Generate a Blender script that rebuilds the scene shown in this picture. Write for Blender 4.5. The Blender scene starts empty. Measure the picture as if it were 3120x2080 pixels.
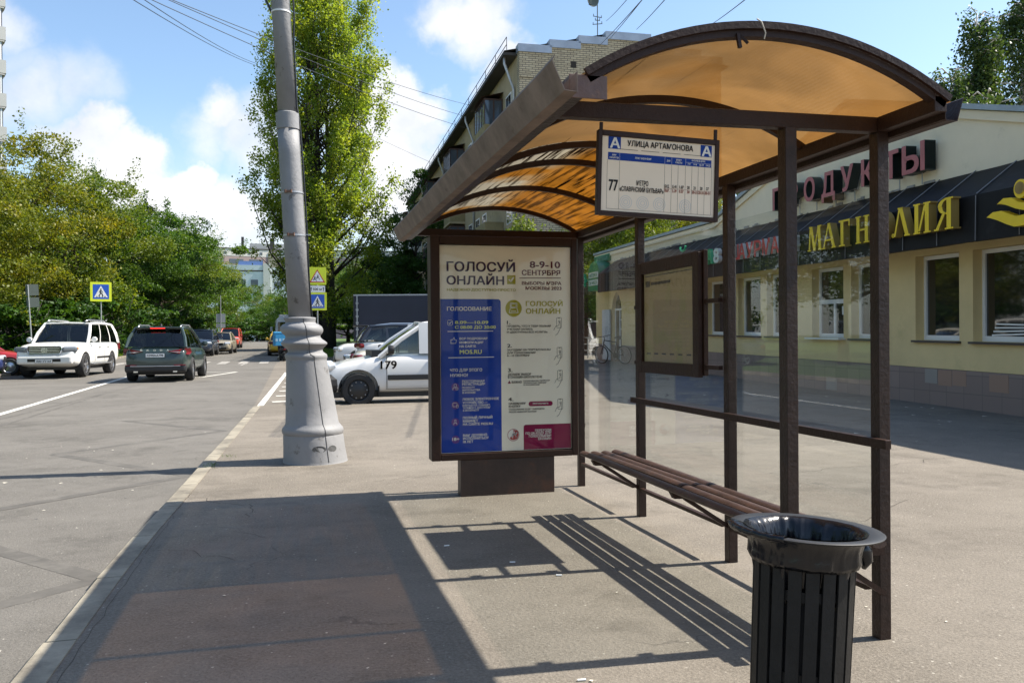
import bpy, bmesh, math, random
import numpy as np
from mathutils import Vector, Matrix
R = math.radians
scene = bpy.context.scene
COL = scene.collection

# ---------------------------------------------------------------- camera
CAM_F, CAM_YAW, CAM_PITCH, CAM_ROLL, CAM_H = 2600.0, 0.252901, -0.0048148, -0.0078186, 1.28
def cam_axes():
    y, p, r = CAM_YAW, CAM_PITCH, CAM_ROLL
    f = Vector((math.sin(y)*math.cos(p), math.cos(y)*math.cos(p), math.sin(p)))
    a = Vector((math.cos(y), -math.sin(y), 0)); b = a.cross(f)
    return f, math.cos(r)*a + math.sin(r)*b, math.cos(r)*b - math.sin(r)*a
AF, AR, AU = cam_axes()
cam = bpy.data.cameras.new('camera'); cam_o = bpy.data.objects.new('camera', cam); COL.objects.link(cam_o)
cam.sensor_width = 36; cam.lens = CAM_F*36/3120; cam.clip_start = .05; cam.clip_end = 5000
m = Matrix.Identity(4)
for i in range(3):
    m[i][0] = AR[i]; m[i][1] = AU[i]; m[i][2] = -AF[i]
m[2][3] = CAM_H
cam_o.matrix_world = m
scene.camera = cam_o

# ---------------------------------------------------------------- light
SUN_EL = 50.0
SUN_DIR = Vector((1, -.05, 0)).normalized()*math.cos(R(SUN_EL)) + Vector((0, 0, math.sin(R(SUN_EL))))
sl = bpy.data.lights.new('sun', 'SUN'); sl.energy = 5.0; sl.angle = R(.53); sl.color = (1, .93, .82)
so = bpy.data.objects.new('sun', sl); COL.objects.link(so)
so.rotation_euler = SUN_DIR.to_track_quat('Z', 'Y').to_euler()
scene.view_settings.view_transform = 'Standard'; scene.view_settings.look = 'None'
scene.view_settings.exposure = 0.98; scene.view_settings.gamma = 1
try: scene.view_settings.use_curve_mapping = False
except Exception: pass
scene.cycles.max_bounces = 8; scene.cycles.transparent_max_bounces = 16
scene.cycles.caustics_reflective = False; scene.cycles.caustics_refractive = False
scene.cycles.use_denoising = True

# sky: physical sky with cumulus puffs at fixed compass bearings (degrees right of +Y, elevation, radius, softness)
def N(nt, typ, **kw):
    n = nt.nodes.new(typ)
    for k, v in kw.items():
        if k in n.inputs: n.inputs[k].default_value = v
        else: setattr(n, k, v)
    return n
def math_n(nt, op, a, b=None, clamp=False):
    n = nt.nodes.new('ShaderNodeMath'); n.operation = op; n.use_clamp = clamp
    for i, v in enumerate((a, b)):
        if v is None: continue
        if isinstance(v, (int, float)): n.inputs[i].default_value = v
        else: nt.links.new(v, n.inputs[i])
    return n.outputs[0]
CLOUDS = [(-12.11, 11.52, 2.03, 0.5, 1.0), (-10.92, 12.25, 1.8, 0.4, 1.0), (-9.49, 10.97, 2.03, 0.4, 1.0), (-13.38, 11.53, 1.64, 0.7, 0.85), (-8.77, 9.08, 2.78, 0.5, 1.0), (-6.64, 9.46, 1.7, 0.4, 1.0), (-5.61, 10.18, 1.31, 0.4, 1.0), (-4.46, 8.36, 2.3, 0.6, 0.95), (-2.62, 7.75, 2.3, 0.8, 0.9), (-7.04, 7.58, 3.11, 0.6, 1.0), (-3.96, 6.07, 2.95, 0.8, 0.9), (-10.71, 9.47, 2.95, 0.5, 1.0), (-1.83, 6.12, 2.62, 0.9, 0.85), (-14.7, 14.18, 2.13, 0.9, 0.8), (-12.66, 14.79, 1.96, 0.95, 0.7), (-11.25, 14.83, 1.31, 0.95, 0.5), (-15.87, 17.64, 1.48, 0.9, 0.75), (-15.67, 15.82, 1.48, 1.0, 0.5), (-15.91, 13.67, 2.3, 0.9, 0.7), (-4.28, 14.21, 1.64, 0.6, 0.95), (-2.97, 13.38, 1.96, 0.8, 0.85), (-4.94, 12.73, 1.8, 0.95, 0.7), (-1.5, 12.4, 2.62, 0.9, 0.8), (-1.48, 14.53, 1.8, 0.9, 0.75), (6.75, 15.29, 2.45, 0.35, 1.0), (8.18, 14.52, 2.03, 0.4, 1.0), (6.3, 12.7, 3.27, 0.5, 1.0), (7.71, 10.23, 3.11, 0.6, 0.95), (9.04, 13.03, 1.38, 0.6, 0.9), (4.31, 13.46, 2.95, 0.8, 0.9), (5.98, 8.51, 2.95, 0.8, 0.9), (9.74, 10.25, 1.64, 0.9, 0.6), (10.55, 20.62, 1.8, 0.6, 0.95), (12.44, 20.13, 2.45, 0.6, 1.0), (14.33, 19.74, 1.57, 0.7, 0.95), (9.83, 21.24, 1.48, 0.8, 0.8), (13.61, 20.77, 1.96, 0.7, 0.9), (13.87, 17.26, 1.38, 0.6, 0.95), (15.05, 18.3, 1.11, 0.6, 0.9), (13.13, 15.92, 1.48, 0.8, 0.8), (15.33, 17.11, 1.96, 0.6, 0.9)]
world = bpy.data.worlds.new('World'); scene.world = world; world.use_nodes = True
nt = world.node_tree; nt.nodes.clear()
wo = nt.nodes.new('ShaderNodeOutputWorld'); bg = nt.nodes.new('ShaderNodeBackground')
sky = nt.nodes.new('ShaderNodeTexSky'); sky.sky_type = 'NISHITA'; sky.sun_disc = False
sky.sun_elevation = R(SUN_EL); sky.sun_rotation = R(92.9); sky.altitude = 150; sky.air_density = 1.0; sky.dust_density = 1.2; sky.ozone_density = 1.0
bg.inputs['Strength'].default_value = .092
tc = nt.nodes.new('ShaderNodeTexCoord')
def wnoise(scale, detail, rough):
    n = N(nt, 'ShaderNodeTexNoise', Scale=scale, Detail=detail, Roughness=rough); nt.links.new(tc.outputs['Generated'], n.inputs['Vector']); return n
n1 = wnoise(16, 5, .6)
off = nt.nodes.new('ShaderNodeVectorMath'); off.operation = 'SUBTRACT'; nt.links.new(n1.outputs['Color'], off.inputs[0]); off.inputs[1].default_value = (.5, .5, .5)
sc = nt.nodes.new('ShaderNodeVectorMath'); sc.operation = 'SCALE'; nt.links.new(off.outputs[0], sc.inputs[0]); sc.inputs['Scale'].default_value = .075
pv = nt.nodes.new('ShaderNodeVectorMath'); pv.operation = 'ADD'; nt.links.new(tc.outputs['Generated'], pv.inputs[0]); nt.links.new(sc.outputs[0], pv.inputs[1])
mask = None
for az, el, rad, soft, dens in CLOUDS:
    d = Vector((math.sin(R(az))*math.cos(R(el)), math.cos(R(az))*math.cos(R(el)), math.sin(R(el))))
    ds = nt.nodes.new('ShaderNodeVectorMath'); ds.operation = 'DISTANCE'; nt.links.new(pv.outputs[0], ds.inputs[0]); ds.inputs[1].default_value = d
    mr = nt.nodes.new('ShaderNodeMapRange'); mr.interpolation_type = 'SMOOTHSTEP'
    nt.links.new(ds.outputs['Value'], mr.inputs['Value'])
    r = R(rad); mr.inputs['From Min'].default_value = r*(1+soft*.5); mr.inputs['From Max'].default_value = r*(1-soft); mr.inputs['To Max'].default_value = dens
    mask = mr.outputs[0] if mask is None else math_n(nt, 'MAXIMUM', mask, mr.outputs[0])
# thin veil toward the horizon and scattered puffs elsewhere in the sky
sep = nt.nodes.new('ShaderNodeSeparateXYZ'); nt.links.new(tc.outputs['Generated'], sep.inputs[0])
hz = nt.nodes.new('ShaderNodeMapRange'); hz.interpolation_type = 'SMOOTHSTEP'; nt.links.new(sep.outputs['Z'], hz.inputs['Value'])
hz.inputs['From Min'].default_value = .26; hz.inputs['From Max'].default_value = .03; hz.inputs['To Max'].default_value = .5
mask = math_n(nt, 'MAXIMUM', mask, hz.outputs[0])
n2 = wnoise(2.2, 6, .55)
sct = nt.nodes.new('ShaderNodeMapRange'); sct.interpolation_type = 'SMOOTHSTEP'; nt.links.new(n2.outputs['Fac'], sct.inputs['Value'])
sct.inputs['From Min'].default_value = .64; sct.inputs['From Max'].default_value = .74
back = nt.nodes.new('ShaderNodeMapRange'); nt.links.new(sep.outputs['Y'], back.inputs['Value']); back.inputs['From Min'].default_value = .35; back.inputs['From Max'].default_value = .1
mask = math_n(nt, 'MAXIMUM', mask, math_n(nt, 'MULTIPLY', sct.outputs[0], back.outputs[0]))
n3 = wnoise(9, 6, .6)
shade = nt.nodes.new('ShaderNodeMapRange'); nt.links.new(n3.outputs['Fac'], shade.inputs['Value']); shade.inputs['From Min'].default_value = .3; shade.inputs['From Max'].default_value = .62
ccol = nt.nodes.new('ShaderNodeMix'); ccol.data_type = 'RGBA'; nt.links.new(shade.outputs[0], ccol.inputs['Factor'])
ccol.inputs[6].default_value = (4.4, 4.75, 5.4, 1); ccol.inputs[7].default_value = (6.3, 6.3, 6.4, 1)
tint = nt.nodes.new('ShaderNodeMix'); tint.data_type = 'RGBA'; tint.blend_type = 'MULTIPLY'; tint.inputs['Factor'].default_value = 1
nt.links.new(sky.outputs[0], tint.inputs[6]); tint.inputs[7].default_value = (1.22, 1.30, 1.32, 1)
mx = nt.nodes.new('ShaderNodeMix'); mx.data_type = 'RGBA'
nt.links.new(mask, mx.inputs['Factor']); nt.links.new(tint.outputs[2], mx.inputs[6]); nt.links.new(ccol.outputs[2], mx.inputs[7])
nt.links.new(mx.outputs[2], bg.inputs['Color']); nt.links.new(bg.outputs[0], wo.inputs['Surface'])

# ---------------------------------------------------------------- helpers
def prop(o, label=None, cat=None, group=None, kind=None):
    for k, v in (('label', label), ('category', cat), ('group', group), ('kind', kind)):
        if v: o[k] = v
    return o
def thing(name, label, cat, loc=(0, 0, 0), rot=(0, 0, 0), group=None):
    o = bpy.data.objects.new(name, None); COL.objects.link(o); o.empty_display_size = .1
    o.location = loc; o.rotation_euler = rot
    return prop(o, label, cat, group)
def copy_tree(o, parent=None):
    c = o.copy(); COL.objects.link(c); c.parent = parent
    for ch in o.children: copy_tree(ch, c)
    return c
class MB:
    def __init__(s): s.v = []; s.f = []
    def add(s, vs, fs):
        n = len(s.v); s.v += [tuple(p) for p in vs]; s.f += [tuple(i+n for i in f) for f in fs]; return s
    def box(s, c, d, rz=0, M=None):
        x, y, z = d[0]/2, d[1]/2, d[2]/2
        vs = [Vector(p) for p in ((-x,-y,-z),(x,-y,-z),(x,y,-z),(-x,y,-z),(-x,-y,z),(x,-y,z),(x,y,z),(-x,y,z))]
        if M is None: M = Matrix.Rotation(rz, 3, 'Z')
        vs = [M @ v + Vector(c) for v in vs]
        return s.add(vs, [(0,3,2,1),(4,5,6,7),(0,1,5,4),(1,2,6,5),(2,3,7,6),(3,0,4,7)])
    def bb(s, x0, x1, y0, y1, z0, z1):
        return s.box(((x0+x1)/2,(y0+y1)/2,(z0+z1)/2), (abs(x1-x0),abs(y1-y0),abs(z1-z0)))
    def bar(s, a, b, w, h=None, up=(0,0,1)):
        a = Vector(a); b = Vector(b); h = h or w; d = (b-a); L = d.length; d.normalize()
        u = Vector(up)
        if abs(d.dot(u)) > .98: u = Vector((1,0,0))
        r = d.cross(u).normalized(); u = r.cross(d)
        M = Matrix((r, d, u)).transposed()
        return s.box((a+b)/2, (w, L, h), M=M)
    def tube(s, pts, rads, n=8, caps=True):
        pts = [Vector(p) for p in pts]
        rads = [float(rads)]*len(pts) if isinstance(rads, (int, float)) else [float(q) for q in rads]
        rings = []; ref = Vector((.31,.17,.93))
        for i, p in enumerate(pts):
            d = (pts[min(i+1, len(pts)-1)]-pts[max(i-1, 0)]).normalized()
            if abs(d.dot(ref)) > .97: ref = Vector((.9,.3,.1))
            a = d.cross(ref).normalized(); b = d.cross(a)
            rings.append([p+rads[i]*(math.cos(t)*a+math.sin(t)*b) for t in [2*math.pi*k/n for k in range(n)]])
        vs = [v for r in rings for v in r]; fs = []
        for i in range(len(pts)-1):
            for k in range(n):
                fs.append((i*n+k, i*n+(k+1)%n, (i+1)*n+(k+1)%n, (i+1)*n+k))
        if caps: fs += [tuple(range(n))[::-1], tuple((len(pts)-1)*n+k for k in range(n))]
        return s.add(vs, fs)
    def lathe(s, prof, c=(0,0,0), n=24, axis='Z', caps=True, offs=None):
        vs = []; fs = []
        for j, (r, z) in enumerate(prof):
            o = offs[j] if offs else (0, 0)
            for k in range(n):
                t = 2*math.pi*k/n; p = (r*math.cos(t)+o[0], r*math.sin(t)+o[1], z)
                if axis == 'X': p = (p[2], p[0], p[1])
                if axis == 'Y': p = (p[0], p[2], p[1])
                vs.append(Vector(p)+Vector(c))
        m_ = len(prof)
        for j in range(m_-1):
            for k in range(n): fs.append((j*n+k, j*n+(k+1)%n, (j+1)*n+(k+1)%n, (j+1)*n+k))
        if caps: fs += [tuple(range(n))[::-1], tuple((m_-1)*n+k for k in range(n))]
        return s.add(vs, fs)
    def prism(s, poly, t, M=None):
        """outline in the x-z plane, thickness t along y (from 0 to t)"""
        n = len(poly); vs = [(x, 0, z) for x, z in poly]+[(x, t, z) for x, z in poly]
        fs = [tuple(range(n)), tuple(range(n, 2*n))[::-1]]+[(i, i+n, (i+1)%n+n, (i+1)%n) for i in range(n)]
        if M is not None: vs = [M @ Vector(v) for v in vs]
        return s.add(vs, fs)
    def xform(s, M):
        s.v = [tuple(M @ Vector(v)) for v in s.v]; return s
    def build(s, name, mat, parent=None, smooth=False, bevel=0, fix=True):
        me = bpy.data.meshes.new(name); me.from_pydata(s.v, [], s.f)
        if fix:
            b = bmesh.new(); b.from_mesh(me); bmesh.ops.recalc_face_normals(b, faces=b.faces); b.to_mesh(me); b.free()
        o = bpy.data.objects.new(name, me); COL.objects.link(o)
        for mm in (mat if isinstance(mat, (list, tuple)) else [mat]): me.materials.append(mm)
        if smooth is True: me.shade_smooth()
        elif smooth:
            me.shade_smooth()
            try: me.set_sharp_from_angle(angle=R(smooth))
            except Exception: pass
        if bevel:
            md = o.modifiers.new('bevel', 'BEVEL'); md.width = bevel; md.segments = 2; md.limit_method = 'ANGLE'
        if parent: o.parent = parent
        return o
def baked(o):
    """apply an object's modifiers"""
    dg = bpy.context.evaluated_depsgraph_get(); dg.update()
    me = bpy.data.meshes.new_from_object(o.evaluated_get(dg))
    old = o.data; o.modifiers.clear(); o.data = me; me.name = old.name
    return o
def sm(x, a, b):
    t = min(1, max(0, (x-a)/(b-a))); return t*t*(3-2*t)
def G(x, y):
    """height of the paved ground"""
    a = .004+.010*sm(x, 4, 9)
    g = a*min(max(y-8, 0), 22)
    return g+.009*min(max(y-30, 0), 100)
def at(u, d, z=None):
    """point seen at column u of the 2352 px wide view, d metres ahead of the lens, standing on the ground"""
    lat = (u*1.32653-1560)/CAM_F*d
    x = d*math.sin(CAM_YAW)+lat*math.cos(CAM_YAW); y = d*math.cos(CAM_YAW)-lat*math.sin(CAM_YAW)
    return Vector((x, y, G(x, y) if z is None else z))
def ray(u, v, d):
    """point at column u, row v of the 2352 px view, d metres ahead"""
    return Vector((0, 0, CAM_H))+d*(AF+(u*1.32653-1560)/CAM_F*AR-(v*1.32653-1040)/CAM_F*AU)

# ---------------------------------------------------------------- materials
MATS = {}
def mat(name, col, rough=.5, metal=0, nz=None, bump=None, spec=.5, coat=0, emit=0, dirt=None, alpha=None):
    """nz=(scale, amount) colour mottling, bump=(scale, strength), dirt=(colour, scale, threshold, softness)"""
    if name in MATS: return MATS[name]
    m = bpy.data.materials.new(name); m.use_nodes = True; nt = m.node_tree; b = nt.nodes['Principled BSDF']
    b.inputs['Base Color'].default_value = (*col, 1); b.inputs['Roughness'].default_value = rough; b.inputs['Metallic'].default_value = metal
    b.inputs['Specular IOR Level'].default_value = spec; b.inputs['Coat Weight'].default_value = coat; b.inputs['Coat Roughness'].default_value = .05
    if emit: b.inputs['Emission Color'].default_value = (*col, 1); b.inputs['Emission Strength'].default_value = emit
    ge = nt.nodes.new('ShaderNodeTexCoord').outputs['Object']
    c = None
    if nz:
        n = N(nt, 'ShaderNodeTexNoise', Scale=nz[0], Detail=6, Roughness=.65); nt.links.new(ge, n.inputs['Vector'])
        rp = nt.nodes.new('ShaderNodeMapRange'); nt.links.new(n.outputs['Fac'], rp.inputs['Value']); rp.inputs['From Min'].default_value = .3; rp.inputs['From Max'].default_value = .7
        mi = nt.nodes.new('ShaderNodeMix'); mi.data_type = 'RGBA'; nt.links.new(rp.outputs[0], mi.inputs['Factor'])
        mi.inputs[6].default_value = (*[v*(1-nz[1]) for v in col], 1); mi.inputs[7].default_value = (*[min(1, v*(1+nz[1])) for v in col], 1)
        c = mi.outputs[2]
    if dirt:
        n = N(nt, 'ShaderNodeTexNoise', Scale=dirt[1], Detail=8, Roughness=.7); nt.links.new(ge, n.inputs['Vector'])
        rp = nt.nodes.new('ShaderNodeMapRange'); nt.links.new(n.outputs['Fac'], rp.inputs['Value']); rp.inputs['From Min'].default_value = dirt[2]; rp.inputs['From Max'].default_value = dirt[2]+dirt[3]
        mi = nt.nodes.new('ShaderNodeMix'); mi.data_type = 'RGBA'; nt.links.new(rp.outputs[0], mi.inputs['Factor'])
        if c is not None: nt.links.new(c, mi.inputs[6])
        else: mi.inputs[6].default_value = (*col, 1)
        mi.inputs[7].default_value = (*dirt[0], 1); c = mi.outputs[2]
    if c is not None: nt.links.new(c, b.inputs['Base Color'])
    if bump:
        n = N(nt, 'ShaderNodeTexNoise', Scale=bump[0], Detail=5, Roughness=.6); nt.links.new(ge, n.inputs['Vector'])
        bp = N(nt, 'ShaderNodeBump', Strength=bump[1], Distance=.01); nt.links.new(n.outputs['Fac'], bp.inputs['Height']); nt.links.new(bp.outputs[0], b.inputs['Normal'])
    MATS[name] = m; return m
def mix_mat(name, build):
    if name in MATS: return MATS[name]
    m = bpy.data.materials.new(name); m.use_nodes = True; nt = m.node_tree; nt.nodes.clear()
    out = nt.nodes.new('ShaderNodeOutputMaterial'); nt.links.new(build(nt), out.inputs['Surface']); MATS[name] = m; return m
def mixs(nt, fac, a, b):
    n = nt.nodes.new('ShaderNodeMixShader')
    if isinstance(fac, (int, float)): n.inputs[0].default_value = fac
    else: nt.links.new(fac, n.inputs[0])
    nt.links.new(a, n.inputs[1]); nt.links.new(b, n.inputs[2]); return n.outputs[0]
def glass_mat(name, tint=(.9,.95,.93), ior=1.5, rough=.02, haze=0.0, boost=1.0):
    def b(nt):
        t = N(nt, 'ShaderNodeBsdfTransparent', Color=(*tint, 1)); g = N(nt, 'ShaderNodeBsdfGlossy', Roughness=rough, Color=(1,1,1,1))
        f = N(nt, 'ShaderNodeLayerWeight', Blend=.5); f0 = ((ior-1)/(ior+1))**2   # Schlick, the same from both sides
        fac = math_n(nt, 'MULTIPLY', math_n(nt, 'ADD', math_n(nt, 'MULTIPLY', math_n(nt, 'POWER', f.outputs['Facing'], 5), 1-f0), f0), boost, True)
        s = mixs(nt, fac, t.outputs[0], g.outputs[0])
        if haze:
            d = N(nt, 'ShaderNodeBsdfDiffuse', Color=(.75,.75,.72,1)); s = mixs(nt, haze, s, d.outputs[0])
        return s
    return mix_mat(name, b)
M_brown = mat('brown enamel paint', (.030, .016, .0115), .42, spec=.28, nz=(9, .35), bump=(45, .45), dirt=((.30,.24,.20), 60, .70, .04))
M_brown_smooth = mat('brown smooth paint', (.032, .016, .011), .45, spec=.22, nz=(4, .2), bump=(50, .3), dirt=((.26,.20,.16), 48, .71, .04))
M_wood = mat('worn brown bench paint', (.060, .030, .020), .48, nz=(12, .35), bump=(40, .3), dirt=((.16,.07,.04), 9, .6, .12))
M_gutter = mat('brown gutter paint with bounce light', (.19, .145, .12), .7, spec=.3, nz=(7, .3), bump=(30, .2), dirt=((.07,.05,.04), 6, .60, .14))  # paler brown: bounce light from the sunlit ground is put into the colour
M_black_pl = mat('black plastic', (.012, .012, .013), .45)
M_rubber = mat('tyre rubber', (.02, .02, .021), .8, nz=(20, .2))
M_white = mat('white paint', (.80, .80, .79), .35)
M_chrome = mat('chrome', (.75, .75, .76), .15, 1)
M_alu = mat('silver alloy', (.55, .55, .56), .3, .9)
M_galv = mat('galvanised steel', (.42, .43, .44), .45, .6, nz=(5, .2))
M_head = mat('headlight lens', (.62, .66, .70), .08, .4)
M_tail = mat('tail light red', (.13, .008, .011), .18)
M_orange_l = mat('indicator orange', (.75, .22, .02), .15)
M_carglass = glass_mat('car glass', (.16, .19, .20), 1.55, .01, boost=1.3)
M_cargl_clear = glass_mat('clear car glass', (.62, .68, .66), 1.5, .01, boost=1.5)
M_pane = glass_mat('dusty shelter glass', (.955, .97, .965), 1.5, .012, .005, boost=.9)
M_posterglass = glass_mat('poster glass', (.97, .97, .96), 1.5, .02, .0, boost=.30)
# poster and timetable wording: text, x, z, width, cap height, ink
PT = [
('ГОЛОСУЙ', 1.209, 1.816, 0.569, 0.0771, 'v'),
('ОНЛАЙН', 1.208, 1.709, 0.477, 0.0704, 'v'),
('НАДЕЖНО·ДОСТУПНО·ПРОСТО', 1.211, 1.657, 0.572, 0.0201, 'o'),
('8-9-10', 1.902, 1.851, 0.263, 0.0564, 'm'),
('СЕНТЯБРЯ', 1.834, 1.79, 0.331, 0.0425, 'm'),
('ВЫБОРЫ МЭРА', 1.834, 1.711, 0.34, 0.0274, 'm'),
('МОСКВЫ 2023', 1.865, 1.67, 0.31, 0.0275, 'm'),
('ГОЛОСОВАНИЕ', 1.21, 1.498, 0.367, 0.0315, 'w'),
('8.09—10.09', 1.274, 1.392, 0.276, 0.0249, 'y'),
('С 08:00 ДО 20:00', 1.274, 1.353, 0.337, 0.0255, 'y'),
('ВСЯ ПОДРОБНАЯ', 1.31, 1.264, 0.23, 0.0182, 'w'),
('ИНФОРМАЦИЯ', 1.31, 1.233, 0.196, 0.0182, 'w'),
('НА САЙТЕ', 1.31, 1.202, 0.136, 0.0182, 'w'),
('MOS.RU', 1.311, 1.15, 0.182, 0.0337, 'y'),
('ГОЛОСУЙ', 1.866, 1.537, 0.318, 0.0398, 'o'),
('ОНЛАЙН', 1.866, 1.474, 0.297, 0.0426, 'o'),
('1.', 1.705, 1.389, 0.03, 0.0294, 'k'),
('ПРОВЕРЬ, ЧТО У ТЕБЯ ПОЛНАЯ', 1.705, 1.364, 0.375, 0.0157, 'k'),
('УЧЕТНАЯ ЗАПИСЬ', 1.705, 1.339, 0.219, 0.0157, 'k'),
('И «ДОСТУПНЫ ВСЕ УСЛУГИ»', 1.704, 1.315, 0.347, 0.0157, 'k'),
('2.', 1.706, 1.198, 0.04, 0.0294, 'k'),
('ЗАХОДИМ НА ПОРТАЛ MOS.RU', 1.705, 1.17, 0.371, 0.0157, 'k'),
('ДЛЯ ГОЛОСОВАНИЯ', 1.705, 1.146, 0.242, 0.0157, 'k'),
('8—10 СЕНТЯБРЯ', 1.705, 1.123, 0.189, 0.0157, 'k'),
('ЧТО ДЛЯ ЭТОГО', 1.231, 1.008, 0.264, 0.0242, 'w'),
('НУЖНО?', 1.233, 0.967, 0.144, 0.0242, 'w'),
('ПОСТОЯННАЯ', 1.329, 0.919, 0.184, 0.0194, 'w'),
('РЕГИСТРАЦИЯ', 1.329, 0.896, 0.189, 0.0194, 'w'),
('ПО МЕСТУ', 1.328, 0.872, 0.105, 0.0146, 'w'),
('ЖИТЕЛЬСТВА', 1.328, 0.851, 0.149, 0.0146, 'w'),
('В МОСКВЕ', 1.331, 0.83, 0.109, 0.0146, 'w'),
('ЛЮБОЕ ЭЛЕКТРОННОЕ', 1.33, 0.775, 0.303, 0.0194, 'w'),
('УСТРОЙСТВО —', 1.332, 0.747, 0.205, 0.0194, 'w'),
('КОМПЬЮТЕР, ПЛАНШЕТ,', 1.331, 0.726, 0.231, 0.0154, 'w'),
('ТЕЛЕФОН С ДОСТУПОМ', 1.333, 0.706, 0.227, 0.0154, 'w'),
('К ИНТЕРНЕТУ', 1.335, 0.686, 0.13, 0.0154, 'w'),
('ПОЛНЫЙ ЛИЧНЫЙ', 1.333, 0.625, 0.244, 0.0202, 'w'),
('КАБИНЕТ', 1.333, 0.599, 0.124, 0.0202, 'w'),
('НА САЙТЕ MOS.RU', 1.333, 0.573, 0.248, 0.0202, 'w'),
('ВАМ ДОЛЖНО', 1.333, 0.483, 0.199, 0.0202, 'w'),
('ИСПОЛНИТЬСЯ', 1.333, 0.458, 0.209, 0.0202, 'w'),
('18 ЛЕТ', 1.333, 0.432, 0.084, 0.0202, 'w'),
('18+', 1.245, 0.454, 0.057, 0.0258, 'w'),
('3.', 1.711, 0.998, 0.038, 0.0312, 'k'),
('ДЕЛАЕМ ВЫБОР', 1.711, 0.968, 0.196, 0.0189, 'k'),
('В ОНЛАЙН-БЮЛЛЕТЕНЕ', 1.71, 0.945, 0.293, 0.0189, 'k'),
('ВАЖНО', 1.742, 0.905, 0.085, 0.0181, 'k'),
('ГОЛОСОВАНИЕ ЯВЛЯЕТСЯ', 1.843, 0.917, 0.224, 0.0107, 'k'),
('ПОЛНОСТЬЮ ТАЙНЫМ', 1.843, 0.9, 0.195, 0.0107, 'k'),
('И АНОНИМНЫМ', 1.842, 0.884, 0.139, 0.0107, 'k'),
('4.', 1.711, 0.76, 0.045, 0.0295, 'k'),
('НАЖИМАЕМ', 1.715, 0.73, 0.146, 0.018, 'k'),
('КНОПКУ', 1.715, 0.707, 0.099, 0.0181, 'k'),
('ПРОГОЛОСОВАТЬ', 1.92, 0.727, 0.134, 0.0132, 'w'),
('ГОЛОСОВАНИЕ БУДЕТ ЗАВЕРШЕНО', 1.717, 0.684, 0.302, 0.0131, 'k'),
('ПОСЛЕ НАЖАТИЯ КНОПКИ', 1.717, 0.663, 0.233, 0.0131, 'k'),
('ПЕРЕХОДИ', 1.938, 0.503, 0.138, 0.0199, 'w'),
('ПО QR-КОДУ ДЛЯ', 1.856, 0.481, 0.22, 0.0198, 'w'),
('ГОЛОСОВАНИЯ', 1.884, 0.457, 0.192, 0.0198, 'w'),
('ОНЛАЙН', 1.963, 0.434, 0.112, 0.0199, 'w')]
ST = [
('А', 0.0495, 0.26, 0.0419, 0.0402, 'w'),
('А', 0.4359, 0.2582, 0.042, 0.0394, 'w'),
('УЛИЦА АРТАМОНОВА', 0.121, 0.2723, 0.2774, 0.0221, 'k'),
('77', 0.0482, 0.0965, 0.0379, 0.0443, 'k'),
('МЕТРО', 0.1625, 0.1226, 0.049, 0.0193, 'k'),
('«СЛАВЯНСКИЙ БУЛЬВАР»', 0.0926, 0.0972, 0.1835, 0.0185, 'k'),
('№№', 0.06, 0.2295, 0.0159, 0.0064, 'w'),
('МАРШРУТОВ', 0.0495, 0.2194, 0.0366, 0.0064, 'w'),
('ПУНКТ НАЗНАЧЕНИЯ', 0.1546, 0.2241, 0.0662, 0.0075, 'w'),
('ДНИ', 0.2874, 0.224, 0.0137, 0.0075, 'w'),
('ВРЕМЯ', 0.3269, 0.2299, 0.0223, 0.0069, 'w'),
('РАБОТЫ', 0.3245, 0.2201, 0.0277, 0.007, 'w'),
('ИНТЕРВАЛЫ (МИН)', 0.3939, 0.2333, 0.0573, 0.0064, 'w'),
('7-9', 0.3766, 0.2179, 0.0105, 0.0072, 'w'),
('9-16', 0.4016, 0.2182, 0.0143, 0.0072, 'w'),
('16-19', 0.4272, 0.218, 0.0175, 0.0072, 'w'),
('19-23', 0.4555, 0.2176, 0.0182, 0.0075, 'w'),
('БУД.', 0.281, 0.1219, 0.0192, 0.0117, 'k'),
('5.41', 0.3132, 0.1222, 0.0176, 0.0123, 'k'),
('1.07', 0.3431, 0.1225, 0.0189, 0.0123, 'k'),
('20', 0.376, 0.1227, 0.0106, 0.0123, 'k'),
('21', 0.4034, 0.1228, 0.0103, 0.0123, 'k'),
('20', 0.4315, 0.1229, 0.0106, 0.0123, 'k'),
('27', 0.4582, 0.1235, 0.0112, 0.0123, 'k'),
('ВЫХ.', 0.281, 0.1055, 0.0205, 0.0118, 'r'),
('5.39', 0.3129, 0.1057, 0.0183, 0.0118, 'r'),
('0.57', 0.3419, 0.1059, 0.0193, 0.0118, 'r'),
('30', 0.3764, 0.1062, 0.0106, 0.0118, 'r'),
('20-31', 0.3968, 0.1062, 0.0241, 0.0118, 'r'),
('20-31', 0.4242, 0.1063, 0.0231, 0.0118, 'r'),
('20-31', 0.4517, 0.1064, 0.0241, 0.0118, 'r')]
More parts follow.
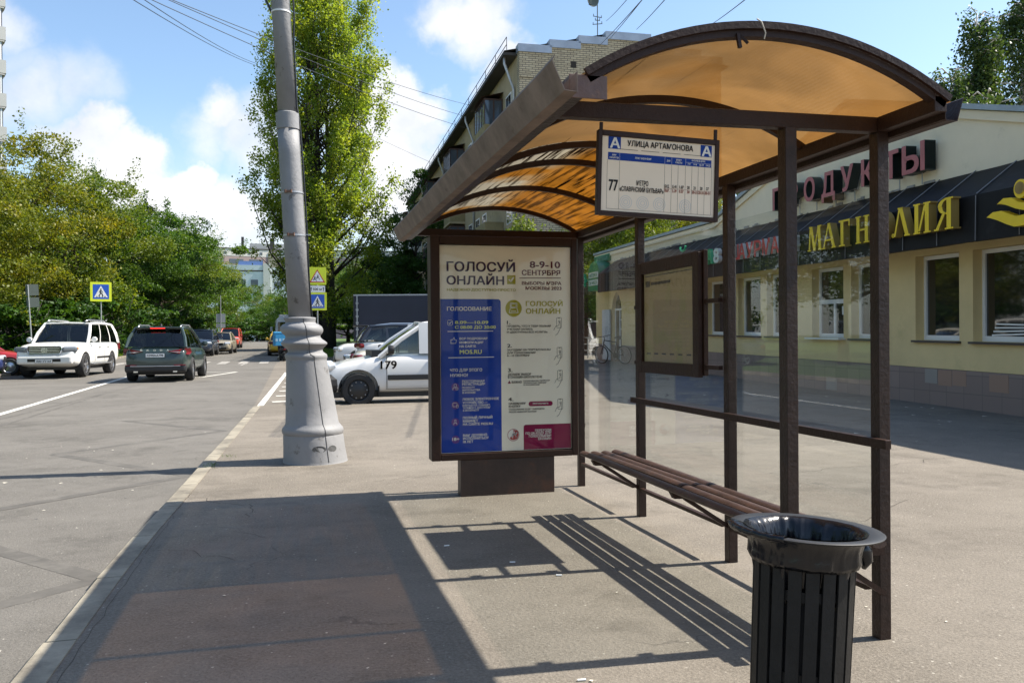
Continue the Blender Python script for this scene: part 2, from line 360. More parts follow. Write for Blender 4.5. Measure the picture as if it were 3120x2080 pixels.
# ---------------------------------------------------------------- ground, road, pavement
def asphalt(name, c0, c1, grain, speck, bump):
    def b(nt):
        g = nt.nodes.new('ShaderNodeNewGeometry').outputs['Position']
        p = N(nt, 'ShaderNodeBsdfPrincipled', Roughness=.86); p.inputs['Specular IOR Level'].default_value = .35
        def nz(s, d, r=.6):
            n = N(nt, 'ShaderNodeTexNoise', Scale=s, Detail=d, Roughness=r); nt.links.new(g, n.inputs['Vector']); return n.outputs['Fac']
        def rng(v, a, b_, lo=0, hi=1):
            n = nt.nodes.new('ShaderNodeMapRange'); nt.links.new(v, n.inputs['Value'])
            for k, x in (('From Min', a), ('From Max', b_), ('To Min', lo), ('To Max', hi)): n.inputs[k].default_value = x
            return n.outputs[0]
        def mix(f, a, b_, mode='MIX'):
            n = nt.nodes.new('ShaderNodeMix'); n.data_type = 'RGBA'; n.blend_type = mode
            nt.links.new(f, n.inputs['Factor'])
            for i, v in ((6, a), (7, b_)):
                if isinstance(v, tuple): n.inputs[i].default_value = (*v, 1)
                else: nt.links.new(v, n.inputs[i])
            return n.outputs[2]
        col = mix(rng(nz(.55, 6, .65), .32, .68), c0, c1)
        col = mix(rng(nz(2.6, 7, .8), .46, .70, 0, .7), col, tuple(v*.78 for v in c0))          # blotches
        col = mix(rng(nz(grain, 3, .75), .42, .70, 0, .6), col, tuple(min(1, v*1.35) for v in c1))
        col = mix(rng(nz(grain*1.5, 2, .6), .56, .70, 0, .6), col, tuple(v*.5 for v in c0))
        vo = N(nt, 'ShaderNodeTexVoronoi', Scale=speck); nt.links.new(g, vo.inputs['Vector'])
        sel = N(nt, 'ShaderNodeTexNoise', Scale=6, Detail=2); nt.links.new(g, sel.inputs['Vector'])
        dot = rng(vo.outputs['Distance'], .16, .08)
        sc_ = nt.nodes.new('ShaderNodeSeparateColor'); nt.links.new(vo.outputs['Color'], sc_.inputs[0])
        f = math_n(nt, 'MULTIPLY', dot, rng(sc_.outputs[0], .52, .62)); f = math_n(nt, 'MULTIPLY', f, rng(sel.outputs['Fac'], .4, .6))
        col = mix(f, col, (.46, .43, .37))
        st_ = math_n(nt, 'MULTIPLY', rng(nz(.9, 7, .75), .54, .66), .55); col = mix(st_, col, tuple(v*.62 for v in c0))   # old stains
        st2 = math_n(nt, 'MULTIPLY', rng(nz(.33, 5, .7), .52, .60), .45); col = mix(st2, col, tuple(min(1, v*1.12) for v in c1))   # bleached areas
        # fine irregular cracks
        wv = N(nt, 'ShaderNodeTexNoise', Scale=1.6, Detail=4); nt.links.new(g, wv.inputs['Vector'])
        vm = nt.nodes.new('ShaderNodeVectorMath'); vm.operation = 'ADD'; nt.links.new(g, vm.inputs[0]); nt.links.new(wv.outputs['Color'], vm.inputs[1])
        cr = N(nt, 'ShaderNodeTexVoronoi', Scale=.42); cr.feature = 'DISTANCE_TO_EDGE'; nt.links.new(vm.outputs[0], cr.inputs['Vector'])
        ck = math_n(nt, 'MULTIPLY', rng(cr.outputs['Distance'], .0035, .001), rng(nz(.35, 2), .52, .58))
        col = mix(math_n(nt, 'MULTIPLY', ck, .35), col, (.035, .032, .03))
        nt.links.new(col, p.inputs['Base Color'])
        bp = N(nt, 'ShaderNodeBump', Strength=bump, Distance=.012); nt.links.new(nz(grain, 4, .75), bp.inputs['Height']); nt.links.new(bp.outputs[0], p.inputs['Normal'])
        return p.outputs[0]
    return mix_mat(name, b)
M_pave = asphalt('pavement asphalt', (.138, .120, .097), (.216, .190, .157), 60, 23, .7)
M_road = asphalt('road asphalt', (.110, .102, .090), (.160, .149, .133), 80, 27, .6)
M_apron = asphalt('parking asphalt', (.138, .121, .100), (.198, .176, .147), 75, 34, .5)
M_kerb = mat('kerb stone', (.285, .255, .198), .85, nz=(3, .25), bump=(60, .35), dirt=((.13, .115, .092), 1.8, .46, .2))
M_grass = mat('lawn', (.075, .13, .022), .9, nz=(1.3, .45), bump=(30, .8))
M_soil = mat('dark soil', (.055, .06, .03), .95, nz=(.8, .4))  # dark green brown base of its own, mottled at random
M_mark = mat('worn white road paint', (.66, .64, .58), .7, nz=(5, .15), dirt=((.25, .23, .2), 7, .56, .1))
M_mark_f = mat('faded road paint', (.34, .32, .29), .8, nz=(3, .2), dirt=((.19, .18, .165), 5, .5, .1))
M_tar = mat('removed marking scar', (.094, .087, .077), .85, nz=(9, .2), dirt=((.140, .130, .114), 2.4, .50, .16))

def sheet(name, ys, xl, xr, zoff, material, nx=10, kind='structure', low=None):
    mb = MB(); rows = []
    for y in ys:
        a, b = xl(y), xr(y)
        rows.append([(a+(b-a)*i/nx, y, G(a+(b-a)*i/nx, y)+zoff) for i in range(nx+1)])
    vs = [p for r in rows for p in r]; w = nx+1
    fs = [(j*w+i, j*w+i+1, (j+1)*w+i+1, (j+1)*w+i) for j in range(len(rows)-1) for i in range(nx)]
    mb.add(vs, fs); o = mb.build(name, material, smooth=True, fix=False); prop(o, kind=kind); return o
def span(a, b, n): return [a+(b-a)*i/n for i in range(n+1)]
def kerb_x(y):
    if y < 5.5: return -1.055
    if y < 7.1: return -1.055+(y-5.5)/1.6*.057
    return -.998+(y-7.1)*.0291
WX = lambda v: (lambda y: v)
bigx = [-900, -300, -120, -60, -30, -14, -9, -5, 0, 4, 5, 6, 7, 8, 9, 12, 20, 40, 80, 200, 600, 1200]
ys0 = [-80, -20, 0, 8, 12, 16, 20, 25, 30, 36, 45, 60, 80, 100, 130, 160, 250, 500, 1500]
gm = MB(); w = len(bigx)
gm.add([(x, y, G(x, y)-.16) for y in ys0 for x in bigx], [(j*w+i, j*w+i+1, (j+1)*w+i+1, (j+1)*w+i) for j in range(len(ys0)-1) for i in range(w-1)])
prop(gm.build('ground', M_soil, smooth=True, fix=False), kind='structure')
road_r = lambda y: kerb_x(y) if y < 16.66 else (-.72 if y < 44 else -.55)
sheet('road', [-40, -10, 0, 2, 4, 5.5, 7.1, 8, 10, 12, 14, 16.66]+span(18, 30, 8)+span(32, 130, 30)+[160, 200, 240], lambda y: -9.6, road_r, -.06, M_road, 12)
sheet('parking_lot', span(16.66, 30, 10)+span(31, 46, 8), lambda y: -.72, WX(6), -.061, M_apron, 10)
sheet('pavement', [-14, -4, 0, 2, 4, 5.5, 7.1, 8, 10, 12, 14, 15, 16.62], lambda y: kerb_x(y)+.15, WX(15), 0, M_pave, 24)
sheet('pavement', span(16.62, 30, 8)+span(31, 46, 6), WX(5.9), WX(40), -.002, M_pave, 24)
# low kerb: face toward the road and a worn top, in separate stones with gaps
kb = MB(); y = -6.0; random.seed(3)
while y < 16.6:
    L = min(1.0, 16.6-y); a, b = kerb_x(y), kerb_x(y+L-.012); j = random.uniform(-.006, .006)
    vs = []
    for (xx, yy) in ((a, y), (b, y+L-.012)):
        g = G(xx, yy); vs += [(xx+j, yy, g-.12), (xx+.012+j, yy, g-.012), (xx+.03+j, yy, g+.005), (xx+.155, yy, g+.006), (xx+.155, yy, g-.12)]
    kb.add(vs, [(i, i+1, i+6, i+5) for i in range(4)]+[(0, 1, 2, 3, 4), (9, 8, 7, 6, 5)]); y += L
prop(kb.build('kerb', M_kerb), kind='structure')
kb = MB()                                                    # kerb of the pavement end at the driveway and of the lawns
for x0, x1, yy in ((-.6, 5.9, 16.62),):
    kb.bb(x0, x1, yy, yy+.1, G(0, 16)-.12, G(0, 16)+.004)
for i in range(20):
    kb.bb(-.5+i*.62, .09+i*.62, 46.0, 46.18, G(1, 46)-.1, G(1, 46)+.09)
for i in range(40): kb.bb(-.72, -.55, 46.2+i*2, 48.1+i*2, G(0, 46+i*2)-.1, G(0, 47+i*2)+.08)
for i in range(110): kb.bb(-9.75, -9.6, -20+i*2, -18.02+i*2, G(-9, -19+i*2)-.1, G(-9, -19+i*2)+.05)
prop(kb.build('kerb', M_kerb), kind='structure')
sheet('lawn', span(46.18, 130, 30)+[160, 240], lambda y: -.55, WX(70), .03, M_grass, 20)
sheet('lawn', span(-20, 130, 50)+[160, 240], lambda y: -70, lambda y: -9.75, .02, M_grass, 20)
# grass blades on the verge seen past the poplar
def blades(name, boxes, n, h, seed):
    rs = np.random.RandomState(seed); mb = MB(); vs = []; fs = []
    for (x0, x1, y0, y1), k in zip(boxes, n):
        for _ in range(k):
            x, y_ = rs.uniform(x0, x1), rs.uniform(y0, y1); z = G(x, y_)+.03; a = rs.uniform(0, math.pi); w_ = .05; hh = h*rs.uniform(.5, 1.2); t = rs.uniform(-.06, .06)
            i = len(vs); vs += [(x-w_*math.cos(a), y_-w_*math.sin(a), z), (x+w_*math.cos(a), y_+w_*math.sin(a), z), (x+t, y_+t, z+hh)]; fs.append((i, i+1, i+2))
    mb.add(vs, fs); o = mb.build(name, M_grassblade, fix=False); return prop(o, 'short green grass on the verges beside the road', 'grass', kind='stuff')
def leafmat(name, cols, trans=.35, hue=.5):
    """cols: list of leaf colours spread over the leaves at random"""
    def b(nt):
        ge = nt.nodes.new('ShaderNodeNewGeometry'); rp = nt.nodes.new('ShaderNodeValToRGB'); oc = nt.nodes.new('ShaderNodeTexCoord'); ns = N(nt, 'ShaderNodeTexNoise', Scale=.55, Detail=3); nt.links.new(oc.outputs['Object'], ns.inputs['Vector']); nr = nt.nodes.new('ShaderNodeMapRange'); nt.links.new(ns.outputs['Fac'], nr.inputs['Value']); nr.inputs['From Min'].default_value = .32; nr.inputs['From Max'].default_value = .68; nr.inputs['To Max'].default_value = .62; nt.links.new(math_n(nt, 'ADD', nr.outputs[0], math_n(nt, 'MULTIPLY', ge.outputs['Random Per Island'], .38)), rp.inputs[0])
        el = rp.color_ramp.elements; el[0].position = 0; el[0].color = (*cols[0], 1); el[1].position = 1; el[1].color = (*cols[-1], 1)
        for i, c in enumerate(cols[1:-1]): e = el.new((i+1)/(len(cols)-1)); e.color = (*c, 1)
        d = N(nt, 'ShaderNodeBsdfPrincipled', Roughness=.5); d.inputs['Specular IOR Level'].default_value = .35; nt.links.new(rp.outputs[0], d.inputs['Base Color'])
        t = nt.nodes.new('ShaderNodeBsdfTranslucent'); br = nt.nodes.new('ShaderNodeMix'); br.data_type = 'RGBA'; br.blend_type = 'MULTIPLY'; br.inputs['Factor'].default_value = 1
        nt.links.new(rp.outputs[0], br.inputs[6]); br.inputs[7].default_value = (1.7, 1.6, .6, 1); nt.links.new(br.outputs[2], t.inputs['Color'])
        return mixs(nt, trans, d.outputs[0], t.outputs[0])
    return mix_mat(name, b)
M_grassblade = leafmat('grass blade', [(.05, .10, .015), (.09, .16, .02), (.14, .20, .03)])
blades('grass', [(-.5, 9, 46.3, 62), (-.5, 3, 62, 110), (-14, -9.8, 30, 60), (-12, -9.8, 60, 150)], [9000, 2500, 5000, 3000], .12, 4)

# painted markings, each a sheet 4 mm above the asphalt
def strip(mb, pts, w, zoff=-.056):
    pts = [Vector((p[0], p[1], 0)) for p in pts]; fine = []
    for a, b in zip(pts, pts[1:]):
        k = max(1, int((b-a).length/1.5))
        fine += [a.lerp(b, i/k) for i in range(k)]
    fine.append(pts[-1]); vs = []
    for i, p in enumerate(fine):
        d = (fine[min(i+1, len(fine)-1)]-fine[max(i-1, 0)]).normalized(); q = Vector((-d.y, d.x, 0))*w/2
        for s_ in (q, -q): vs.append((p.x+s_.x, p.y+s_.y, G(p.x, p.y)+zoff))
    mb.add(vs, [(2*i, 2*i+1, 2*i+3, 2*i+2) for i in range(len(fine)-1)])
mk = MB()
cl = lambda y: -5.05-.0252*(y-17)
strip(mk, [(cl(y), y) for y in span(-6, 33, 20)], .14)
strip(mk, [(cl(y), y) for y in (48, 58)], .12)
strip(mk, [(-.62, 16.75), (-.19, 32.5)], .12)                # hatched area beside the driveway
for i in range(9):
    yy = 18.3+i*1.75; xx = -.60+(yy-16.75)*.0273
    strip(mk, [(xx+.16, yy), (xx+1.45, yy+.15)], .26, -.052)
for i, (a, b) in enumerate((((-2.9, 30.2), (-2.0, 33.6)), ((-2.0, 33.6), (-3.2, 33.9)), ((-2.9, 30.2), (-3.9, 30.6)))): strip(mk, [a, b], .13, -.056+.0006*i)
prop(mk.build('road_marking', M_mark, fix=False), kind='structure')
mk = MB()
for i in range(9): strip(mk, [(-8.9+i*.95, 42), (-8.9+i*.95, 45.6)], .42)
for i in range(6): strip(mk, [(-2.2, 40+i*9), (-2.1, 43+i*9)], .1)
prop(mk.build('road_marking', M_mark_f, fix=False), kind='structure')
# dark scars of the old bus stop zigzag
mk = MB()
ZZ = [(-.88, 15.07), (-2.65, 15.04), (-.95, 12.99), (-2.7, 11.03), (-.99, 8.93), (-2.72, 7.15), (-1.06, 5.23), (-2.7, 3.6), (-1.1, 1.8)]
for i, (a, b) in enumerate(zip(ZZ, ZZ[1:])): strip(mk, [a, b], .13, -.0588+.0003*(i % 2))
for k, tr in enumerate([[(-4.74, 15.99), (-4.2, 26.14)], [(-4.38, 14.77), (-4.37, 22.47)]]): strip(mk, tr, .05, -.0580+.0003*k)
prop(mk.build('road_marking', M_tar, fix=False), kind='structure')

# open cracks along the kerb joint and across the pavement
M_crack = mat('open crack', (.045, .038, .03), .95)
rs = np.random.RandomState(5); mk = MB()
def crack(p0, p1, n, j, w, k):
    a, b = Vector((*p0, 0)), Vector((*p1, 0)); pts = []
    for i in range(n+1):
        q = a.lerp(b, i/n); pts.append((q.x+rs.normal(0, j), q.y+rs.normal(0, j)))
    strip(mk, pts, w*(.3 if k < 3 else .5), .0012+.0002*k)
for k, c_ in enumerate([((-.86, 3.2), (-.86, 5.4), 16, .006, .008), ((-.86, 5.5), (-.83, 7.6), 16, .008, .008), ((-.84, 7.7), (-.72, 11.5), 22, .01, .009), ((-.9, 7.5), (-.35, 6.9), 9, .03, .010), ((-.35, 6.9), (-.30, 6.45), 6, .02, .009), ((-.6, 6.3), (-.15, 5.7), 9, .03, .006), ((-.75, 5.6), (-.3, 5.2), 8, .03, .006), ((-.9, 8.8), (-.5, 9.1), 8, .03, .008), ((.7, 7.7), (1.25, 7.9), 9, .02, .010), ((3.1, 4.6), (4.6, 5.6), 14, .03, .007), ((4.2, 7.0), (6.8, 7.4), 18, .05, .010), ((-.78, 16.6), (.6, 16.55), 10, .02, .02)]): crack(*c_, k)
LIT_CRACK = [(9.13, 16.08), (8.74, 14.92), (8.76, 14.11), (8.92, 13.72), (9.13, 13.17), (9.13, 12.45), (9.16, 12.03)]
wl = MB(); strip(wl, LIT_CRACK, .06, .006); prop(wl.build('road_marking', M_mark_f, fix=False), kind='structure')  # no real marking: light on a crack edge, drawn as a pale strip
prop(mk.build('pavement_crack', M_crack, fix=False), kind='structure')
# ---------------------------------------------------------------- text outlines (Blender's own font)
ALLTXT = {}
def prep_text(items):
    """glyph outlines as triangles with a layer number per vertex: overlapping strokes and bold copies get layers of their own"""
    from mathutils.geometry import tessellate_polygon, interpolate_bezier
    tmp = []
    for s, bold in items:
        if (s, bold) in ALLTXT: continue
        cu = bpy.data.curves.new('txt', 'FONT'); cu.body = s
        o = bpy.data.objects.new('txt', cu); COL.objects.link(o); tmp.append((s, bold, o, cu)); ALLTXT[(s, bold)] = None
    dg = bpy.context.evaluated_depsgraph_get(); dg.update()
    def area(p): return sum(a.x*b.y-b.x*a.y for a, b in zip(p, p[1:]+p[:1]))/2
    def inside(q, p):
        c = False
        for a, b in zip(p, p[1:]+p[:1]):
            if (a.y > q.y) != (b.y > q.y) and q.x < (b.x-a.x)*(q.y-a.y)/(b.y-a.y)+a.x: c = not c
        return c
    for s, bold, o, cu in tmp:
        cv = o.to_curve(dg); polys = []
        for sp in cv.splines:
            if sp.type == 'BEZIER':
                bp = sp.bezier_points; pts = []; n = len(bp)
                for k in range(n):
                    a, b = bp[k], bp[(k+1) % n]
                    seg = interpolate_bezier(a.co, a.handle_right, b.handle_left, b.co, 4 if (a.handle_right-a.co).length+(b.co-b.handle_left).length > 1e-4 else 2); pts += [Vector((q.x, q.y, 0)) for q in seg[:-1]]
            else: pts = [Vector((q.co.x, q.co.y, 0)) for q in sp.points]
            pp = []
            for q in pts:
                if not pp or (q-pp[-1]).length > 1e-5: pp.append(q)
            if len(pp) > 2: polys.append((pp, area(pp)))
        o.to_curve_clear()
        outs, holes = [], []                 # a counter lies wholly inside another outline that winds the other way
        for p, a in polys:
            hole = any(a*a2 < 0 and abs(a2) > abs(a) and all(inside(q, p2) for q in p[::3]) for p2, a2 in polys if p2 is not p)
            (holes if hole else outs).append(p)
        V, F = [], []; own = {k: [] for k in range(len(outs))}
        for hq in holes:
            c_ = [(abs(area(p)), k) for k, p in enumerate(outs) if inside(hq[0], p)]
            if c_: own[min(c_)[1]].append(hq)
        B = .024
        for ci, (dx, dy) in enumerate(((-B, -B*.7), (B, -B*.7), (B, B*.7), (-B, B*.7)) if bold else ((0, 0),)):
            for k, p in enumerate(outs):
                loops = [p]+own[k]; flat = [q for l in loops for q in l]; n0 = len(V)
                V += [(q.x+dx, q.y+dy, ci+4*(k % 3)) for q in flat]; F += [tuple(i_+n0 for i_ in f) for f in tessellate_polygon(loops)]
        ALLTXT[(s, bold)] = (V, F)
    for s, bold, o, cu in tmp: bpy.data.objects.remove(o); bpy.data.curves.remove(cu)
OTHER = ['Н', 'ПРОДУКТЫ', 'ШАУРМА', '24', 'НА', '8', 'АПТЕКИ', 'АПТЕКА', '179', 'К098АА799', 'А001УУ164', 'SKODA', '500 м', '24 ЧАСА']
prep_text([(t[0], True) for t in PT+ST]+[(s, True) for s in OTHER]+[(c, True) for c in 'ПРОДУКТЫШАМНО24SKODA'])
CAPH = max(v[1] for v in ALLTXT[('Н', True)][0])
def text_at(mb, s, x, z, w, h, y, M=None, flip=1, bold=True):
    """text s as flat faces at depth y: left x, baseline z, fitted to width w and cap height h"""
    vs, fs = ALLTXT[(s, bold)]; x0 = min(v[0] for v in vs); x1 = max(v[0] for v in vs)
    k = w/(x1-x0); q = h/CAPH
    pts = [Vector((x+(v[0]-x0)*k, y-.00012*v[2], z+v[1]*q)) for v in vs]
    if M is not None: pts = [M @ p for p in pts]
    mb.add(pts, fs)
def rrect(mb, x0, x1, z0, z1, y, r=0, corners=(1, 1, 1, 1), n=6):
    """flat rounded rectangle in the x-z plane; corners = bl, br, tr, tl"""
    p = []
    for (cx, cz, a0, on) in ((x0, z0, 180, corners[0]), (x1, z0, 270, corners[1]), (x1, z1, 0, corners[2]), (x0, z1, 90, corners[3])):
        if on and r:
            ix = cx+(r if cx == x0 else -r); iz = cz+(r if cz == z0 else -r)
            p += [(ix+r*math.cos(R(a0+90*k/n)), y, iz+r*math.sin(R(a0+90*k/n))) for k in range(n+1)]
        else: p.append((cx, y, cz))
    mb.add(p, [tuple(range(len(p)))])
def disc(mb, x, z, r, y, n=24, r0=0):
    if r0 == 0: mb.add([(x+r*math.cos(2*math.pi*k/n), y, z+r*math.sin(2*math.pi*k/n)) for k in range(n)], [tuple(range(n))])
    else:
        vs = [(x+q*math.cos(2*math.pi*k/n), y, z+q*math.sin(2*math.pi*k/n)) for k in range(n) for q in (r0, r)]
        mb.add(vs, [(2*k, 2*k+1, (2*k+3) % (2*n), (2*k+2) % (2*n)) for k in range(n)])
def pline(mb, pts, w, y):
    for a, b in zip(pts, pts[1:]):
        d = Vector((b[0]-a[0], b[1]-a[1])); L = d.length
        if L < 1e-6: continue
        d /= L; n = Vector((-d.y, d.x))*w/2; e = d*w*.3
        mb.add([(a[0]-e.x+n.x, y, a[1]-e.y+n.y), (b[0]+e.x+n.x, y, b[1]+e.y+n.y), (b[0]+e.x-n.x, y, b[1]+e.y-n.y), (a[0]-e.x-n.x, y, a[1]-e.y-n.y)], [(0, 1, 2, 3)])
def rrline(mb, x0, x1, z0, z1, r, w, y):
    t = MB(); rrect(t, x0, x1, z0, z1, y, r); p = [(v[0], v[2]) for v in t.v]; pline(mb, p+[p[0]], w, y)

# ---------------------------------------------------------------- bus shelter
X0 = 2.377; PY = [3.07, 4.343, 5.625, 6.927]; ZB = 2.126; ZT = 2.187
sh = thing('bus_shelter', 'brown steel bus shelter with arched amber roof and slatted bench', 'bus shelter', (X0, 5, 0))
SO = Vector((-X0, -5, 0))
def S(mb, name, m_, parent=None, **k):
    if parent is None: mb.xform(Matrix.Translation(SO)); return mb.build(name, m_, sh, **k)
    mb.xform(Matrix.Translation(SO)); return mb.build(name, m_, parent, **k)
for i, y in enumerate(PY):
    S(MB().bb(X0, X0+.054, y, y+.056, 0, ZB), 'post', M_brown, bevel=.003)
S(MB().bb(1.944, 1.996, 3.07, 3.13, 0, ZB+.002), 'post', M_brown, bevel=.003)
YN, YF = 2.742, 7.06
S(MB().bb(X0, X0+.054, YN, YF, ZB, ZT), 'roof_beam', M_brown_smooth, bevel=.003)
S(MB().bb(.918, .972, YN+.006, YF, 2.094, 2.166), 'roof_beam', M_brown, bevel=.002)
S(MB().bb(.915, 1.052, YN, YN+.0055, 2.088, 2.168), 'end_plate', mat('bare reddish steel plate', (.13, .075, .058), .5, nz=(9, .25), bump=(22, .6), dirt=((.20, .10, .06), 16, .60, .1)), bevel=.002)  # reddish brown lightened, with the grazing sun put into the colour
S(MB().bar((.974, 3.095, 2.142), (X0, 3.095, 2.156), .05, .062), 'cross_beam', M_brown_smooth, bevel=.003)
S(MB().bar((.974, 6.955, 2.145), (X0, 6.955, 2.150), .05, .055), 'cross_beam', M_brown_smooth, bevel=.003)
# arched ribs
ARC_R = 1.364; ARC_C = (1.705, 2.392-ARC_R); half = math.asin(.735/ARC_R)
def arc(r, n=28, a=half): return [(ARC_C[0]+r*math.sin(-a+2*a*i/n), ARC_C[1]+r*math.cos(-a+2*a*i/n)) for i in range(n+1)]
def arch(y0, y1, ro, ri):
    o_, i_ = arc(ro), arc(ri); n = len(o_); mb = MB()
    vs = [(p[0], y, p[1]) for y in (y0, y1) for p in o_+i_]; W = 2*n
    fs = []
    for k in range(n-1):
        fs += [(k, k+1, n+k+1, n+k), (W+k, W+n+k, W+n+k+1, W+k+1), (k, W+k, W+k+1, k+1), (n+k, n+k+1, W+n+k+1, W+n+k)]
    fs += [(0, n, W+n, W), (n-1, W+n-1, W+2*n-1, 2*n-1)]
    return mb.add(vs, fs)
for y in (YN, 3.62, 4.56, 5.05, 6.0, 7.0):
    S(arch(y, y+(.04 if y == YN else .032), ARC_R-.006, ARC_R-.040), 'roof_rib', M_brown_smooth)
# cellular plastic sheets, cleaner over the near bays and stained over the far ones
def roofmat(name, col, dirt, fade, clear):
    def b(nt):
        tcn = nt.nodes.new('ShaderNodeTexCoord').outputs['Object']
        mp = nt.nodes.new('ShaderNodeMapping'); nt.links.new(tcn, mp.inputs[0]); mp.inputs['Scale'].default_value = (34, 1.5, 10)
        n = N(nt, 'ShaderNodeTexNoise', Scale=1, Detail=4, Roughness=.6); nt.links.new(mp.outputs[0], n.inputs['Vector'])
        r = nt.nodes.new('ShaderNodeMapRange'); nt.links.new(n.outputs['Fac'], r.inputs['Value']); r.inputs['From Min'].default_value = .70-.22*dirt; r.inputs['From Max'].default_value = .78-.20*dirt; r.inputs['To Max'].default_value = .35+.62*dirt
        n2_ = N(nt, 'ShaderNodeTexNoise', Scale=1.7, Detail=4); nt.links.new(tcn, n2_.inputs['Vector'])
        r2 = nt.nodes.new('ShaderNodeMapRange'); nt.links.new(n2_.outputs['Fac'], r2.inputs['Value']); r2.inputs['From Min'].default_value = .36; r2.inputs['From Max'].default_value = .6
        df = math_n(nt, 'MULTIPLY', r.outputs[0], math_n(nt, 'MAXIMUM', r2.outputs[0], .2+.5*dirt))
        st = N(nt, 'ShaderNodeTexNoise', Scale=2.3, Detail=3, Distortion=.6); nt.links.new(tcn, st.inputs['Vector'])
        sr = nt.nodes.new('ShaderNodeMapRange'); nt.links.new(st.outputs['Fac'], sr.inputs['Value']); sr.inputs['From Min'].default_value = .35; sr.inputs['From Max'].default_value = .65
        c1 = nt.nodes.new('ShaderNodeMix'); c1.data_type = 'RGBA'; nt.links.new(sr.outputs[0], c1.inputs['Factor']); c1.inputs[6].default_value = (*[v*.72 for v in col], 1); c1.inputs[7].default_value = (*col, 1)
        # sun-bleached patch near the kerb side
        sx = nt.nodes.new('ShaderNodeSeparateXYZ'); nt.links.new(tcn, sx.inputs[0])
        fx = nt.nodes.new('ShaderNodeMapRange'); nt.links.new(sx.outputs['X'], fx.inputs['Value']); fx.inputs['From Min'].default_value = -.62; fx.inputs['From Max'].default_value = -.78
        fd = nt.nodes.new('ShaderNodeMapRange'); nt.links.new(n2_.outputs['Fac'], fd.inputs['Value']); fd.inputs['From Min'].default_value = .34; fd.inputs['From Max'].default_value = .5
        ff = math_n(nt, 'MULTIPLY', math_n(nt, 'MULTIPLY', fx.outputs[0], fd.outputs[0]), fade)
        c2 = nt.nodes.new('ShaderNodeMix'); c2.data_type = 'RGBA'; nt.links.new(ff, c2.inputs['Factor']); nt.links.new(c1.outputs[2], c2.inputs[6]); c2.inputs[7].default_value = (.50, .46, .38, 1)
        c3 = nt.nodes.new('ShaderNodeMix'); c3.data_type = 'RGBA'; nt.links.new(df, c3.inputs['Factor']); nt.links.new(c2.outputs[2], c3.inputs[6]); c3.inputs[7].default_value = (.035, .018, .006, 1)
        t = nt.nodes.new('ShaderNodeBsdfTranslucent'); nt.links.new(c3.outputs[2], t.inputs['Color'])
        d = nt.nodes.new('ShaderNodeBsdfDiffuse'); nt.links.new(c3.outputs[2], d.inputs['Color'])
        tr = nt.nodes.new('ShaderNodeBsdfTransparent'); gm_ = nt.nodes.new('ShaderNodeGamma'); gm_.inputs['Gamma'].default_value = .62; nt.links.new(c3.outputs[2], gm_.inputs['Color']); nt.links.new(gm_.outputs[0], tr.inputs['Color'])
        g = N(nt, 'ShaderNodeBsdfGlossy', Roughness=.22)
        # flutes of the cellular sheet
        wv = N(nt, 'ShaderNodeTexWave', Scale=16); wv.bands_direction = 'X'; nt.links.new(tcn, wv.inputs['Vector'])
        bp = N(nt, 'ShaderNodeBump', Strength=.25, Distance=.004); nt.links.new(wv.outputs['Fac'], bp.inputs['Height'])
        for q in (d, g): nt.links.new(bp.outputs[0], q.inputs['Normal'])
        s = mixs(nt, .22, t.outputs[0], d.outputs[0]); s = mixs(nt, clear, s, tr.outputs[0]); return mixs(nt, .05, s, g.outputs[0])
    return mix_mat(name, b)
M_roof_a = roofmat('tan polycarbonate', (.47, .30, .135), .26, .15, .58)
M_roof_b = roofmat('stained amber polycarbonate', (.47, .265, .065), .95, 1.0, .34)
def roof_sheet(y0, y1, m_, lab):
    a = half+.012; o_, i_ = arc(ARC_R+.006, 40, a), arc(ARC_R-.003, 40, a); n = len(o_); mb = MB(); ys = span(y0, y1, 8)
    for lst, fl in ((o_, 1), (i_, 0)):
        vs = [(p[0], y, p[1]) for y in ys for p in lst]
        mb.add(vs, [(j*n+k, j*n+k+1, (j+1)*n+k+1, (j+1)*n+k) for j in range(8) for k in range(n-1)])
    o = S(mb, 'roof_panel', m_, smooth=True, fix=False)
    # one visible skin is enough for the light: keep the lower one thin and clear
    o['label'] = lab; return o
def roof_single(y0, y1, m_, lab):
    a = half+.012; o_ = arc(ARC_R, 44, a); n = len(o_); ys = span(y0, y1, 10)
    mb = MB().add([(p[0], y, p[1]) for y in ys for p in o_], [(j*n+k, j*n+k+1, (j+1)*n+k+1, (j+1)*n+k) for j in range(10) for k in range(n-1)])
    o = S(mb, 'roof_panel', m_, smooth=True, fix=False); md = o.modifiers.new('thickness', 'SOLIDIFY'); md.thickness = .0015
    o['label'] = lab
roof_single(YN+.004, 4.575, M_roof_a, 'clean tan roof sheet over the near bays')
roof_single(4.577, 7.08, M_roof_b, 'amber roof sheet with black streaks over the far bays')
# dark edge trim on the near rim of the sheet
S(arch(YN-.016, YN-.001, ARC_R+.010, ARC_R-.016), 'roof_trim', M_brown_smooth)
mb = MB(); mb.bar((1.545, YN-.002, 2.352), (1.55, YN-.01, 2.30), .012); mb.bar((1.555, YN-.004, 2.345), (1.575, YN-.02, 2.315), .01)
S(mb, 'bracket_remains', M_brown_smooth)
mb = MB(); mb.tube([(1.602, YN-.036, 2.398), (1.615, YN-.045, 2.385), (1.628, YN-.05, 2.345), (1.625, YN-.045, 2.325)], .0025, 6); S(mb, 'cable_tie', mat('dull cable tie', (.42, .37, .30), .6))
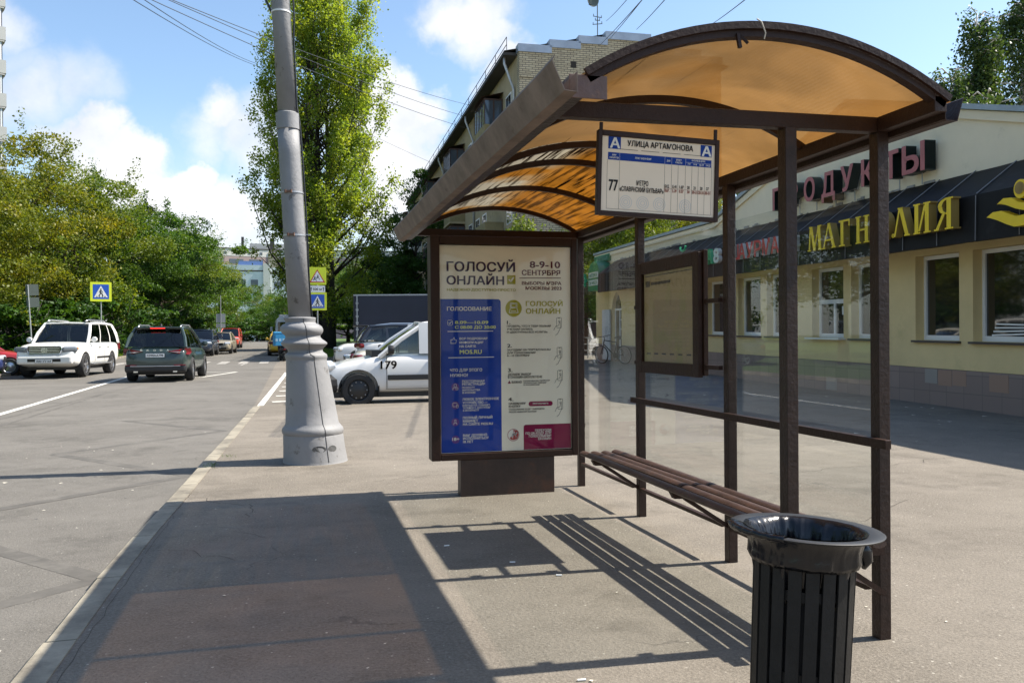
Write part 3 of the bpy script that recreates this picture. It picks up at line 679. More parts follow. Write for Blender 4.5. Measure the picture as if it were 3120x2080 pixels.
# gutters
def gutter(prof, y0, y1, m_):
    n = len(prof); mb = MB(); k = 24; th = .003
    ys = span(y0, y1, k)
    for j, y in enumerate(ys):
        w = .004*math.sin(y*2.3)+.002*math.sin(y*7.1)
        mb.v += [(p[0]+w, y, p[1]+w*.5) for p in prof]
    mb.f += [(j*n+i, j*n+i+1, (j+1)*n+i+1, (j+1)*n+i) for j in range(k) for i in range(n-1)]
    o = S(mb, 'gutter', m_, fix=False); md = o.modifiers.new('thickness', 'SOLIDIFY'); md.thickness = th; return o
gutter([(.840, 2.196), (.832, 2.182), (.838, 2.168), (.856, 2.128), (.874, 2.089), (.915, 2.086), (.915, 2.15)], 2.66, 7.10, M_gutter)
gutter([(2.434, 2.18), (2.434, 2.104), (2.440, 2.10), (2.486, 2.10), (2.512, 2.186), (2.518, 2.19)], YN+.01, 7.10, M_brown_smooth)
# rails, panes, map board
S(MB().bb(X0-.034, X0-.004, 2.99, 5.70, .810, .848), 'rail', M_brown_smooth, bevel=.003)
for a, b in ((6.86, 5.76), (5.60, 4.44), (4.30, 3.17)):
    S(MB().bb(X0+.004, X0+.034, b, a+.04, .184, .206), 'rail', M_brown_smooth)
for (a, b) in ((PY[3], PY[2]), (PY[2], PY[1]), (PY[1], PY[0])):
    S(MB().bb(X0+.045, X0+.051, b+.058, a-.002, .30, 1.925), 'glass_pane', M_pane)
for y in PY:
    for z in (.5, 1.25, 1.75): S(MB().bb(X0+.03, X0+.075, y+.052, y+.082, z, z+.03), 'glass_clip', M_brown_smooth)
# route map board hung between two posts
def map_nodes(nt):
    t = nt.nodes.new('ShaderNodeTexCoord').outputs['Object']; p = N(nt, 'ShaderNodeBsdfPrincipled', Roughness=.25)
    vo = N(nt, 'ShaderNodeTexVoronoi', Scale=9); vo.feature = 'DISTANCE_TO_EDGE'; nt.links.new(t, vo.inputs['Vector'])
    r = nt.nodes.new('ShaderNodeMapRange'); nt.links.new(vo.outputs['Distance'], r.inputs['Value']); r.inputs['From Min'].default_value = .02; r.inputs['From Max'].default_value = .0; r.inputs['To Max'].default_value = .5
    n = N(nt, 'ShaderNodeTexNoise', Scale=4.5, Detail=4); nt.links.new(t, n.inputs['Vector'])
    r2 = nt.nodes.new('ShaderNodeMapRange'); nt.links.new(n.outputs['Fac'], r2.inputs['Value']); r2.inputs['From Min'].default_value = .52; r2.inputs['From Max'].default_value = .62; r2.inputs['To Max'].default_value = .6
    a = nt.nodes.new('ShaderNodeMix'); a.data_type = 'RGBA'; nt.links.new(r2.outputs[0], a.inputs['Factor']); a.inputs[6].default_value = (.40, .33, .20, 1); a.inputs[7].default_value = (.33, .33, .15, 1)
    b = nt.nodes.new('ShaderNodeMix'); b.data_type = 'RGBA'; nt.links.new(r.outputs[0], b.inputs['Factor']); nt.links.new(a.outputs[2], b.inputs[6]); b.inputs[7].default_value = (.30, .22, .14, 1)
    nt.links.new(b.outputs[2], p.inputs['Base Color']); return p.outputs[0]
M_mapsheet = mix_mat('faded map sheet', map_nodes)
XM = X0-.066
mb = MB(); y0, y1, z0, z1, t = 4.575, 5.49, 1.035, 1.775, .075
for a in ((y0, y0+t, z0, z1), (y1-t, y1, z0, z1), (y0+t, y1-t, z0, z0+t), (y0+t, y1-t, z1-t, z1)):
    mb.bb(XM, XM+.03, *a)
mb.bb(XM+.032, XM+.06, y0-.012, y1, z0+.01, z1+.012)
mbf = S(mb, 'map_frame', M_brown_smooth, bevel=.003)
def MS(mb, name, m_): mb.xform(Matrix.Translation(SO)); return mb.build(name, m_, mbf)
MS(MB().bb(XM+.022, XM+.028, y0+t, y1-t, z0+t, z1-t), 'map_sheet', M_mapsheet)
MS(MB().bb(XM+.012, XM+.015, y0+t, y1-t, z0+t, z1-t), 'map_glass', M_posterglass)
mb = MB(); mb.bb(XM+.0205, XM+.0215, y1-t-.10, y1-t-.03, z1-t-.09, z1-t-.05); mb.bb(XM+.0205, XM+.0215, y1-t-.42, y1-t-.12, z1-t-.08, z1-t-.062); mb.bb(XM+.0205, XM+.0215, y0+t+.02, y1-t-.02, z1-t-.022, z1-t-.016)
for k in range(6): mb.bb(XM+.0205, XM+.0215, y0+t+.06+k*.12, y0+t+.12+k*.12, z0+t+.05, z0+t+.06)
MS(mb, 'map_heading', mat('map ink', (.07, .06, .05), .5))
for a, b in ((4.40, y0-.012), (y1, PY[2]+.002)):
    for z in (1.40, 1.085):
        S(MB().bb(X0-.03, X0-.002, min(a, b), max(a, b), z+.07*(z > 1.2), z+.025+.07*(z > 1.2)), 'map_bar', M_brown_smooth)
# bench, welded to the posts
be = bpy.data.objects.new('bench', None); COL.objects.link(be); be.parent = sh
ZS = .45
for i, x in enumerate((2.045, 2.127, 2.209, 2.291)):
    for (a, b) in ((2.96, 4.37), (4.375, 5.86)):
        mb = MB(); ys = span(a, b, 10); random.seed(int(x*1000)+int(a*10)); ph = random.random()*6
        mb.tube([(x, y, ZS-.017+.006*math.sin(y*1.9+ph)) for y in ys], .033, 10)
        mb.v = [(v[0], v[1], ZS-.017+(v[2]-ZS+.017)*.55) for v in mb.v]
        S(mb, 'slat', M_wood, be, smooth=50)
for y in (3.06, PY[1]+.03, PY[2]+.03):
    mb = MB(); mb.add([(X0, y-.02, ZS-.036), (2.03, y-.02, ZS-.036), (2.05, y-.02, ZS-.072), (X0, y-.02, ZS-.085), (X0, y+.02, ZS-.036), (2.03, y+.02, ZS-.036), (2.05, y+.02, ZS-.072), (X0, y+.02, ZS-.085)], [(0, 1, 2, 3), (7, 6, 5, 4), (0, 4, 5, 1), (1, 5, 6, 2), (2, 6, 7, 3), (3, 7, 4, 0)])
    S(mb, 'bracket', M_brown_smooth, be)
    S(MB().bar((2.12, y, ZS-.075), (X0+.01, y, .20), .022), 'strut', M_brown_smooth, be)

# ---------------------------------------------------------------- hanging timetable
def inkmat(name, c): return mat(name, c, .6, spec=.12)
INK = {'k': inkmat('black ink', (.02, .02, .022)), 'w': inkmat('white ink', (.72, .71, .66)), 'v': inkmat('violet ink', (.055, .035, .075)), 'o': inkmat('olive ink', (.36, .34, .035)),
       'm': inkmat('maroon ink', (.11, .022, .028)), 'y': inkmat('pale lime ink', (.62, .68, .25)), 'r': inkmat('red ink', (.28, .07, .05))}
M_sheet_w = mat('white sheet with amber light', (.80, .68, .53), .6, spec=.15, nz=(3, .04))  # white sheet; the amber roof's light is put into its colour
M_blue_ink = mat('blue print', (.014, .05, .26), .6, spec=.12)
tb = thing('timetable_board', 'white bus stop timetable in brown frame hanging from the shelter cross beam', 'timetable', (1.132, 3.085, 1.747), (0, R(1.9), 0))
mb = MB(); W, H, t = .51, .325, .017
for a in ((0, t, 0, H), (W-t, W, 0, H), (t, W-t, 0, t), (t, W-t, H-t-.004, H)): mb.bb(a[0], a[1], -.012, .014, a[2], a[3])
fr = mb.build('frame', M_brown_smooth, tb, bevel=.002)
sheet_o = MB().bb(t, W-t, -.004, .006, t, H-t-.004).build('sheet', M_sheet_w, tb)
for x in (.008, W-.02): MB().bb(x, x+.012, -.004, .004, H, H+.03+(.012 if x > .1 else 0)).build('hanger', M_brown_smooth, tb)
y = -.0048
bl = MB(); rrect(bl, .0432, .0943, .2563, .3035, y); rrect(bl, .4310, .4795, .2550, .3010, y); rrect(bl, .043, .479, .2140, .2428, y)
bl.build('print', M_blue_ink, sheet_o, fix=False)
for ink in 'kwr':
    mb = MB()
    for s, x, z, w, h, k in ST:
        if k == ink: text_at(mb, s, x, z, w, h, y-.0006)
    if ink == 'k':
        for x in (.0407, .0909, .2794, .3086, .3364, .3678, .3954, .4229, .4505, .4804): pline(mb, [(x, .026), (x, .214)], .0009, y)
        for z in (.026,): pline(mb, [(.0407, z), (.4804, z)], .0009, y)
        for k in range(4):
            pline(mb, [(.09+k*.09, .2575), (.165+k*.09, .2575)], .0016, y)
    if ink == 'r': pline(mb, [(.2794, .1195), (.4804, .1195)], .0008, y)
    if ink == 'w':
        for x in (.0909, .2794, .3086, .3678): pline(mb, [(x, .214), (x, .243)], .0008, y-.0003)
        pline(mb, [(.3678, .2275), (.479, .2275)], .0008, y-.0003)
    mb.build('lettering', INK[ink], sheet_o, fix=False)
mb = MB()
for cx in (.12, .19, .26, .37):
    for r_ in (.010, .018, .026): disc(mb, cx, .055, r_, y+.0002, 28, r_-.003)
mb.build('print', mat('grey ornament ink', (.60, .56, .50), .5), sheet_o, fix=False)

# ---------------------------------------------------------------- poster light box beside the shelter
YP = 6.75
lb = thing('poster_lightbox', 'tall brown street poster case with a blue and white voting notice', 'poster case', (1.70, YP+.09, 0))
LO = Matrix.Translation(Vector((-1.70, -YP-.09, 0)))
def LB(mb, name, m_, parent=None, **k): mb.xform(LO); return mb.build(name, m_, parent or lb, **k)
X_0, X_1, Z_0, Z_1 = 1.075, 2.305, .296, 2.098
mb = MB(); t = .075
mb.bb(X_0, X_0+t, YP-.015, YP+.15, Z_0, Z_1); mb.bb(X_1-.05, X_1, YP-.015, YP+.15, Z_0, Z_1); mb.bb(X_0+t, X_1-.05, YP-.015, YP+.15, Z_1-.068, Z_1); mb.bb(X_0+t, X_1-.05, YP-.015, YP+.15, Z_0, Z_0+.052)
LB(mb, 'case', M_brown_smooth, bevel=.006)
LB(MB().bb(X_0+t, X_1-.05, YP+.03, YP+.14, Z_0+.052, Z_1-.068), 'back_box', M_brown_smooth)
LB(MB().bb(1.31, 2.098, YP-.002, YP+.13, 0, Z_0), 'foot', mat('rust brown steel', (.035, .019, .014), .5, nz=(5, .4), bump=(30, .25), dirt=((.075, .03, .016), 4, .55, .12)), bevel=.003)
M_poster = mat('poster paper', (.80, .765, .655), .65, spec=.15, nz=(1.2, .05))
ps = LB(MB().bb(X_0+t+.003, X_1-.053, YP+.012, YP+.02, Z_0+.058, Z_1-.074), 'poster', M_poster)
LB(MB().bb(X_0+t, X_1-.05, YP-.004, YP-.001, Z_0+.052, Z_1-.068), 'glass', M_posterglass)
y = YP+.0112
def PS(mb, name, m_): return LB(mb, name, m_, ps, fix=False)
mb = MB(); rrect(mb, 1.156, 1.655, .357, 1.592, y, .025, (0, 0, 1, 0)); PS(mb, 'print', mat('poster blue', (.014, .052, .33), .6, spec=.12))
mb = MB(); rrect(mb, 1.840, 2.249, .357, .562, y, .02, (0, 0, 0, 1)); rrect(mb, 1.884, 2.091, .712, .752, y, .019); mb.add([(1.708, y, .903), (1.736, y, .903), (1.722, y, .929)], [(0, 1, 2)])
PS(mb, 'print', mat('poster maroon', (.22, .012, .06), .6, spec=.12))
mb = MB(); rrect(mb, 1.710, 1.781, 1.715, 1.787, y); disc(mb, 1.763, 1.517, .069, y, 32); PS(mb, 'print', INK['o'])
for ink in 'kwvomy':
    mb = MB()
    for s, x, z, w, h, k in PT:
        if k == ink: text_at(mb, s, x, z, w, h, y-.0012)
    yy = y-.001
    if ink == 'm': pline(mb, [(1.816, 1.765), (2.168, 1.769)], .006, yy)
    if ink == 'w':
        pline(mb, [(1.215, 1.331), (1.588, 1.333)], .006, yy); pline(mb, [(1.22, 1.12), (1.593, 1.122)], .006, yy)
        rrline(mb, 1.214, 1.254, 1.381, 1.421, .010, .004, yy); pline(mb, [(1.224, 1.401), (1.232, 1.392), (1.246, 1.410)], .005, yy)
        pline(mb, [(1.24, 1.235), (1.24, 1.265), (1.256, 1.265), (1.266, 1.285), (1.270, 1.265), (1.286, 1.262), (1.280, 1.235), (1.24, 1.235)], .004, yy)
        disc(mb, 1.273, .897, .013, yy, 18, .010); pline(mb, [(1.252, .862), (1.256, .880), (1.290, .880)], .004, yy); pline(mb, [(1.278, .862), (1.278, .876), (1.286, .884), (1.294, .876), (1.294, .862), (1.278, .862)], .004, yy)
        rrline(mb, 1.252, 1.286, .727, .757, .004, .004, yy); rrline(mb, 1.281, 1.295, .716, .742, .003, .004, yy)
        disc(mb, 1.271, .613, .009, yy, 18, .006); pline(mb, [(1.257, .582), (1.262, .597), (1.280, .597), (1.285, .582)], .004, yy)
        pline(mb, [(1.727, 1.750), (1.741, 1.737), (1.765, 1.769)], .012, yy)
        rrline(mb, 1.735, 1.791, 1.520, 1.560, .003, .005, yy); rrline(mb, 1.743, 1.783, 1.528, 1.552, .002, .004, yy); pline(mb, [(1.735, 1.518), (1.725, 1.482), (1.801, 1.482), (1.791, 1.518)], .005, yy); pline(mb, [(1.745, 1.495), (1.781, 1.495)], .006, yy)
    if ink == 'k':
        for px, pz in ((2.151, 1.396), (2.153, 1.149), (2.156, .959), (2.156, .722)):
            rrline(mb, px-.02, px+.022, pz-.04, pz+.045, .007, .0028, yy); pline(mb, [(px-.006, pz+.040), (px+.008, pz+.040)], .004, yy)
            pline(mb, [(px+.004, pz+.012), (px-.002, pz-.02), (px-.03, pz-.028), (px-.045, pz-.058)], .003, yy); pline(mb, [(px+.010, pz+.008), (px+.012, pz-.04), (px-.012, pz-.088), (px-.03, pz-.10)], .003, yy)
            disc(mb, px+.004, pz+.014, .009, yy, 14, .006)
        pline(mb, [(1.722, .922), (1.722, .912)], .003, yy-.001)
    PS(mb, 'lettering', INK[ink])
# round city emblem: rider shape on a red and white shield
mb = MB(); disc(mb, 1.753, .482, .053, y, 36); PS(mb, 'print', INK['w'])
mb = MB(); disc(mb, 1.753, .482, .050, y-.0006, 36, .046); mb.add([(1.753, y-.0006, .526), (1.790, y-.0006, .515), (1.797, y-.0006, .482), (1.785, y-.0006, .450), (1.753, y-.0006, .440), (1.730, y-.0006, .446), (1.722, y-.0006, .462), (1.753, y-.0006, .478)], [tuple(range(8))]); PS(mb, 'print', mat('emblem red', (.33, .03, .03), .4))
mb = MB(); pline(mb, [(1.735, .470), (1.750, .485), (1.772, .488), (1.782, .500)], .012, y-.0012); pline(mb, [(1.752, .480), (1.745, .458)], .006, y-.0012); pline(mb, [(1.770, .484), (1.776, .462)], .006, y-.0012); pline(mb, [(1.757, .488), (1.762, .508)], .009, y-.0012); PS(mb, 'print', mat('emblem grey', (.45, .45, .45), .4))
mb = MB()
for cx, cz in ((1.273, .885), (1.272, .738), (1.271, .602), (1.272, .462)): disc(mb, cx, cz, .032, y-.0005, 24)
PS(mb, 'print', mat('poster icon purple', (.10, .03, .22), .4))
# ---------------------------------------------------------------- litter bin with its bag
BX, BY = 1.480, 2.30
M_bin = mat('black powder coat', (.013, .0125, .012), .55, spec=.25, nz=(12, .3), bump=(70, .2), dirt=((.075, .06, .045), 22, .66, .1))
bn = thing('litter_bin', 'round black slatted steel litter bin beside the shelter post', 'litter bin', (BX, BY, 0), (0, R(3.0), 0)); bn.scale = (.945, .945, 1)
mb = MB()
NS = 19
for k in range(NS):
    a = 2*math.pi*k/NS
    rt, rb = .158, .150; w = .040
    c, s = math.cos(a), math.sin(a); tx, ty = -s*w/2, c*w/2; vs = []
    for r_, z in ((rb, .03), (rt, .61)):
        for dr in (0, .006):
            for sg in (-1, 1): vs.append(((r_-dr)*c+sg*tx, (r_-dr)*s+sg*ty, z))
    mb.add(vs, [(0, 1, 5, 4), (2, 6, 7, 3), (0, 4, 6, 2), (1, 3, 7, 5), (0, 2, 3, 1), (4, 5, 7, 6)])
mb.build('slats', M_bin, bn)
for z0, z1, r_ in ((.50, .53, .1485), (.26, .29, .1455), (.03, .05, .142)):
    MB().lathe([(r_, z0), (r_, z1), (r_-.004, z1), (r_-.004, z0), (r_, z0)], n=36, caps=False).build('hoop', M_bin, bn, smooth=30)
MB().lathe([(.128, .04), (.128, .60)], n=28, caps=False).build('inner_bucket', mat('dark bucket', (.006, .006, .007), .7), bn, smooth=True)
M_rim = mat('grey black rim enamel', (.024, .026, .030), .48, spec=.35, nz=(6, .2), bump=(14, .06))
MB().lathe([(.178, .688), (.200, .692), (.236, .695), (.241, .692), (.237, .687), (.200, .683), (.178, .680), (.178, .688)], n=56, caps=False).build('rim', M_rim, bn, smooth=60)
for k in range(3):
    a = 2.1*k+.4; MB().bar((.155*math.cos(a), .155*math.sin(a), .60), (.172*math.cos(a), .172*math.sin(a), .668), .02, .004).build('rim_bracket', M_bin, bn)
M_bag = mat('black bin liner film', (.006, .0065, .009), .2, spec=.45, bump=(26, .25))
bg_o = thing('bin_bag', 'crumpled black plastic bag lining the round litter bin', 'bin bag', (BX, BY, 0), (0, R(3.0), 0)); bg_o.scale = (.945, .945, 1)
def crumpled(rings, n, amp, seed, name, parent=bg_o):
    rs = np.random.RandomState(seed); vs = []; fs = []; ph = rs.uniform(0, 6.28, (8,)); fr = [5, 9, 13, 17, 23, 31, 41, 53]
    for j, (r_, z, k_) in enumerate(rings):
        for i in range(n):
            t = 2*math.pi*i/n
            f = sum(math.sin(fr[q]*t+ph[q]+j*.35*(q % 3))/(1+q*.45) for q in range(8))*amp*k_
            vs.append(((r_+f)*math.cos(t), (r_+f)*math.sin(t), z+f*.5))
    for j in range(len(rings)-1):
        for i in range(n): fs.append((j*n+i, j*n+(i+1) % n, (j+1)*n+(i+1) % n, (j+1)*n+i))
    return MB().add(vs, fs).build(name, M_bag, parent, smooth=True, fix=False)
crumpled([(.192, .6945, .12), (.178, .690, .45), (.164, .672, 1.0), (.152, .63, 1.5), (.142, .57, 1.9), (.122, .49, 2.2), (.09, .44, 2.2), (.04, .42, 1.6), (.005, .415, .2)], 160, .0050, 5, 'bag_inside')
crumpled([(.196, .682, .1), (.180, .664, .4), (.172, .642, .8), (.170, .622, 1.1), (.172, .606, 1.2), (.166, .592, 1.0), (.160, .598, .8)], 140, .0036, 9, 'bag_skirt')
# part of the film folded over the rim on the road side and the far side
def fold(a0, a1, seed, name):
    rs = np.random.RandomState(seed); n = 46; vs = []; fs = []; prof = [(.158, .640), (.166, .676), (.200, .6935), (.236, .7005), (.2455, .694), (.241, .682), (.215, .674)]
    for j, (r_, z) in enumerate(prof):
        for i in range(n+1):
            u = i/n; t = R(a0+(a1-a0)*u); e = min(1, 6*min(u, 1-u)); f = .0011*(math.sin(u*47+j*.5)+.7*math.sin(u*83+j)+.5*math.sin(u*21))*(.3+e)
            vs.append(((r_+f*.6)*math.cos(t), (r_+f*.6)*math.sin(t), z+f+.001))
    for j in range(len(prof)-1):
        for i in range(n): fs.append((j*(n+1)+i, j*(n+1)+i+1, (j+1)*(n+1)+i+1, (j+1)*(n+1)+i))
    MB().add(vs, fs).build(name, M_bag, bg_o, smooth=True, fix=False)
fold(150, 222, 3, 'bag_fold')
mb = MB(); mb.tube([(.165, -.05, .655), (.185, -.05, .63), (.192, -.052, .60), (.186, -.05, .575)], [.02, .026, .022, .006], 10); mb.build('bag_knot', M_bag, bg_o, smooth=True)

# ---------------------------------------------------------------- lamp post
LX, LY = .235, 9.16
M_lamp = mat('grey lamp post paint', (.225, .225, .23), .62, nz=(1.6, .14), bump=(22, .5), dirt=((.11, .105, .10), 7, .60, .06))
M_lamp_s = mat('grey smooth lamp paint', (.235, .235, .24), .6, nz=(1.2, .12), bump=(16, .4), dirt=((.12, .115, .11), 6, .60, .07))
lp = thing('lamp_post', 'tall leaning grey concrete lamp post with a ringed cast base', 'lamp post', (LX, LY, G(LX, LY)))
VR = Vector((AR.x, AR.y, 0)).normalized()
def lean(z):   # sideways offset of the shaft axis, metres to the left of the view
    return -(.082*min(z, 1.1)+.16*max(0, min(z, 1.5)-1.1)+.052*max(0, z-1.5))
def LPx(prof, n=40):
    offs = [(VR.x*lean(z), VR.y*lean(z)) for r_, z in prof]; return MB().lathe(prof, n=n, offs=offs)
base = [(.345, -.03), (.330, .0), (.327, .02), (.316, .14), (.308, .27), (.303, .285), (.312, .30), (.316, .325), (.310, .35), (.296, .365), (.272, .40), (.252, .60), (.232, .80), (.214, .98), (.208, 1.05), (.207, 1.062), (.214, 1.075), (.217, 1.095), (.212, 1.115), (.196, 1.127), (.180, 1.14), (.178, 1.16), (.196, 1.185), (.224, 1.208), (.236, 1.222), (.236, 1.236), (.222, 1.25), (.190, 1.275), (.178, 1.295), (.180, 1.312), (.200, 1.330), (.216, 1.355), (.219, 1.378), (.210, 1.405), (.188, 1.425), (.160, 1.436), (.152, 1.45), (.160, 1.478), (.165, 1.492), (.158, 1.50), (.12, 1.503)]
LPx(base, 56).build('base', M_lamp_s, lp, smooth=40)
pole = [(.116, 1.48), (.114, 2.5), (.112, 3.2), (.111, 3.50)]
LPx(pole).build('shaft', M_lamp, lp, smooth=True)
LPx([(.111, 3.455), (.120, 3.46), (.120, 3.625), (.104, 3.63), (.096, 3.64)]).build('sleeve', M_lamp_s, lp, smooth=30)
LPx([(.097, 3.62), (.093, 5.0), (.086, 7.5), (.075, 9.5), (.074, 9.5)]).build('shaft', M_lamp, lp, smooth=True)
for z, c_ in ((2.345, 1), (2.79, 1), (4.67, 0)):
    r_ = .1145 if z < 4 else .0955
    LPx([(r_, z), (r_+.005, z), (r_+.005, z+.016), (r_, z+.016)]).build('clamp_band', M_galv if c_ else M_white, lp)
    if c_:
        o = lean(z); p = Vector((VR.x*o, VR.y*o, z+.01)); f = Vector((-AF.x, -AF.y, 0)).normalized()
        mb = MB(); mb.bar(p+f*.125-VR*.05, p+f*.125+VR*.03, .014, .02); mb.bar(p+f*.128-VR*.045, p+f*.128-VR*.03, .03, .03); mb.bar(p+f*.128+VR*.015, p+f*.128+VR*.03, .03, .03)
        mb.build('clamp_bolt', mat('rusty bolt', (.16, .09, .06), .7), lp)
mb = MB(); o = lean(2.355); p = Vector((VR.x*o, VR.y*o, 2.362)); mb.bar(p+VR*.09, p+VR*.165, .03, .012); mb.build('bracket', M_galv, lp)
mb = MB(); o = lean(4.68); p = Vector((VR.x*o, VR.y*o, 4.68)); mb.bar(p-VR*.095, p-VR*.175+Vector((0, 0, .17)), .022); mb.build('bracket', M_black_pl, lp)
mb = MB(); pts = []
for z in span(1.5, 7.0, 30): o = lean(z); pts.append(Vector((VR.x*o, VR.y*o, z))+VR*((.122 if z < 3.7 else .104)+.010*abs(math.sin(z*1.7))+.02*(z > 4.6)*abs(math.sin(z))))
mb.tube(pts, .009, 6); mb.build('cable', M_black_pl, lp)
# oval hand holes and the seam of the cast base
f = Vector((-AF.x, -AF.y, 0)).normalized()
def on_base(ang, z, r_):
    d = f*math.cos(R(ang))+VR*math.sin(R(ang)); o = lean(z); return Vector((VR.x*o, VR.y*o, z))+d*r_
hb = MB()
for a0, wd in ((22, 13), (48, 9)):
    vs = [on_base(a0+wd*math.cos(t), .155+.033*math.sin(t), .3175) for t in [2*math.pi*k/20 for k in range(20)]]; hb.add(vs, [tuple(range(20))])
hb.build('hand_hole', mat('shaded hole', (.10, .10, .10), .9), lp, fix=False)
mb = MB(); pts = [on_base(37-9*(z > 1.1)*1.0-z*1.5, z, r_+.0015) for r_, z in base[2:39]]; mb.tube(pts, .003, 5); mb.build('seam', mat('dark seam', (.03, .03, .03), .9), lp)

# ---------------------------------------------------------------- traffic signs
M_sign_y = mat('fluorescent yellow film', (.72, .80, .03), .35); M_sign_b = mat('sign blue film', (.012, .09, .50), .3); M_sign_w = mat('sign white film', (.82, .82, .80), .35); M_sign_k = mat('sign black film', (.015, .015, .016), .4); M_sign_r = mat('sign red film', (.60, .02, .025), .35)
M_sign_back = mat('sign back grey', (.30, .32, .33), .5, .3)
def plate(parent, x, z, w, h, m_, y=0, name='plate'):
    mb = MB(); rrect(mb, x-w/2, x+w/2, z-h/2, z+h/2, y, .03, n=3); n = len(mb.v)
    mb.v += [(v[0], v[1]+.012, v[2]) for v in mb.v]; mb.f = [tuple(range(n)), tuple(range(n, 2*n))[::-1]]+[(i, i+n, (i+1) % n+n, (i+1) % n) for i in range(n)]
    return mb.build(name, m_, parent)
def ped_sign(parent, z, w):
    p = plate(parent, 0, z, w, w, M_sign_y); k = w/.9
    mb = MB(); rrect(mb, -.34*k, .34*k, z-.34*k, z+.34*k, -.002, .02); mb.build('print', M_sign_b, p, fix=False)
    mb = MB(); mb.add([(-.29*k, -.004, z-.26*k), (.29*k, -.004, z-.26*k), (0, -.004, z+.28*k)], [(0, 1, 2)]); mb.build('print', M_sign_w, p, fix=False)
    mb = MB(); y = -.006; disc(mb, .0, z+.12*k, .032*k, y, 12); q = lambda *P: pline(mb, [(a*k, z+b*k) for a, b in P], .045*k, y)
    q((0, .08), (-.01, -.03)); q((-.01, -.03), (.04, -.10), (.085, -.19)); q((-.01, -.03), (-.03, -.11), (-.085, -.19)); mb.v = mb.v
    pline(mb, [(.0, z+.07*k), (.055*k, z+.0*k), (.07*k, z-.04*k)], .028*k, y); pline(mb, [(0, z+.07*k), (-.055*k, z+.02*k), (-.06*k, z-.03*k)], .028*k, y)
    for a in (-.17, -.06, .06, .17): rrect(mb, (a-.028)*k, (a+.028)*k, z-.245*k, z-.205*k, y)
    mb.build('print', M_sign_k, p, fix=False)
def sign_post(name, label, loc, rz, h, group=None):
    o = thing(name, label, 'traffic sign', loc, (0, 0, rz), group); MB().lathe([(.03, -.2), (.03, h)], n=10).build('post', M_galv, o, smooth=40); return o
def faceyaw(p): return math.atan2(p.x, p.y)*-1
p = at(233, 42); a = sign_post('crossing_sign', 'yellow bordered pedestrian crossing sign above the white off-road car', p, -math.atan2(p.x, p.y), 3.75)
zc = ray(233, 670, 42).z-p.z
def shift(objs_parent, dy):
    for c in objs_parent.children:
        if c.name.startswith('plate'): c.location.y = dy
ped_sign(a, zc, .95); shift(a, -.045)
p = at(730, 40.5); b = sign_post('school_sign', 'stacked children, distance and crossing signs behind the lamp post', p, -math.atan2(p.x, p.y), 3.9)
z1 = ray(728, 634, 40.5).z-p.z; z2 = ray(728, 664, 40.5).z-p.z; z3 = ray(730, 692, 40.5).z-p.z
s1 = plate(b, 0, z1, .84, .84, M_sign_y)
mb = MB(); mb.add([(-.36, -.002, z1-.31), (.36, -.002, z1-.31), (0, -.002, z1+.32)], [(0, 1, 2)]); mb.build('print', M_sign_r, s1, fix=False)
mb = MB(); mb.add([(-.285, -.004, z1-.265), (.285, -.004, z1-.265), (0, -.004, z1+.235)], [(0, 1, 2)]); mb.build('print', M_sign_w, s1, fix=False)
mb = MB()
for cx, cz in ((.03, .03), (-.11, -.05)):
    y = -.006; z = z1+cz; disc(mb, cx, z, .028, y, 12)
    pline(mb, [(cx, z-.03), (cx-.01, z-.11)], .04, y); pline(mb, [(cx-.01, z-.11), (cx+.05, z-.14), (cx+.08, z-.19)], .026, y); pline(mb, [(cx-.01, z-.11), (cx-.06, z-.15), (cx-.09, z-.13)], .026, y); pline(mb, [(cx, z-.05), (cx+.06, z-.08)], .022, y); pline(mb, [(cx, z-.05), (cx-.06, z-.09)], .022, y)
mb.build('print', M_sign_k, s1, fix=False)
s2 = plate(b, 0, z2, .72, .32, M_sign_w); mb = MB(); text_at(mb, '500 м', -.20, z2-.055, .40, .11, -.004)
for sx in (-.28, .28): pline(mb, [(sx, z2-.08), (sx, z2+.05)], .03, -.004); mb.add([(sx-.045, -.004, z2+.02), (sx+.045, -.004, z2+.02), (sx, -.004, z2+.10)], [(0, 1, 2)])
mb.build('lettering', M_sign_k, s2, fix=False)
ped_sign(b, z3, .86); shift(b, -.045)
p = at(507.5, 60); a = sign_post('road_sign', 'grey back of a road sign near the red van', p, -math.atan2(p.x, p.y), 4.0)
z = ray(507, 734, 60).z-p.z; plate(a, 0, z+.1, .62, .62, M_sign_back); plate(a, 0, z-.42, .62, .28, M_sign_back)
p = at(76, 38); M_sign_back = mat('shaded sign back', (.10, .12, .11), .7)  # darker copy of the sign back, with shade put into its colour
a = sign_post('road_sign', 'thin leaning post with dark sign plates at the left trees', p, -math.atan2(p.x, p.y), 3.6); a.rotation_euler.y = R(-3)
z = ray(80, 683, 38).z-p.z; plate(a, .16, z+.33, .5, .5, M_sign_back); plate(a, .16, z-.22, .5, .44, M_sign_back)

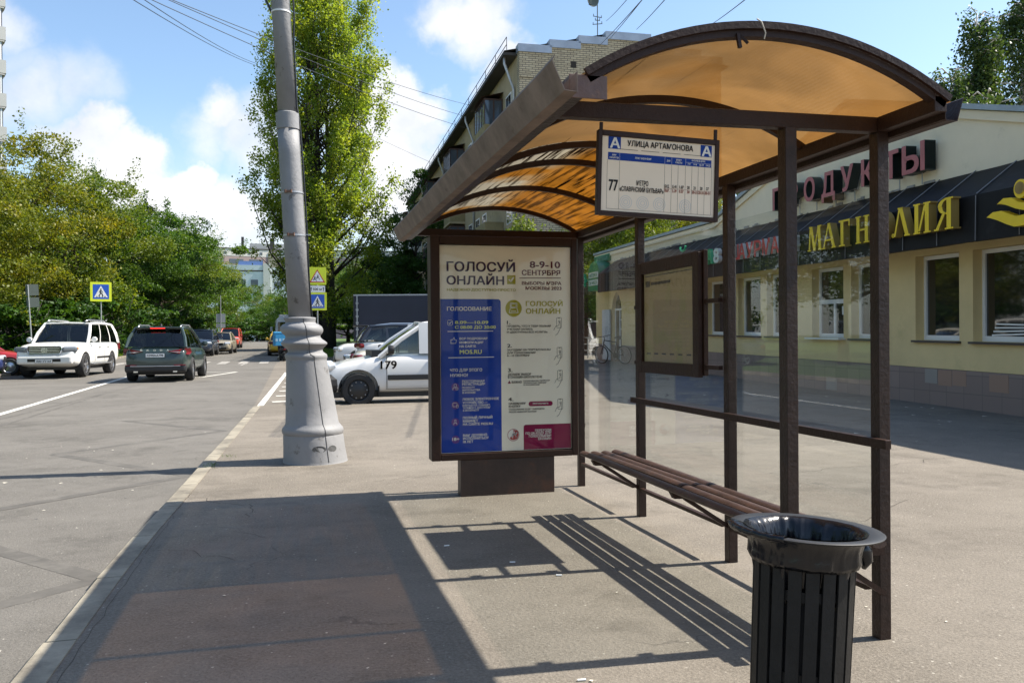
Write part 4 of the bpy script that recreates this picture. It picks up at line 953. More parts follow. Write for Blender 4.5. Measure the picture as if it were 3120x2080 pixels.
# ---------------------------------------------------------------- small litter on the ground
rs = np.random.RandomState(12); mb = MB()
def bit(x, y, s, long=False):
    a = rs.uniform(0, 6.28); w = s*(.35 if long else rs.uniform(.5, .9)); z = G(x, y)+.004
    c, t = math.cos(a), math.sin(a); h = s*rs.uniform(.15, .3)
    vs = [(x+c*s-t*w, y+t*s+c*w, z), (x-c*s-t*w, y-t*s+c*w, z+h*.4), (x-c*s+t*w, y-t*s-c*w, z), (x+c*s+t*w, y+t*s-c*w, z+h)]
    mb.add(vs, [(0, 1, 2), (0, 2, 3)])
for _ in range(70): bit(rs.uniform(-.7, 3.6), rs.uniform(2.4, 9), rs.uniform(.003, .008))
for _ in range(40): bit(rs.uniform(6, 10.4), rs.uniform(8, 17), rs.uniform(.012, .04))
for _ in range(30): bit(rs.uniform(-2.8, -1.1), rs.uniform(3, 14), rs.uniform(.006, .018))
prop(mb.build('litter', mat('paper scraps', (.62, .58, .48), .8), fix=False), 'scattered paper scraps and dry leaves on the asphalt', 'litter', kind='stuff')
butts = []
def gp(u, v, z=0):
    d = AF+(u*1.32653-1560)/CAM_F*AR-(v*1.32653-1040)/CAM_F*AU; t = (z-CAM_H)/d.z; return Vector((d.x*t, d.y*t, z))
for i, (u, v, a) in enumerate(((1336, 1563, 10), (1177, 1292, 0), (1026, 1254, 20), (1284, 1322, -5))):
    p = gp(u, v); o = MB().tube([(-.016, 0, 0), (.016, 0, 0)], .004, 8).build('cigarette_butt', M_white, smooth=40); o.location = (p.x, p.y, .005); o.rotation_euler = (0, 0, R(a)-CAM_YAW)
    prop(o, ['cigarette butt lying at the bottom edge of the picture', 'cigarette butt lying below the shadow of the map board', 'cigarette butt lying inside the shadow of the map board', 'cigarette butt between the map shadow and the bench shadow'][i], 'cigarette butt', 'cigarette butts on the pavement')
# small tufts of grass in the kerb joint
mb = MB()
for (u, v) in ((525, 1050), (480, 1073), (488, 1068)):
    p = gp(u, v)
    for _ in range(26):
        x, y = p.x+rs.normal(0, .03), p.y+rs.normal(0, .05); a = rs.uniform(0, 6.28); h = rs.uniform(.015, .05)
        mb.add([(x, y, .0), (x+.006*math.cos(a), y+.006*math.sin(a), .0), (x+.03*math.cos(a), y+.03*math.sin(a), h)], [(0, 1, 2)])
prop(mb.build('weeds', M_grassblade, fix=False), 'small weeds growing in the kerb joint', 'weeds', kind='stuff')
# ---------------------------------------------------------------- shop building on the right
M_wall_y = mat('yellow render', (.70, .545, .27), .85, nz=(.7, .10), bump=(45, .2), dirt=((.52, .42, .20), 1.1, .60, .2))
M_wall_c = mat('cream render', (.78, .69, .51), .85, nz=(.8, .07), bump=(45, .15), dirt=((.5, .44, .33), 1.3, .60, .2))
M_flash = mat('blue grey roof flashing', (.33, .38, .41), .45, .3, nz=(2, .15))
M_film = mat('black awning film', (.007, .007, .008), .55, spec=.2, nz=(1.2, .3), bump=(4, .12), dirt=((.028, .028, .03), 2.2, .58, .2))
M_pvc = mat('white window plastic', (.74, .74, .73), .35)
M_sill = mat('brown metal sill', (.055, .045, .038), .5)
M_win = mat('dark window glass', (.018, .018, .016), .03, spec=1.0, nz=(.8, .6))
M_white_plate = mat('white plate', (.7, .71, .7), .4)
def plinth_build(nt):
    t = nt.nodes.new('ShaderNodeTexCoord').outputs['Object']; s = nt.nodes.new('ShaderNodeSeparateXYZ'); nt.links.new(t, s.inputs[0])
    c = nt.nodes.new('ShaderNodeCombineXYZ'); nt.links.new(s.outputs['Y'], c.inputs[0]); nt.links.new(s.outputs['Z'], c.inputs[1])
    b = N(nt, 'ShaderNodeTexBrick', Scale=1.0); b.offset = 0; nt.links.new(c.outputs[0], b.inputs['Vector'])
    b.inputs['Brick Width'].default_value = .42; b.inputs['Row Height'].default_value = .30; b.inputs['Mortar Size'].default_value = .006
    b.inputs['Color1'].default_value = (.235, .175, .150, 1); b.inputs['Color2'].default_value = (.30, .225, .19, 1); b.inputs['Mortar'].default_value = (.16, .125, .105, 1); b.inputs['Bias'].default_value = -.35
    n = N(nt, 'ShaderNodeTexNoise', Scale=2.5, Detail=5); nt.links.new(t, n.inputs['Vector'])
    mi = nt.nodes.new('ShaderNodeMix'); mi.data_type = 'RGBA'; mi.blend_type = 'MULTIPLY'; mi.inputs['Factor'].default_value = .5; nt.links.new(b.outputs['Color'], mi.inputs[6]); nt.links.new(n.outputs['Color'], mi.inputs[7])
    p = N(nt, 'ShaderNodeBsdfPrincipled', Roughness=.6); nt.links.new(b.outputs['Color'], p.inputs['Base Color']); return p.outputs[0]
M_plinth = mix_mat('plinth tiles', plinth_build)
SA = Vector((10.62, 10.44, 0)); SROT = (0, 0, R(-4)); SLOPE = .015
st = thing('shop_building', 'low cream and yellow shop building with a gabled parapet and tiled plinth', 'shop', SA, SROT)
def ST_(mb, name, m_, parent=None, slope=True, **k):
    if slope: mb.v = [(v[0], v[1], v[2]+SLOPE*v[1]) for v in mb.v]
    return mb.build(name, m_, parent or st, **k)
WIN = [(-4.6, -3.4), (-2.2, -1.0), (-.08, 1.08), (1.40, 2.52), (3.42, 4.52), (4.80, 6.02), (6.98, 8.10), (8.42, 9.68), (10.56, 11.70), (12.4, 13.5), (14.2, 15.3), (16.2, 17.3)]
DOORS = [(19.55, 20.75)]
S0, S1 = -8, 22.95
mb = MB(); mb.bb(0, .35, S0, S1, .70, 1.14)
mb = MB(); mb.bb(0, .35, S0, DOORS[0][0], .66, 1.14); mb.bb(0, .35, DOORS[0][1], S1, .66, 1.14); mb.bb(0, .35, S0, DOORS[0][0]-.0, 2.62, 3.86); mb.bb(0, .35, DOORS[0][1], S1, 2.66, 3.86)
e = [S0]+[v for w in WIN for v in w]+[DOORS[0][0]]
for i in range(0, len(e), 2): mb.bb(0, .35, e[i], e[i+1], 1.14, 2.62)
mb.bb(0, .35, DOORS[0][1], S1, 1.14, 2.66)
# arched head over the shop door
a, b = DOORS[0]; cxs = (a+b)/2; ar = [(a, 2.05), (a+.08, 2.3), (a+.28, 2.52), (cxs, 2.68), (b-.28, 2.52), (b-.08, 2.3), (b, 2.05)]
vs = []
for x in (0, .35):
    vs += [(x, s_, z) for s_, z in ar]+[(x, b, 3.86), (x, a, 3.86)]
n = 9; mb.add(vs, [tuple(range(9)), tuple(range(9, 18))[::-1]]+[(i, i+9, (i+1) % 9+9, (i+1) % 9) for i in range(9)])
ST_(mb, 'wall', M_wall_y)
gab = [(S1, 3.86), (S1, 4.28), (11.1, 4.26), (4.5, 5.86), (-1.1, 4.28), (S0, 4.28), (S0, 3.86)]
mb = MB(); vs = [(x, s_, z) for x in (.001, .36) for s_, z in gab]; n = 7
mb.add(vs, [tuple(range(n)), tuple(range(n, 2*n))[::-1]]+[(i, i+n, (i+1) % n+n, (i+1) % n) for i in range(n)]); ST_(mb, 'parapet_wall', M_wall_c)
mb = MB(); mb.bb(.36, 12, S0, S1, .0, 4.0); ST_(mb, 'building_core', M_wall_c)
mb = MB()
for (a, b) in zip(gab[1:6], gab[2:6]):
    mb.bar((.14, a[0], a[1]+.045), (.14, b[0], b[1]+.045), .50, .085)
ST_(mb, 'roof_flashing', M_flash)
mb = MB()
for (a, b) in zip(gab[1:6], gab[2:6]): mb.bar((-.028, a[0], a[1]-.09), (-.028, b[0], b[1]-.09), .05, .14)
ST_(mb, 'cornice', M_wall_c)
mb = MB()
for a, b in ((S0, DOORS[0][0]), (DOORS[0][1]+.05, S1)): mb.bb(-.035, .30, a, b, -.35, .655)
ST_(mb, 'plinth', M_plinth)
mb = MB()
for i, (a, c_) in enumerate(((.62, 0), (1.05, 1), (1.5, 1), (2.1, 1), (5.3, 2), (4.85, 2))): pass
def tiles(lst, name, c):
    for a, b, z0, z1 in lst: ST_(MB().bb(-.040, -.034, a, b, z0, z1), name, c)
tiles([(1.90, 2.22, .40, .645), (5.0, 5.4, .05, .30)], 'plinth_tile', mat('pale plinth tile', (.30, .27, .235), .6))
tiles([(1.20, 1.52, .40, .645), (1.545, 1.88, .38, .64), (.28, .68, .36, .63)], 'plinth_tile', mat('orange plinth tile', (.33, .21, .15), .6))
for i, (a, b) in enumerate(WIN):
    f = MB(); t = .065; z0, z1 = 1.14, 2.62; x0, x1 = .17, .23
    f.bb(x0, x1, a, a+t, z0, z1); f.bb(x0, x1, b-t, b, z0, z1); f.bb(x0, x1, a+t, b-t, z0, z0+t+.02); f.bb(x0, x1, a+t, b-t, z1-t, z1)
    serv = abs(a-4.8) < .01
    if serv: f.bb(x0, x1, a+t, b-t, 1.86, 1.95); f.bb(x0, x1, (a+b)/2-.03, (a+b)/2+.03, z0+t+.02, 1.86)
    fo = ST_(f, 'window', M_pvc)
    ST_(MB().bb(.20, .206, a+t, b-t, z0+t, z1-t), 'pane', M_win, fo)
    if serv:
        ST_(MB().bb(-.16, .17, a-.06, b+.05, z0-.035, z0-.002), 'sill', M_pvc, fo); ST_(MB().bb(.165, .168, a+.12, a+.32, 1.62, 1.80), 'notice', M_white_plate, fo)
    else: ST_(MB().bb(-.07, .17, a-.04, b+.04, z0-.04, z0-.004), 'sill', M_sill, fo)
    # things seen on the inside ledge of the nearest shop window
    if abs(a+.08) < .01:
        mb = MB()
        for k in range(4): mb.bar((.185, a+.15+.05*k, 1.27+.045*k), (.185, b-.2-.03*k, 1.24+.06*k), .01, .025)
        ST_(mb, 'stacked_trim', M_pvc, fo)
# door with arched light and the white open leaf
a, b = DOORS[0]
d = MB(); d.bb(.12, .18, a, a+.07, .1, 2.05); d.bb(.12, .18, b-.07, b, .1, 2.05); d.bb(.12, .18, a+.07, b-.07, 1.98, 2.05); d.bb(.12, .18, cxs-.04, cxs+.04, .1, 1.98)
for z in (.45, .9, 1.25, 1.6): d.bb(.13, .17, a+.07, cxs-.04, z, z+.03)
do = ST_(d, 'door', M_pvc)
ST_(MB().bb(.14, .146, a+.07, b-.07, .1, 1.98), 'pane', M_win, do)
mb = MB(); vs = [(.15, s_, z) for s_, z in ar]; mb.add(vs, [tuple(range(7))]); ST_(mb, 'fanlight', M_win, do, fix=False)
leaf = ST_(MB().bb(-.10, -.05, b+.02, b+1.02, .06, 2.02), 'door_leaf', M_white_plate, do)
mb = MB(); mb.tube([(-.11, b+.25, .95), (-.17, b+.25, .95), (-.17, b+.25, 1.35), (-.11, b+.25, 1.35)], .015, 6); ST_(mb, 'handle', M_galv, do)
ST_(MB().bb(-.106, -.101, b+.45, b+.65, 1.5, 1.8), 'notice', M_pvc, do)
# awning of stretched film with seams
AW = [(-.002, 3.87), (-.68, 3.36), (-.70, 2.66), (-.002, 2.74)]
def aw(a, b):
    ys = span(a, b, 40); mb = MB(); rsn = np.random.RandomState(2); rows = []
    for j, s_ in enumerate(ys):
        w = rsn.normal(0, .006, 4); rows.append([(x+w[i]*(i > 0), s_, z+w[i]*.8) for i, (x, z) in enumerate(AW)])
    vs = [p for r in rows for p in r]; fs = [(j*4+i, j*4+(i+1) % 4, (j+1)*4+(i+1) % 4, (j+1)*4+i) for j in range(40) for i in range(4)]
    fs += [(0, 1, 2, 3), (163, 162, 161, 160)]; return mb.add(vs, fs)
aw_o = ST_(aw(-8, 20.3), 'awning', M_film)
mb = MB(); s_ = -7.6
while s_ < 20.2: mb.bar((-.002, s_, 3.885), (-.69, s_, 3.372), .022, .012); mb.bar((-.703, s_, 3.35), (-.715, s_, 2.67), .012, .008); s_ += .86
ST_(mb, 'awning_seam', mat('awning seam', (.17, .17, .18), .5), aw_o)
mb = MB(); rsn = np.random.RandomState(7)
for k in range(46): a = rsn.uniform(-2, 20); mb.bb(-.03, -.006, a, a+rsn.uniform(.05, .35), 3.865, 3.885+rsn.uniform(0, .05))
ST_(mb, 'awning_clamp', mat('weathered clamp', (.32, .31, .29), .6), aw_o)

# --- channel letters
def letters(front, side, s, s0, z, w, h, x_f, x_b, shear=0):
    vs, fs = ALLTXT[(s, True)]; x0 = min(v[0] for v in vs); x1 = max(v[0] for v in vs); k = w/(x1-x0); q = h/CAPH
    P = [(s0-(v[0]-x0)*k-shear*v[1]*q, z+v[1]*q) for v in vs]
    front.add([(x_f-.0006*v[2], a, b) for (a, b), v in zip(P, vs)], fs)
    cnt = {}
    for f in fs:
        for i in range(len(f)):
            e = (f[i], f[(i+1) % len(f)]); key = tuple(sorted(e)); cnt[key] = cnt.get(key, 0)+1
    for (i, j), c in cnt.items():
        if c == 1: side.add([(x_f+.001, *P[i]), (x_f+.001, *P[j]), (x_b, *P[j]), (x_b, *P[i])], [(0, 1, 2, 3)])
def sign_thing(name, label, s_, x, z):
    o = thing(name, label, 'shop sign', (0, 0, 0), SROT)
    o.location = SA; return o
M_pink = mat('faded red letter face', (.40, .125, .125), .5, nz=(2, .12)); M_dkgreen = mat('dark green letter side', (.012, .022, .022), .4)
sg = sign_thing('shop_sign', 'big faded red letters on dark boxes high on the cream parapet', 4, 0, 4)
rods = MB()
for i, ch in enumerate('ПРОДУКТЫ'):
    s_ = 7.265-i*.705; w = .62 if ch == 'Ы' else (.50 if ch == 'Д' else .44)
    if ch == 'Ы': s_ = 2.50
    fr = MB(); sd = MB(); letters(fr, sd, ch, s_, 4.065 if ch != 'Д' else 4.055, w, .50, -.27, -.06)
    rods.bb(-.10, -.085, s_-w*.5-.008, s_-w*.5+.008, 3.86, 4.07)
    ST_(fr, 'letter_face', M_pink, ST_(sd, 'letter', M_dkgreen, sg, fix=False), fix=False)
ST_(rods, 'stand', M_galv, sg)
# serif letters built from strokes
def serif(ch):
    P = []
    def s(a, b, w): P.append([(a[0]-w/2, a[1]), (a[0]+w/2, a[1]), (b[0]+w/2, b[1]), (b[0]-w/2, b[1])])
    def r(x0, x1, z0, z1): P.append([(x0, z0), (x1, z0), (x1, z1), (x0, z1)])
    def ring(cx, cz, rx, rz, ix, iz, a0=0, a1=360, n=26):
        for k in range(n):
            t0, t1 = R(a0+(a1-a0)*k/n), R(a0+(a1-a0)*(k+1)/n)
            P.append([(cx+rx*math.cos(t0), cz+rz*math.sin(t0)), (cx+rx*math.cos(t1), cz+rz*math.sin(t1)), (cx+ix*math.cos(t1), cz+iz*math.sin(t1)), (cx+ix*math.cos(t0), cz+iz*math.sin(t0))])
    if ch == 'М': s((.10, .04), (.18, .95), .09); s((.24, 1), (.50, .0), .19); s((.48, 0), (.78, .97), .08); s((.90, 0), (.82, 1), .20); r(-.02, .24, 0, .05); r(.76, 1.04, 0, .05); r(.08, .30, .95, 1); r(.76, 1.0, .95, 1)
    if ch == 'А': s((.08, .03), (.44, .98), .09); s((.84, 0), (.46, 1), .20); r(.22, .66, .30, .37); r(-.04, .22, 0, .05); r(.66, 1.0, 0, .05)
    if ch == 'Г': r(.16, .36, 0, 1); r(.05, .80, .93, 1.003); r(.72, .80, .74, .94); r(.05, .47, -.003, .05); r(.05, .12, .95, 1)
    if ch == 'Н': r(.12, .32, 0, 1); r(.66, .86, 0, 1); r(.32, .66, .46, .53); [r(a, a+.36, z, z+.05) for a in (.04, .58) for z in (-.003, .953)]
    if ch == 'О': ring(.48, .5, .47, .52, .27, .45)
    if ch == 'Л': s((.16, .02), (.44, .98), .09); s((.86, 0), (.50, 1), .20); r(.70, 1.02, 0, .05); ring(.07, .07, .08, .075, .03, .02); r(.34, .62, .95, 1.003)
    if ch == 'И': r(.12, .32, 0, 1); r(.66, .86, 0, 1); s((.34, .08), (.64, .92), .10); [r(a, a+.36, z, z+.05) for a in (.04, .58) for z in (-.003, .953)]
    if ch == 'Я': r(.58, .79, 0, 1); ring(.58, .74, .42, .263, .22, .20, 90, 270, 16); s((.10, .02), (.42, .50), .15); r(.48, .88, -.003, .05); r(.52, .88, .953, 1.003); r(-.04, .20, -.002, .05)
    return P
M_yel = mat('yellow letter acrylic', (.88, .62, .02), .35, nz=(3, .06)); M_yel_s = mat('bronze letter side', (.30, .20, .05), .5)
sg = sign_thing('shop_sign', 'big yellow serif letters on the black awning', 2.5, -.7, 3)
nst = 0
for i, ch in enumerate('МАГНОЛИЯ'):
    fr = MB(); sd = MB(); s0 = 4.66-i*.545; w = .475 if ch != 'М' else .50; h = .485
    for poly in serif(ch):
        nst += 1; o = .0011*(nst % 7); q = [(s0-x*w, 2.885+z*h) for x, z in poly]
        fr.add([(-.86-o, a, b) for a, b in q], [(0, 1, 2, 3)])
        sd.add([(x, a, b) for x in (-.859, -.725) for a, b in q], [(k, k+4, (k+1) % 4+4, (k+1) % 4) for k in range(4)])
    ST_(fr, 'letter_face', M_yel, ST_(sd, 'letter', M_yel_s, sg, fix=False), fix=False)
# emblem at the right edge
sg = sign_thing('shop_emblem', 'yellow figure emblem with two wavy bands on the black awning', -1, -.7, 3)
def emb(poly, x_f=-.86):
    fr = MB(); n = len(poly); q = [(-.27-x, 2.82+z) for x, z in poly]; fr.add([(x, a, b) for x in (x_f, -.73) for a, b in q], [tuple(range(n)), tuple(range(n, 2*n))[::-1]]+[(k, k+n, (k+1) % n+n, (k+1) % n) for k in range(n)]); return fr
up = [(k/14, .50+.075*math.sin(k/14*6.6-.9)) for k in range(15)]
wave1 = [(.0+.95*t, .165+.10*math.sin(t*5.2-2.0)-.05*t) for t in [k/16 for k in range(17)]]
w1 = [(0, .14), (.12, .20), (.28, .20), (.42, .14), (.56, .09), (.72, .10), (.90, .20), (1.06, .30), (1.0, .16), (.86, .03), (.70, -.05), (.52, -.05), (.38, .0), (.22, .07), (.08, .12)]
w2 = [(.20, .30), (.32, .37), (.46, .36), (.60, .28), (.74, .25), (.90, .33), (1.02, .43), (.96, .28), (.84, .18), (.68, .16), (.54, .20), (.40, .26), (.28, .30)]
ST_(emb(w1), 'emblem_wave', M_yel, sg); ST_(emb(w2), 'emblem_wave', M_yel, sg)
hd = [(.62+.115*math.cos(t), .46+.13*math.sin(t)) for t in [2*math.pi*k/24 for k in range(24)]]; ST_(emb(hd, -.85), 'emblem_head', M_yel, sg)
mb = MB(); mb.lathe([(.085, 0), (.085, .012), (.06, .012), (.06, 0)], (0, 0, 0), 24, 'X'); mb.v = [(-.862+v[0]*.5, -.27-.62+v[1], 2.82+.47+v[2]) for v in mb.v]; ST_(mb, 'emblem_ring', M_yel_s, sg)
M_red_l = mat('red letter face', (.52, .045, .04), .4); M_wht_l = mat('white letter side', (.62, .60, .58), .5)
sg = sign_thing('shop_sign', 'red letters with white sides on the awning left of the yellow letters', 7, -.7, 3)
for i, ch in enumerate('ШАУРМА'): fr = MB(); sd = MB(); letters(fr, sd, ch, 8.38-i*.405, 2.99, .42 if ch == 'Ш' else .36, .36, -.79, -.71); ST_(fr, 'letter_face', M_red_l, ST_(sd, 'letter', M_wht_l, sg, fix=False), fix=False)
for i, ch in enumerate('24'): fr = MB(); sd = MB(); letters(fr, sd, ch, 5.80-i*.31, 2.96, .27, .34, -.79, -.71); ST_(fr, 'letter_face', M_red_l, ST_(sd, 'letter', M_wht_l, sg, fix=False), fix=False)
M_grn_l = mat('green letter face', (.012, .34, .12), .4); M_grn_s = mat('green letter side', (.03, .42, .20), .5)
sg = sign_thing('shop_sign', 'green letters on the awning next to the map board', 10, -.7, 3)
for i, ch in enumerate('НА'): fr = MB(); sd = MB(); letters(fr, sd, ch, 10.33-i*.45, 3.0, .40, .38, -.80, -.71); ST_(fr, 'letter_face', M_grn_l, ST_(sd, 'letter', M_grn_s, sg, fix=False), fix=False)
mb = MB(); pts = [(-.76, 11.55-.20*math.cos(t), 3.62-.13*math.sin(t)) for t in [math.pi*k/8 for k in range(9)]]; mb.tube(pts, .03, 6); ST_(mb, 'letter_mark', M_grn_s, sg)
fr = MB(); sd = MB(); letters(fr, sd, '8', 9.40, 3.0, .34, .38, -.80, -.71); ST_(sd, 'letter', M_wht_l, sg, fix=False); ST_(fr, 'letter_face', mat('white green letter face', (.6, .68, .62), .4), sg, fix=False)
# pharmacy boards at the far corner
M_ph = mat('pharmacy green', (.010, .20, .10), .35, nz=(1, .1))
sg = sign_thing('pharmacy_sign', 'arched green pharmacy board at the far corner of the shop', 21, -.5, 3.3)
arcp = [(22.2-.85*(1-math.cos(t))+0*t, 3.30+.62*math.sin(t)) for t in [math.pi*k/16 for k in range(17)]]
poly = [(22.2, 2.78)]+arcp+[(20.5, 2.78)]; n = len(poly); mb = MB(); mb.add([(x, a, b) for x in (-.55, -.02) for a, b in poly], [tuple(range(n)), tuple(range(n, 2*n))[::-1]]+[(k, k+n, (k+1) % n+n, (k+1) % n) for k in range(n)]); ST_(mb, 'board', M_ph, sg)
mb = MB(); mb.bb(-.56, -.551, 20.72, 22.05, 3.28, 3.50); mb.bb(-.56, -.551, 20.72, 22.05, 2.98, 3.20); ST_(mb, 'name_plate', M_white_plate, sg)
fr = MB(); sd = MB(); letters(fr, sd, 'АПТЕКА', 21.95, 3.32, 1.1, .13, -.562, -.561); letters(fr, sd, '24 ЧАСА', 21.95, 3.02, 1.1, .13, -.562, -.561); ST_(fr, 'lettering', M_ph, sg, fix=False)
sg = sign_thing('pharmacy_sign', 'flat green strip sign on the parapet above the arched pharmacy board', 21.8, -.1, 4.1)
ST_(MB().bb(-.09, -.002, 20.8, 22.9, 3.93, 4.20), 'board', M_ph, sg)
fr = MB(); sd = MB(); letters(fr, sd, 'АПТЕКИ', 22.55, 3.98, 1.55, .17, -.096, -.092); ST_(fr, 'lettering', mat('pale green ink', (.30, .55, .42), .4), sg, fix=False)
sg = sign_thing('pharmacy_cross', 'small bright green cross at the corner beside the arched board', 22.8, -.6, 3.2)
mb = MB(); mb.bb(-.62, -.52, 22.55, 22.73, 2.98, 3.50); ST_(mb, 'cross', M_grn_s, sg); mb = MB(); mb.bb(-.615, -.525, 22.40, 22.88, 3.15, 3.33); ST_(mb, 'cross', M_grn_s, sg)
mb = MB(); mb.bb(-.53, -.02, 22.60, 22.66, 3.21, 3.27); ST_(mb, 'bracket', M_galv, sg)
# low green railing and dark brick annex past the corner
an = thing('brick_annex', 'low brown brick annex behind the shop corner', 'building', (14.2, 40, G(14, 40)))
ann = MB().bb(-2.6, 3, 2, 6, 0, 2.9).build('wall', mat('brown brick', (.16, .09, .055), .9, nz=(6, .2)), an); MB().bb(-2.7, 3.1, 1.9, 6.1, 2.9, 3.05).build('roof', M_sill, an)
ra = thing('railing', 'pale metal railing between the poster case and the shop corner', 'railing', (10.0, 34.5, G(10, 34)))
for z in (.35, .62, .9): MB().bar((0, 0, z), (3.6, .6, z), .03).build('rail', M_galv, ra)
for k in range(4): MB().bar((k*1.2, k*.2, 0), (k*1.2, k*.2, .92), .04).build('post', M_galv, ra)

# ---------------------------------------------------------------- bicycle by the shop door
def sp(s_, o, z=0): # point in front of the shop: s along the wall, o metres out
    c, t = math.cos(R(4)), math.sin(R(4)); return Vector((SA.x+t*s_-c*o, SA.y+c*s_+t*o, z+SLOPE*s_))
bp_ = sp(18.6, .62); bk = thing('bicycle', 'dark mountain bicycle leaning by the arched shop door', 'bicycle', (bp_.x, bp_.y, max(bp_.z, G(bp_.x, bp_.y))), (0, R(-6), R(28)))
M_bike = mat('dark bike frame', (.018, .020, .024), .35)
for y in (-.54, .54):
    mb = MB(); mb.lathe([(.305, -.022), (.335, 0), (.305, .022), (.292, 0), (.305, -.022)], (0, 0, 0), 36, 'X', caps=False); mb.v = [(v[0], v[1]+y, v[2]+.335) for v in mb.v]
    wl = mb.build('wheel', M_rubber, bk, smooth=True)
    mb = MB(); mb.lathe([(.285, -.012), (.295, 0), (.285, .012), (.278, 0), (.285, -.012)], (0, 0, 0), 36, 'X', caps=False)
    for k in range(14): a = math.pi*2*k/14; mb.bar((0, 0, 0), (0, .285*math.cos(a), .285*math.sin(a)), .004)
    mb.v = [(v[0], v[1]+y, v[2]+.335) for v in mb.v]; mb.build('rim', M_alu, wl)
mb = MB(); bbk = (0, -.08, .30); sea = (0, -.22, .78); hd_ = (0, .36, .86); hl = (0, .40, .72)
for a, b in ((bbk, sea), (sea, hd_), (bbk, hl), (hl, hd_)): mb.tube([a, b], .02, 8)
for s_ in (-.05, .05): mb.tube([(s_, -.54, .335), bbk], .012, 6); mb.tube([(s_, -.54, .335), sea], .010, 6); mb.tube([(s_, .54, .335), hl], .016, 6)
mb.build('frame', M_bike, bk, smooth=True)
mb = MB(); mb.tube([(0, .36, .86), (0, .34, .96), (0, .38, 1.0)], .014, 6); mb.tube([(-.32, .33, 1.02), (-.15, .38, 1.0), (.15, .38, 1.0), (.32, .33, 1.02)], .014, 6); mb.build('handlebar', M_bike, bk, smooth=True)
mb = MB(); mb.tube([sea, (0, -.26, .93)], .013, 6); mb.tube([(0, -.42, .95), (0, -.30, .96), (0, -.14, .95)], [.065, .05, .02], 8); mb.build('saddle', M_black_pl, bk, smooth=True)
mb = MB(); mb.lathe([(.10, -.01), (.10, .01)], (.04, -.08, .30), 18, 'X'); mb.bar((.06, -.08, .30), (.06, -.02, .14), .02); mb.bar((-.06, -.08, .30), (-.06, -.14, .46), .02); mb.bar((.06, -.02, .14), (.14, -.02, .14), .05, .02); mb.build('crank', M_bike, bk)

# ---------------------------------------------------------------- five storey brick apartment house
def brick_build(nt):
    t = nt.nodes.new('ShaderNodeTexCoord').outputs['Object']; s = nt.nodes.new('ShaderNodeSeparateXYZ'); nt.links.new(t, s.inputs[0])
    u = math_n(nt, 'ADD', s.outputs['X'], s.outputs['Y']); c = nt.nodes.new('ShaderNodeCombineXYZ'); nt.links.new(u, c.inputs[0]); nt.links.new(s.outputs['Z'], c.inputs[1])
    b = N(nt, 'ShaderNodeTexBrick', Scale=1.0); nt.links.new(c.outputs[0], b.inputs['Vector'])
    b.inputs['Brick Width'].default_value = .36; b.inputs['Row Height'].default_value = .115; b.inputs['Mortar Size'].default_value = .017; b.inputs['Mortar Smooth'].default_value = .2
    b.inputs['Color1'].default_value = (.53, .455, .315, 1); b.inputs['Color2'].default_value = (.41, .345, .235, 1); b.inputs['Mortar'].default_value = (.12, .10, .075, 1)
    n = N(nt, 'ShaderNodeTexNoise', Scale=.45, Detail=6, Roughness=.7); nt.links.new(t, n.inputs['Vector'])
    r = nt.nodes.new('ShaderNodeMapRange'); nt.links.new(n.outputs['Fac'], r.inputs['Value']); r.inputs['From Min'].default_value = .48; r.inputs['From Max'].default_value = .70; r.inputs['To Max'].default_value = .75
    mi = nt.nodes.new('ShaderNodeMix'); mi.data_type = 'RGBA'; nt.links.new(r.outputs[0], mi.inputs['Factor']); nt.links.new(b.outputs['Color'], mi.inputs[6]); mi.inputs[7].default_value = (.15, .125, .09, 1)
    p = N(nt, 'ShaderNodeBsdfPrincipled', Roughness=.9); nt.links.new(mi.outputs[2], p.inputs['Base Color']); return p.outputs[0]
M_brick = mix_mat('yellow silicate brick', brick_build)
M_zinc = mat('zinc parapet cap', (.33, .37, .43), .45, .4, nz=(1, .2))
M_plaster = mat('ochre facade', (.40, .32, .195), .9, nz=(.6, .15), dirt=((.22, .18, .12), .9, .55, .2))
M_glz = mat('balcony glazing', (.05, .07, .10), .06, spec=1.0)
M_dkwood = mat('dark brown balcony frame', (.06, .028, .020), .5); M_roofdk = mat('dark eave', (.045, .042, .04), .8)
M_balc = mat('balcony panel', (.26, .21, .10), .8, nz=(1, .2))
c0 = at(1197.5, 46); zb_ = G(c0.x, c0.y)
ap = thing('apartment_house', 'five storey yellow brick apartment house with stepped gable and glazed balconies', 'apartment house', (c0.x, c0.y, zb_), (0, 0, R(-1.7)))
HE = 16.35; GW = 11.8
steps = [(0, 1.75, 17.05), (1.75, 3.4, 17.38), (3.4, 4.95, 17.71), (4.95, 7.5, 18.05), (7.5, 9.0, 17.71), (9.0, 10.5, 17.38), (10.5, GW, 17.05)]
mb = MB(); poly = [(0, 0)]+[p for a, b, z in steps for p in ((a, z-zb_), (b, z-zb_))]+[(GW, 0)]
mb.prism(poly, .5); ST2 = mb.build('gable_wall', M_brick, ap)
mb = MB()
for i, (a, b, z) in enumerate(steps): mb.bb(a-.06, b+.06, -.07, .57, z-zb_-.40, z-zb_+.02+.003*i)
mb.build('parapet_cap', M_zinc, ap)
MB().bb(-.02, GW, -.06, 0, HE-1.5, HE-1.35).build('string_course', M_brick, ap)
mb = MB()
for x, z in ((2.9, 15.95), (5.55, 16.45), (7.0, 16.1)): mb.bb(x, x+.30, -.012, .02, z-zb_, z-zb_+.34)
mb.build('vent', mat('dark vent', (.03, .025, .02), .9), ap)
L_ = 54
FLO = [1.6, 4.45, 7.3, 10.15, 13.0]
BAL = [(4.2, 7.3), (17.6, 20.8), (31, 34.2), (44.5, 47.7), (50.4, 53.4)]
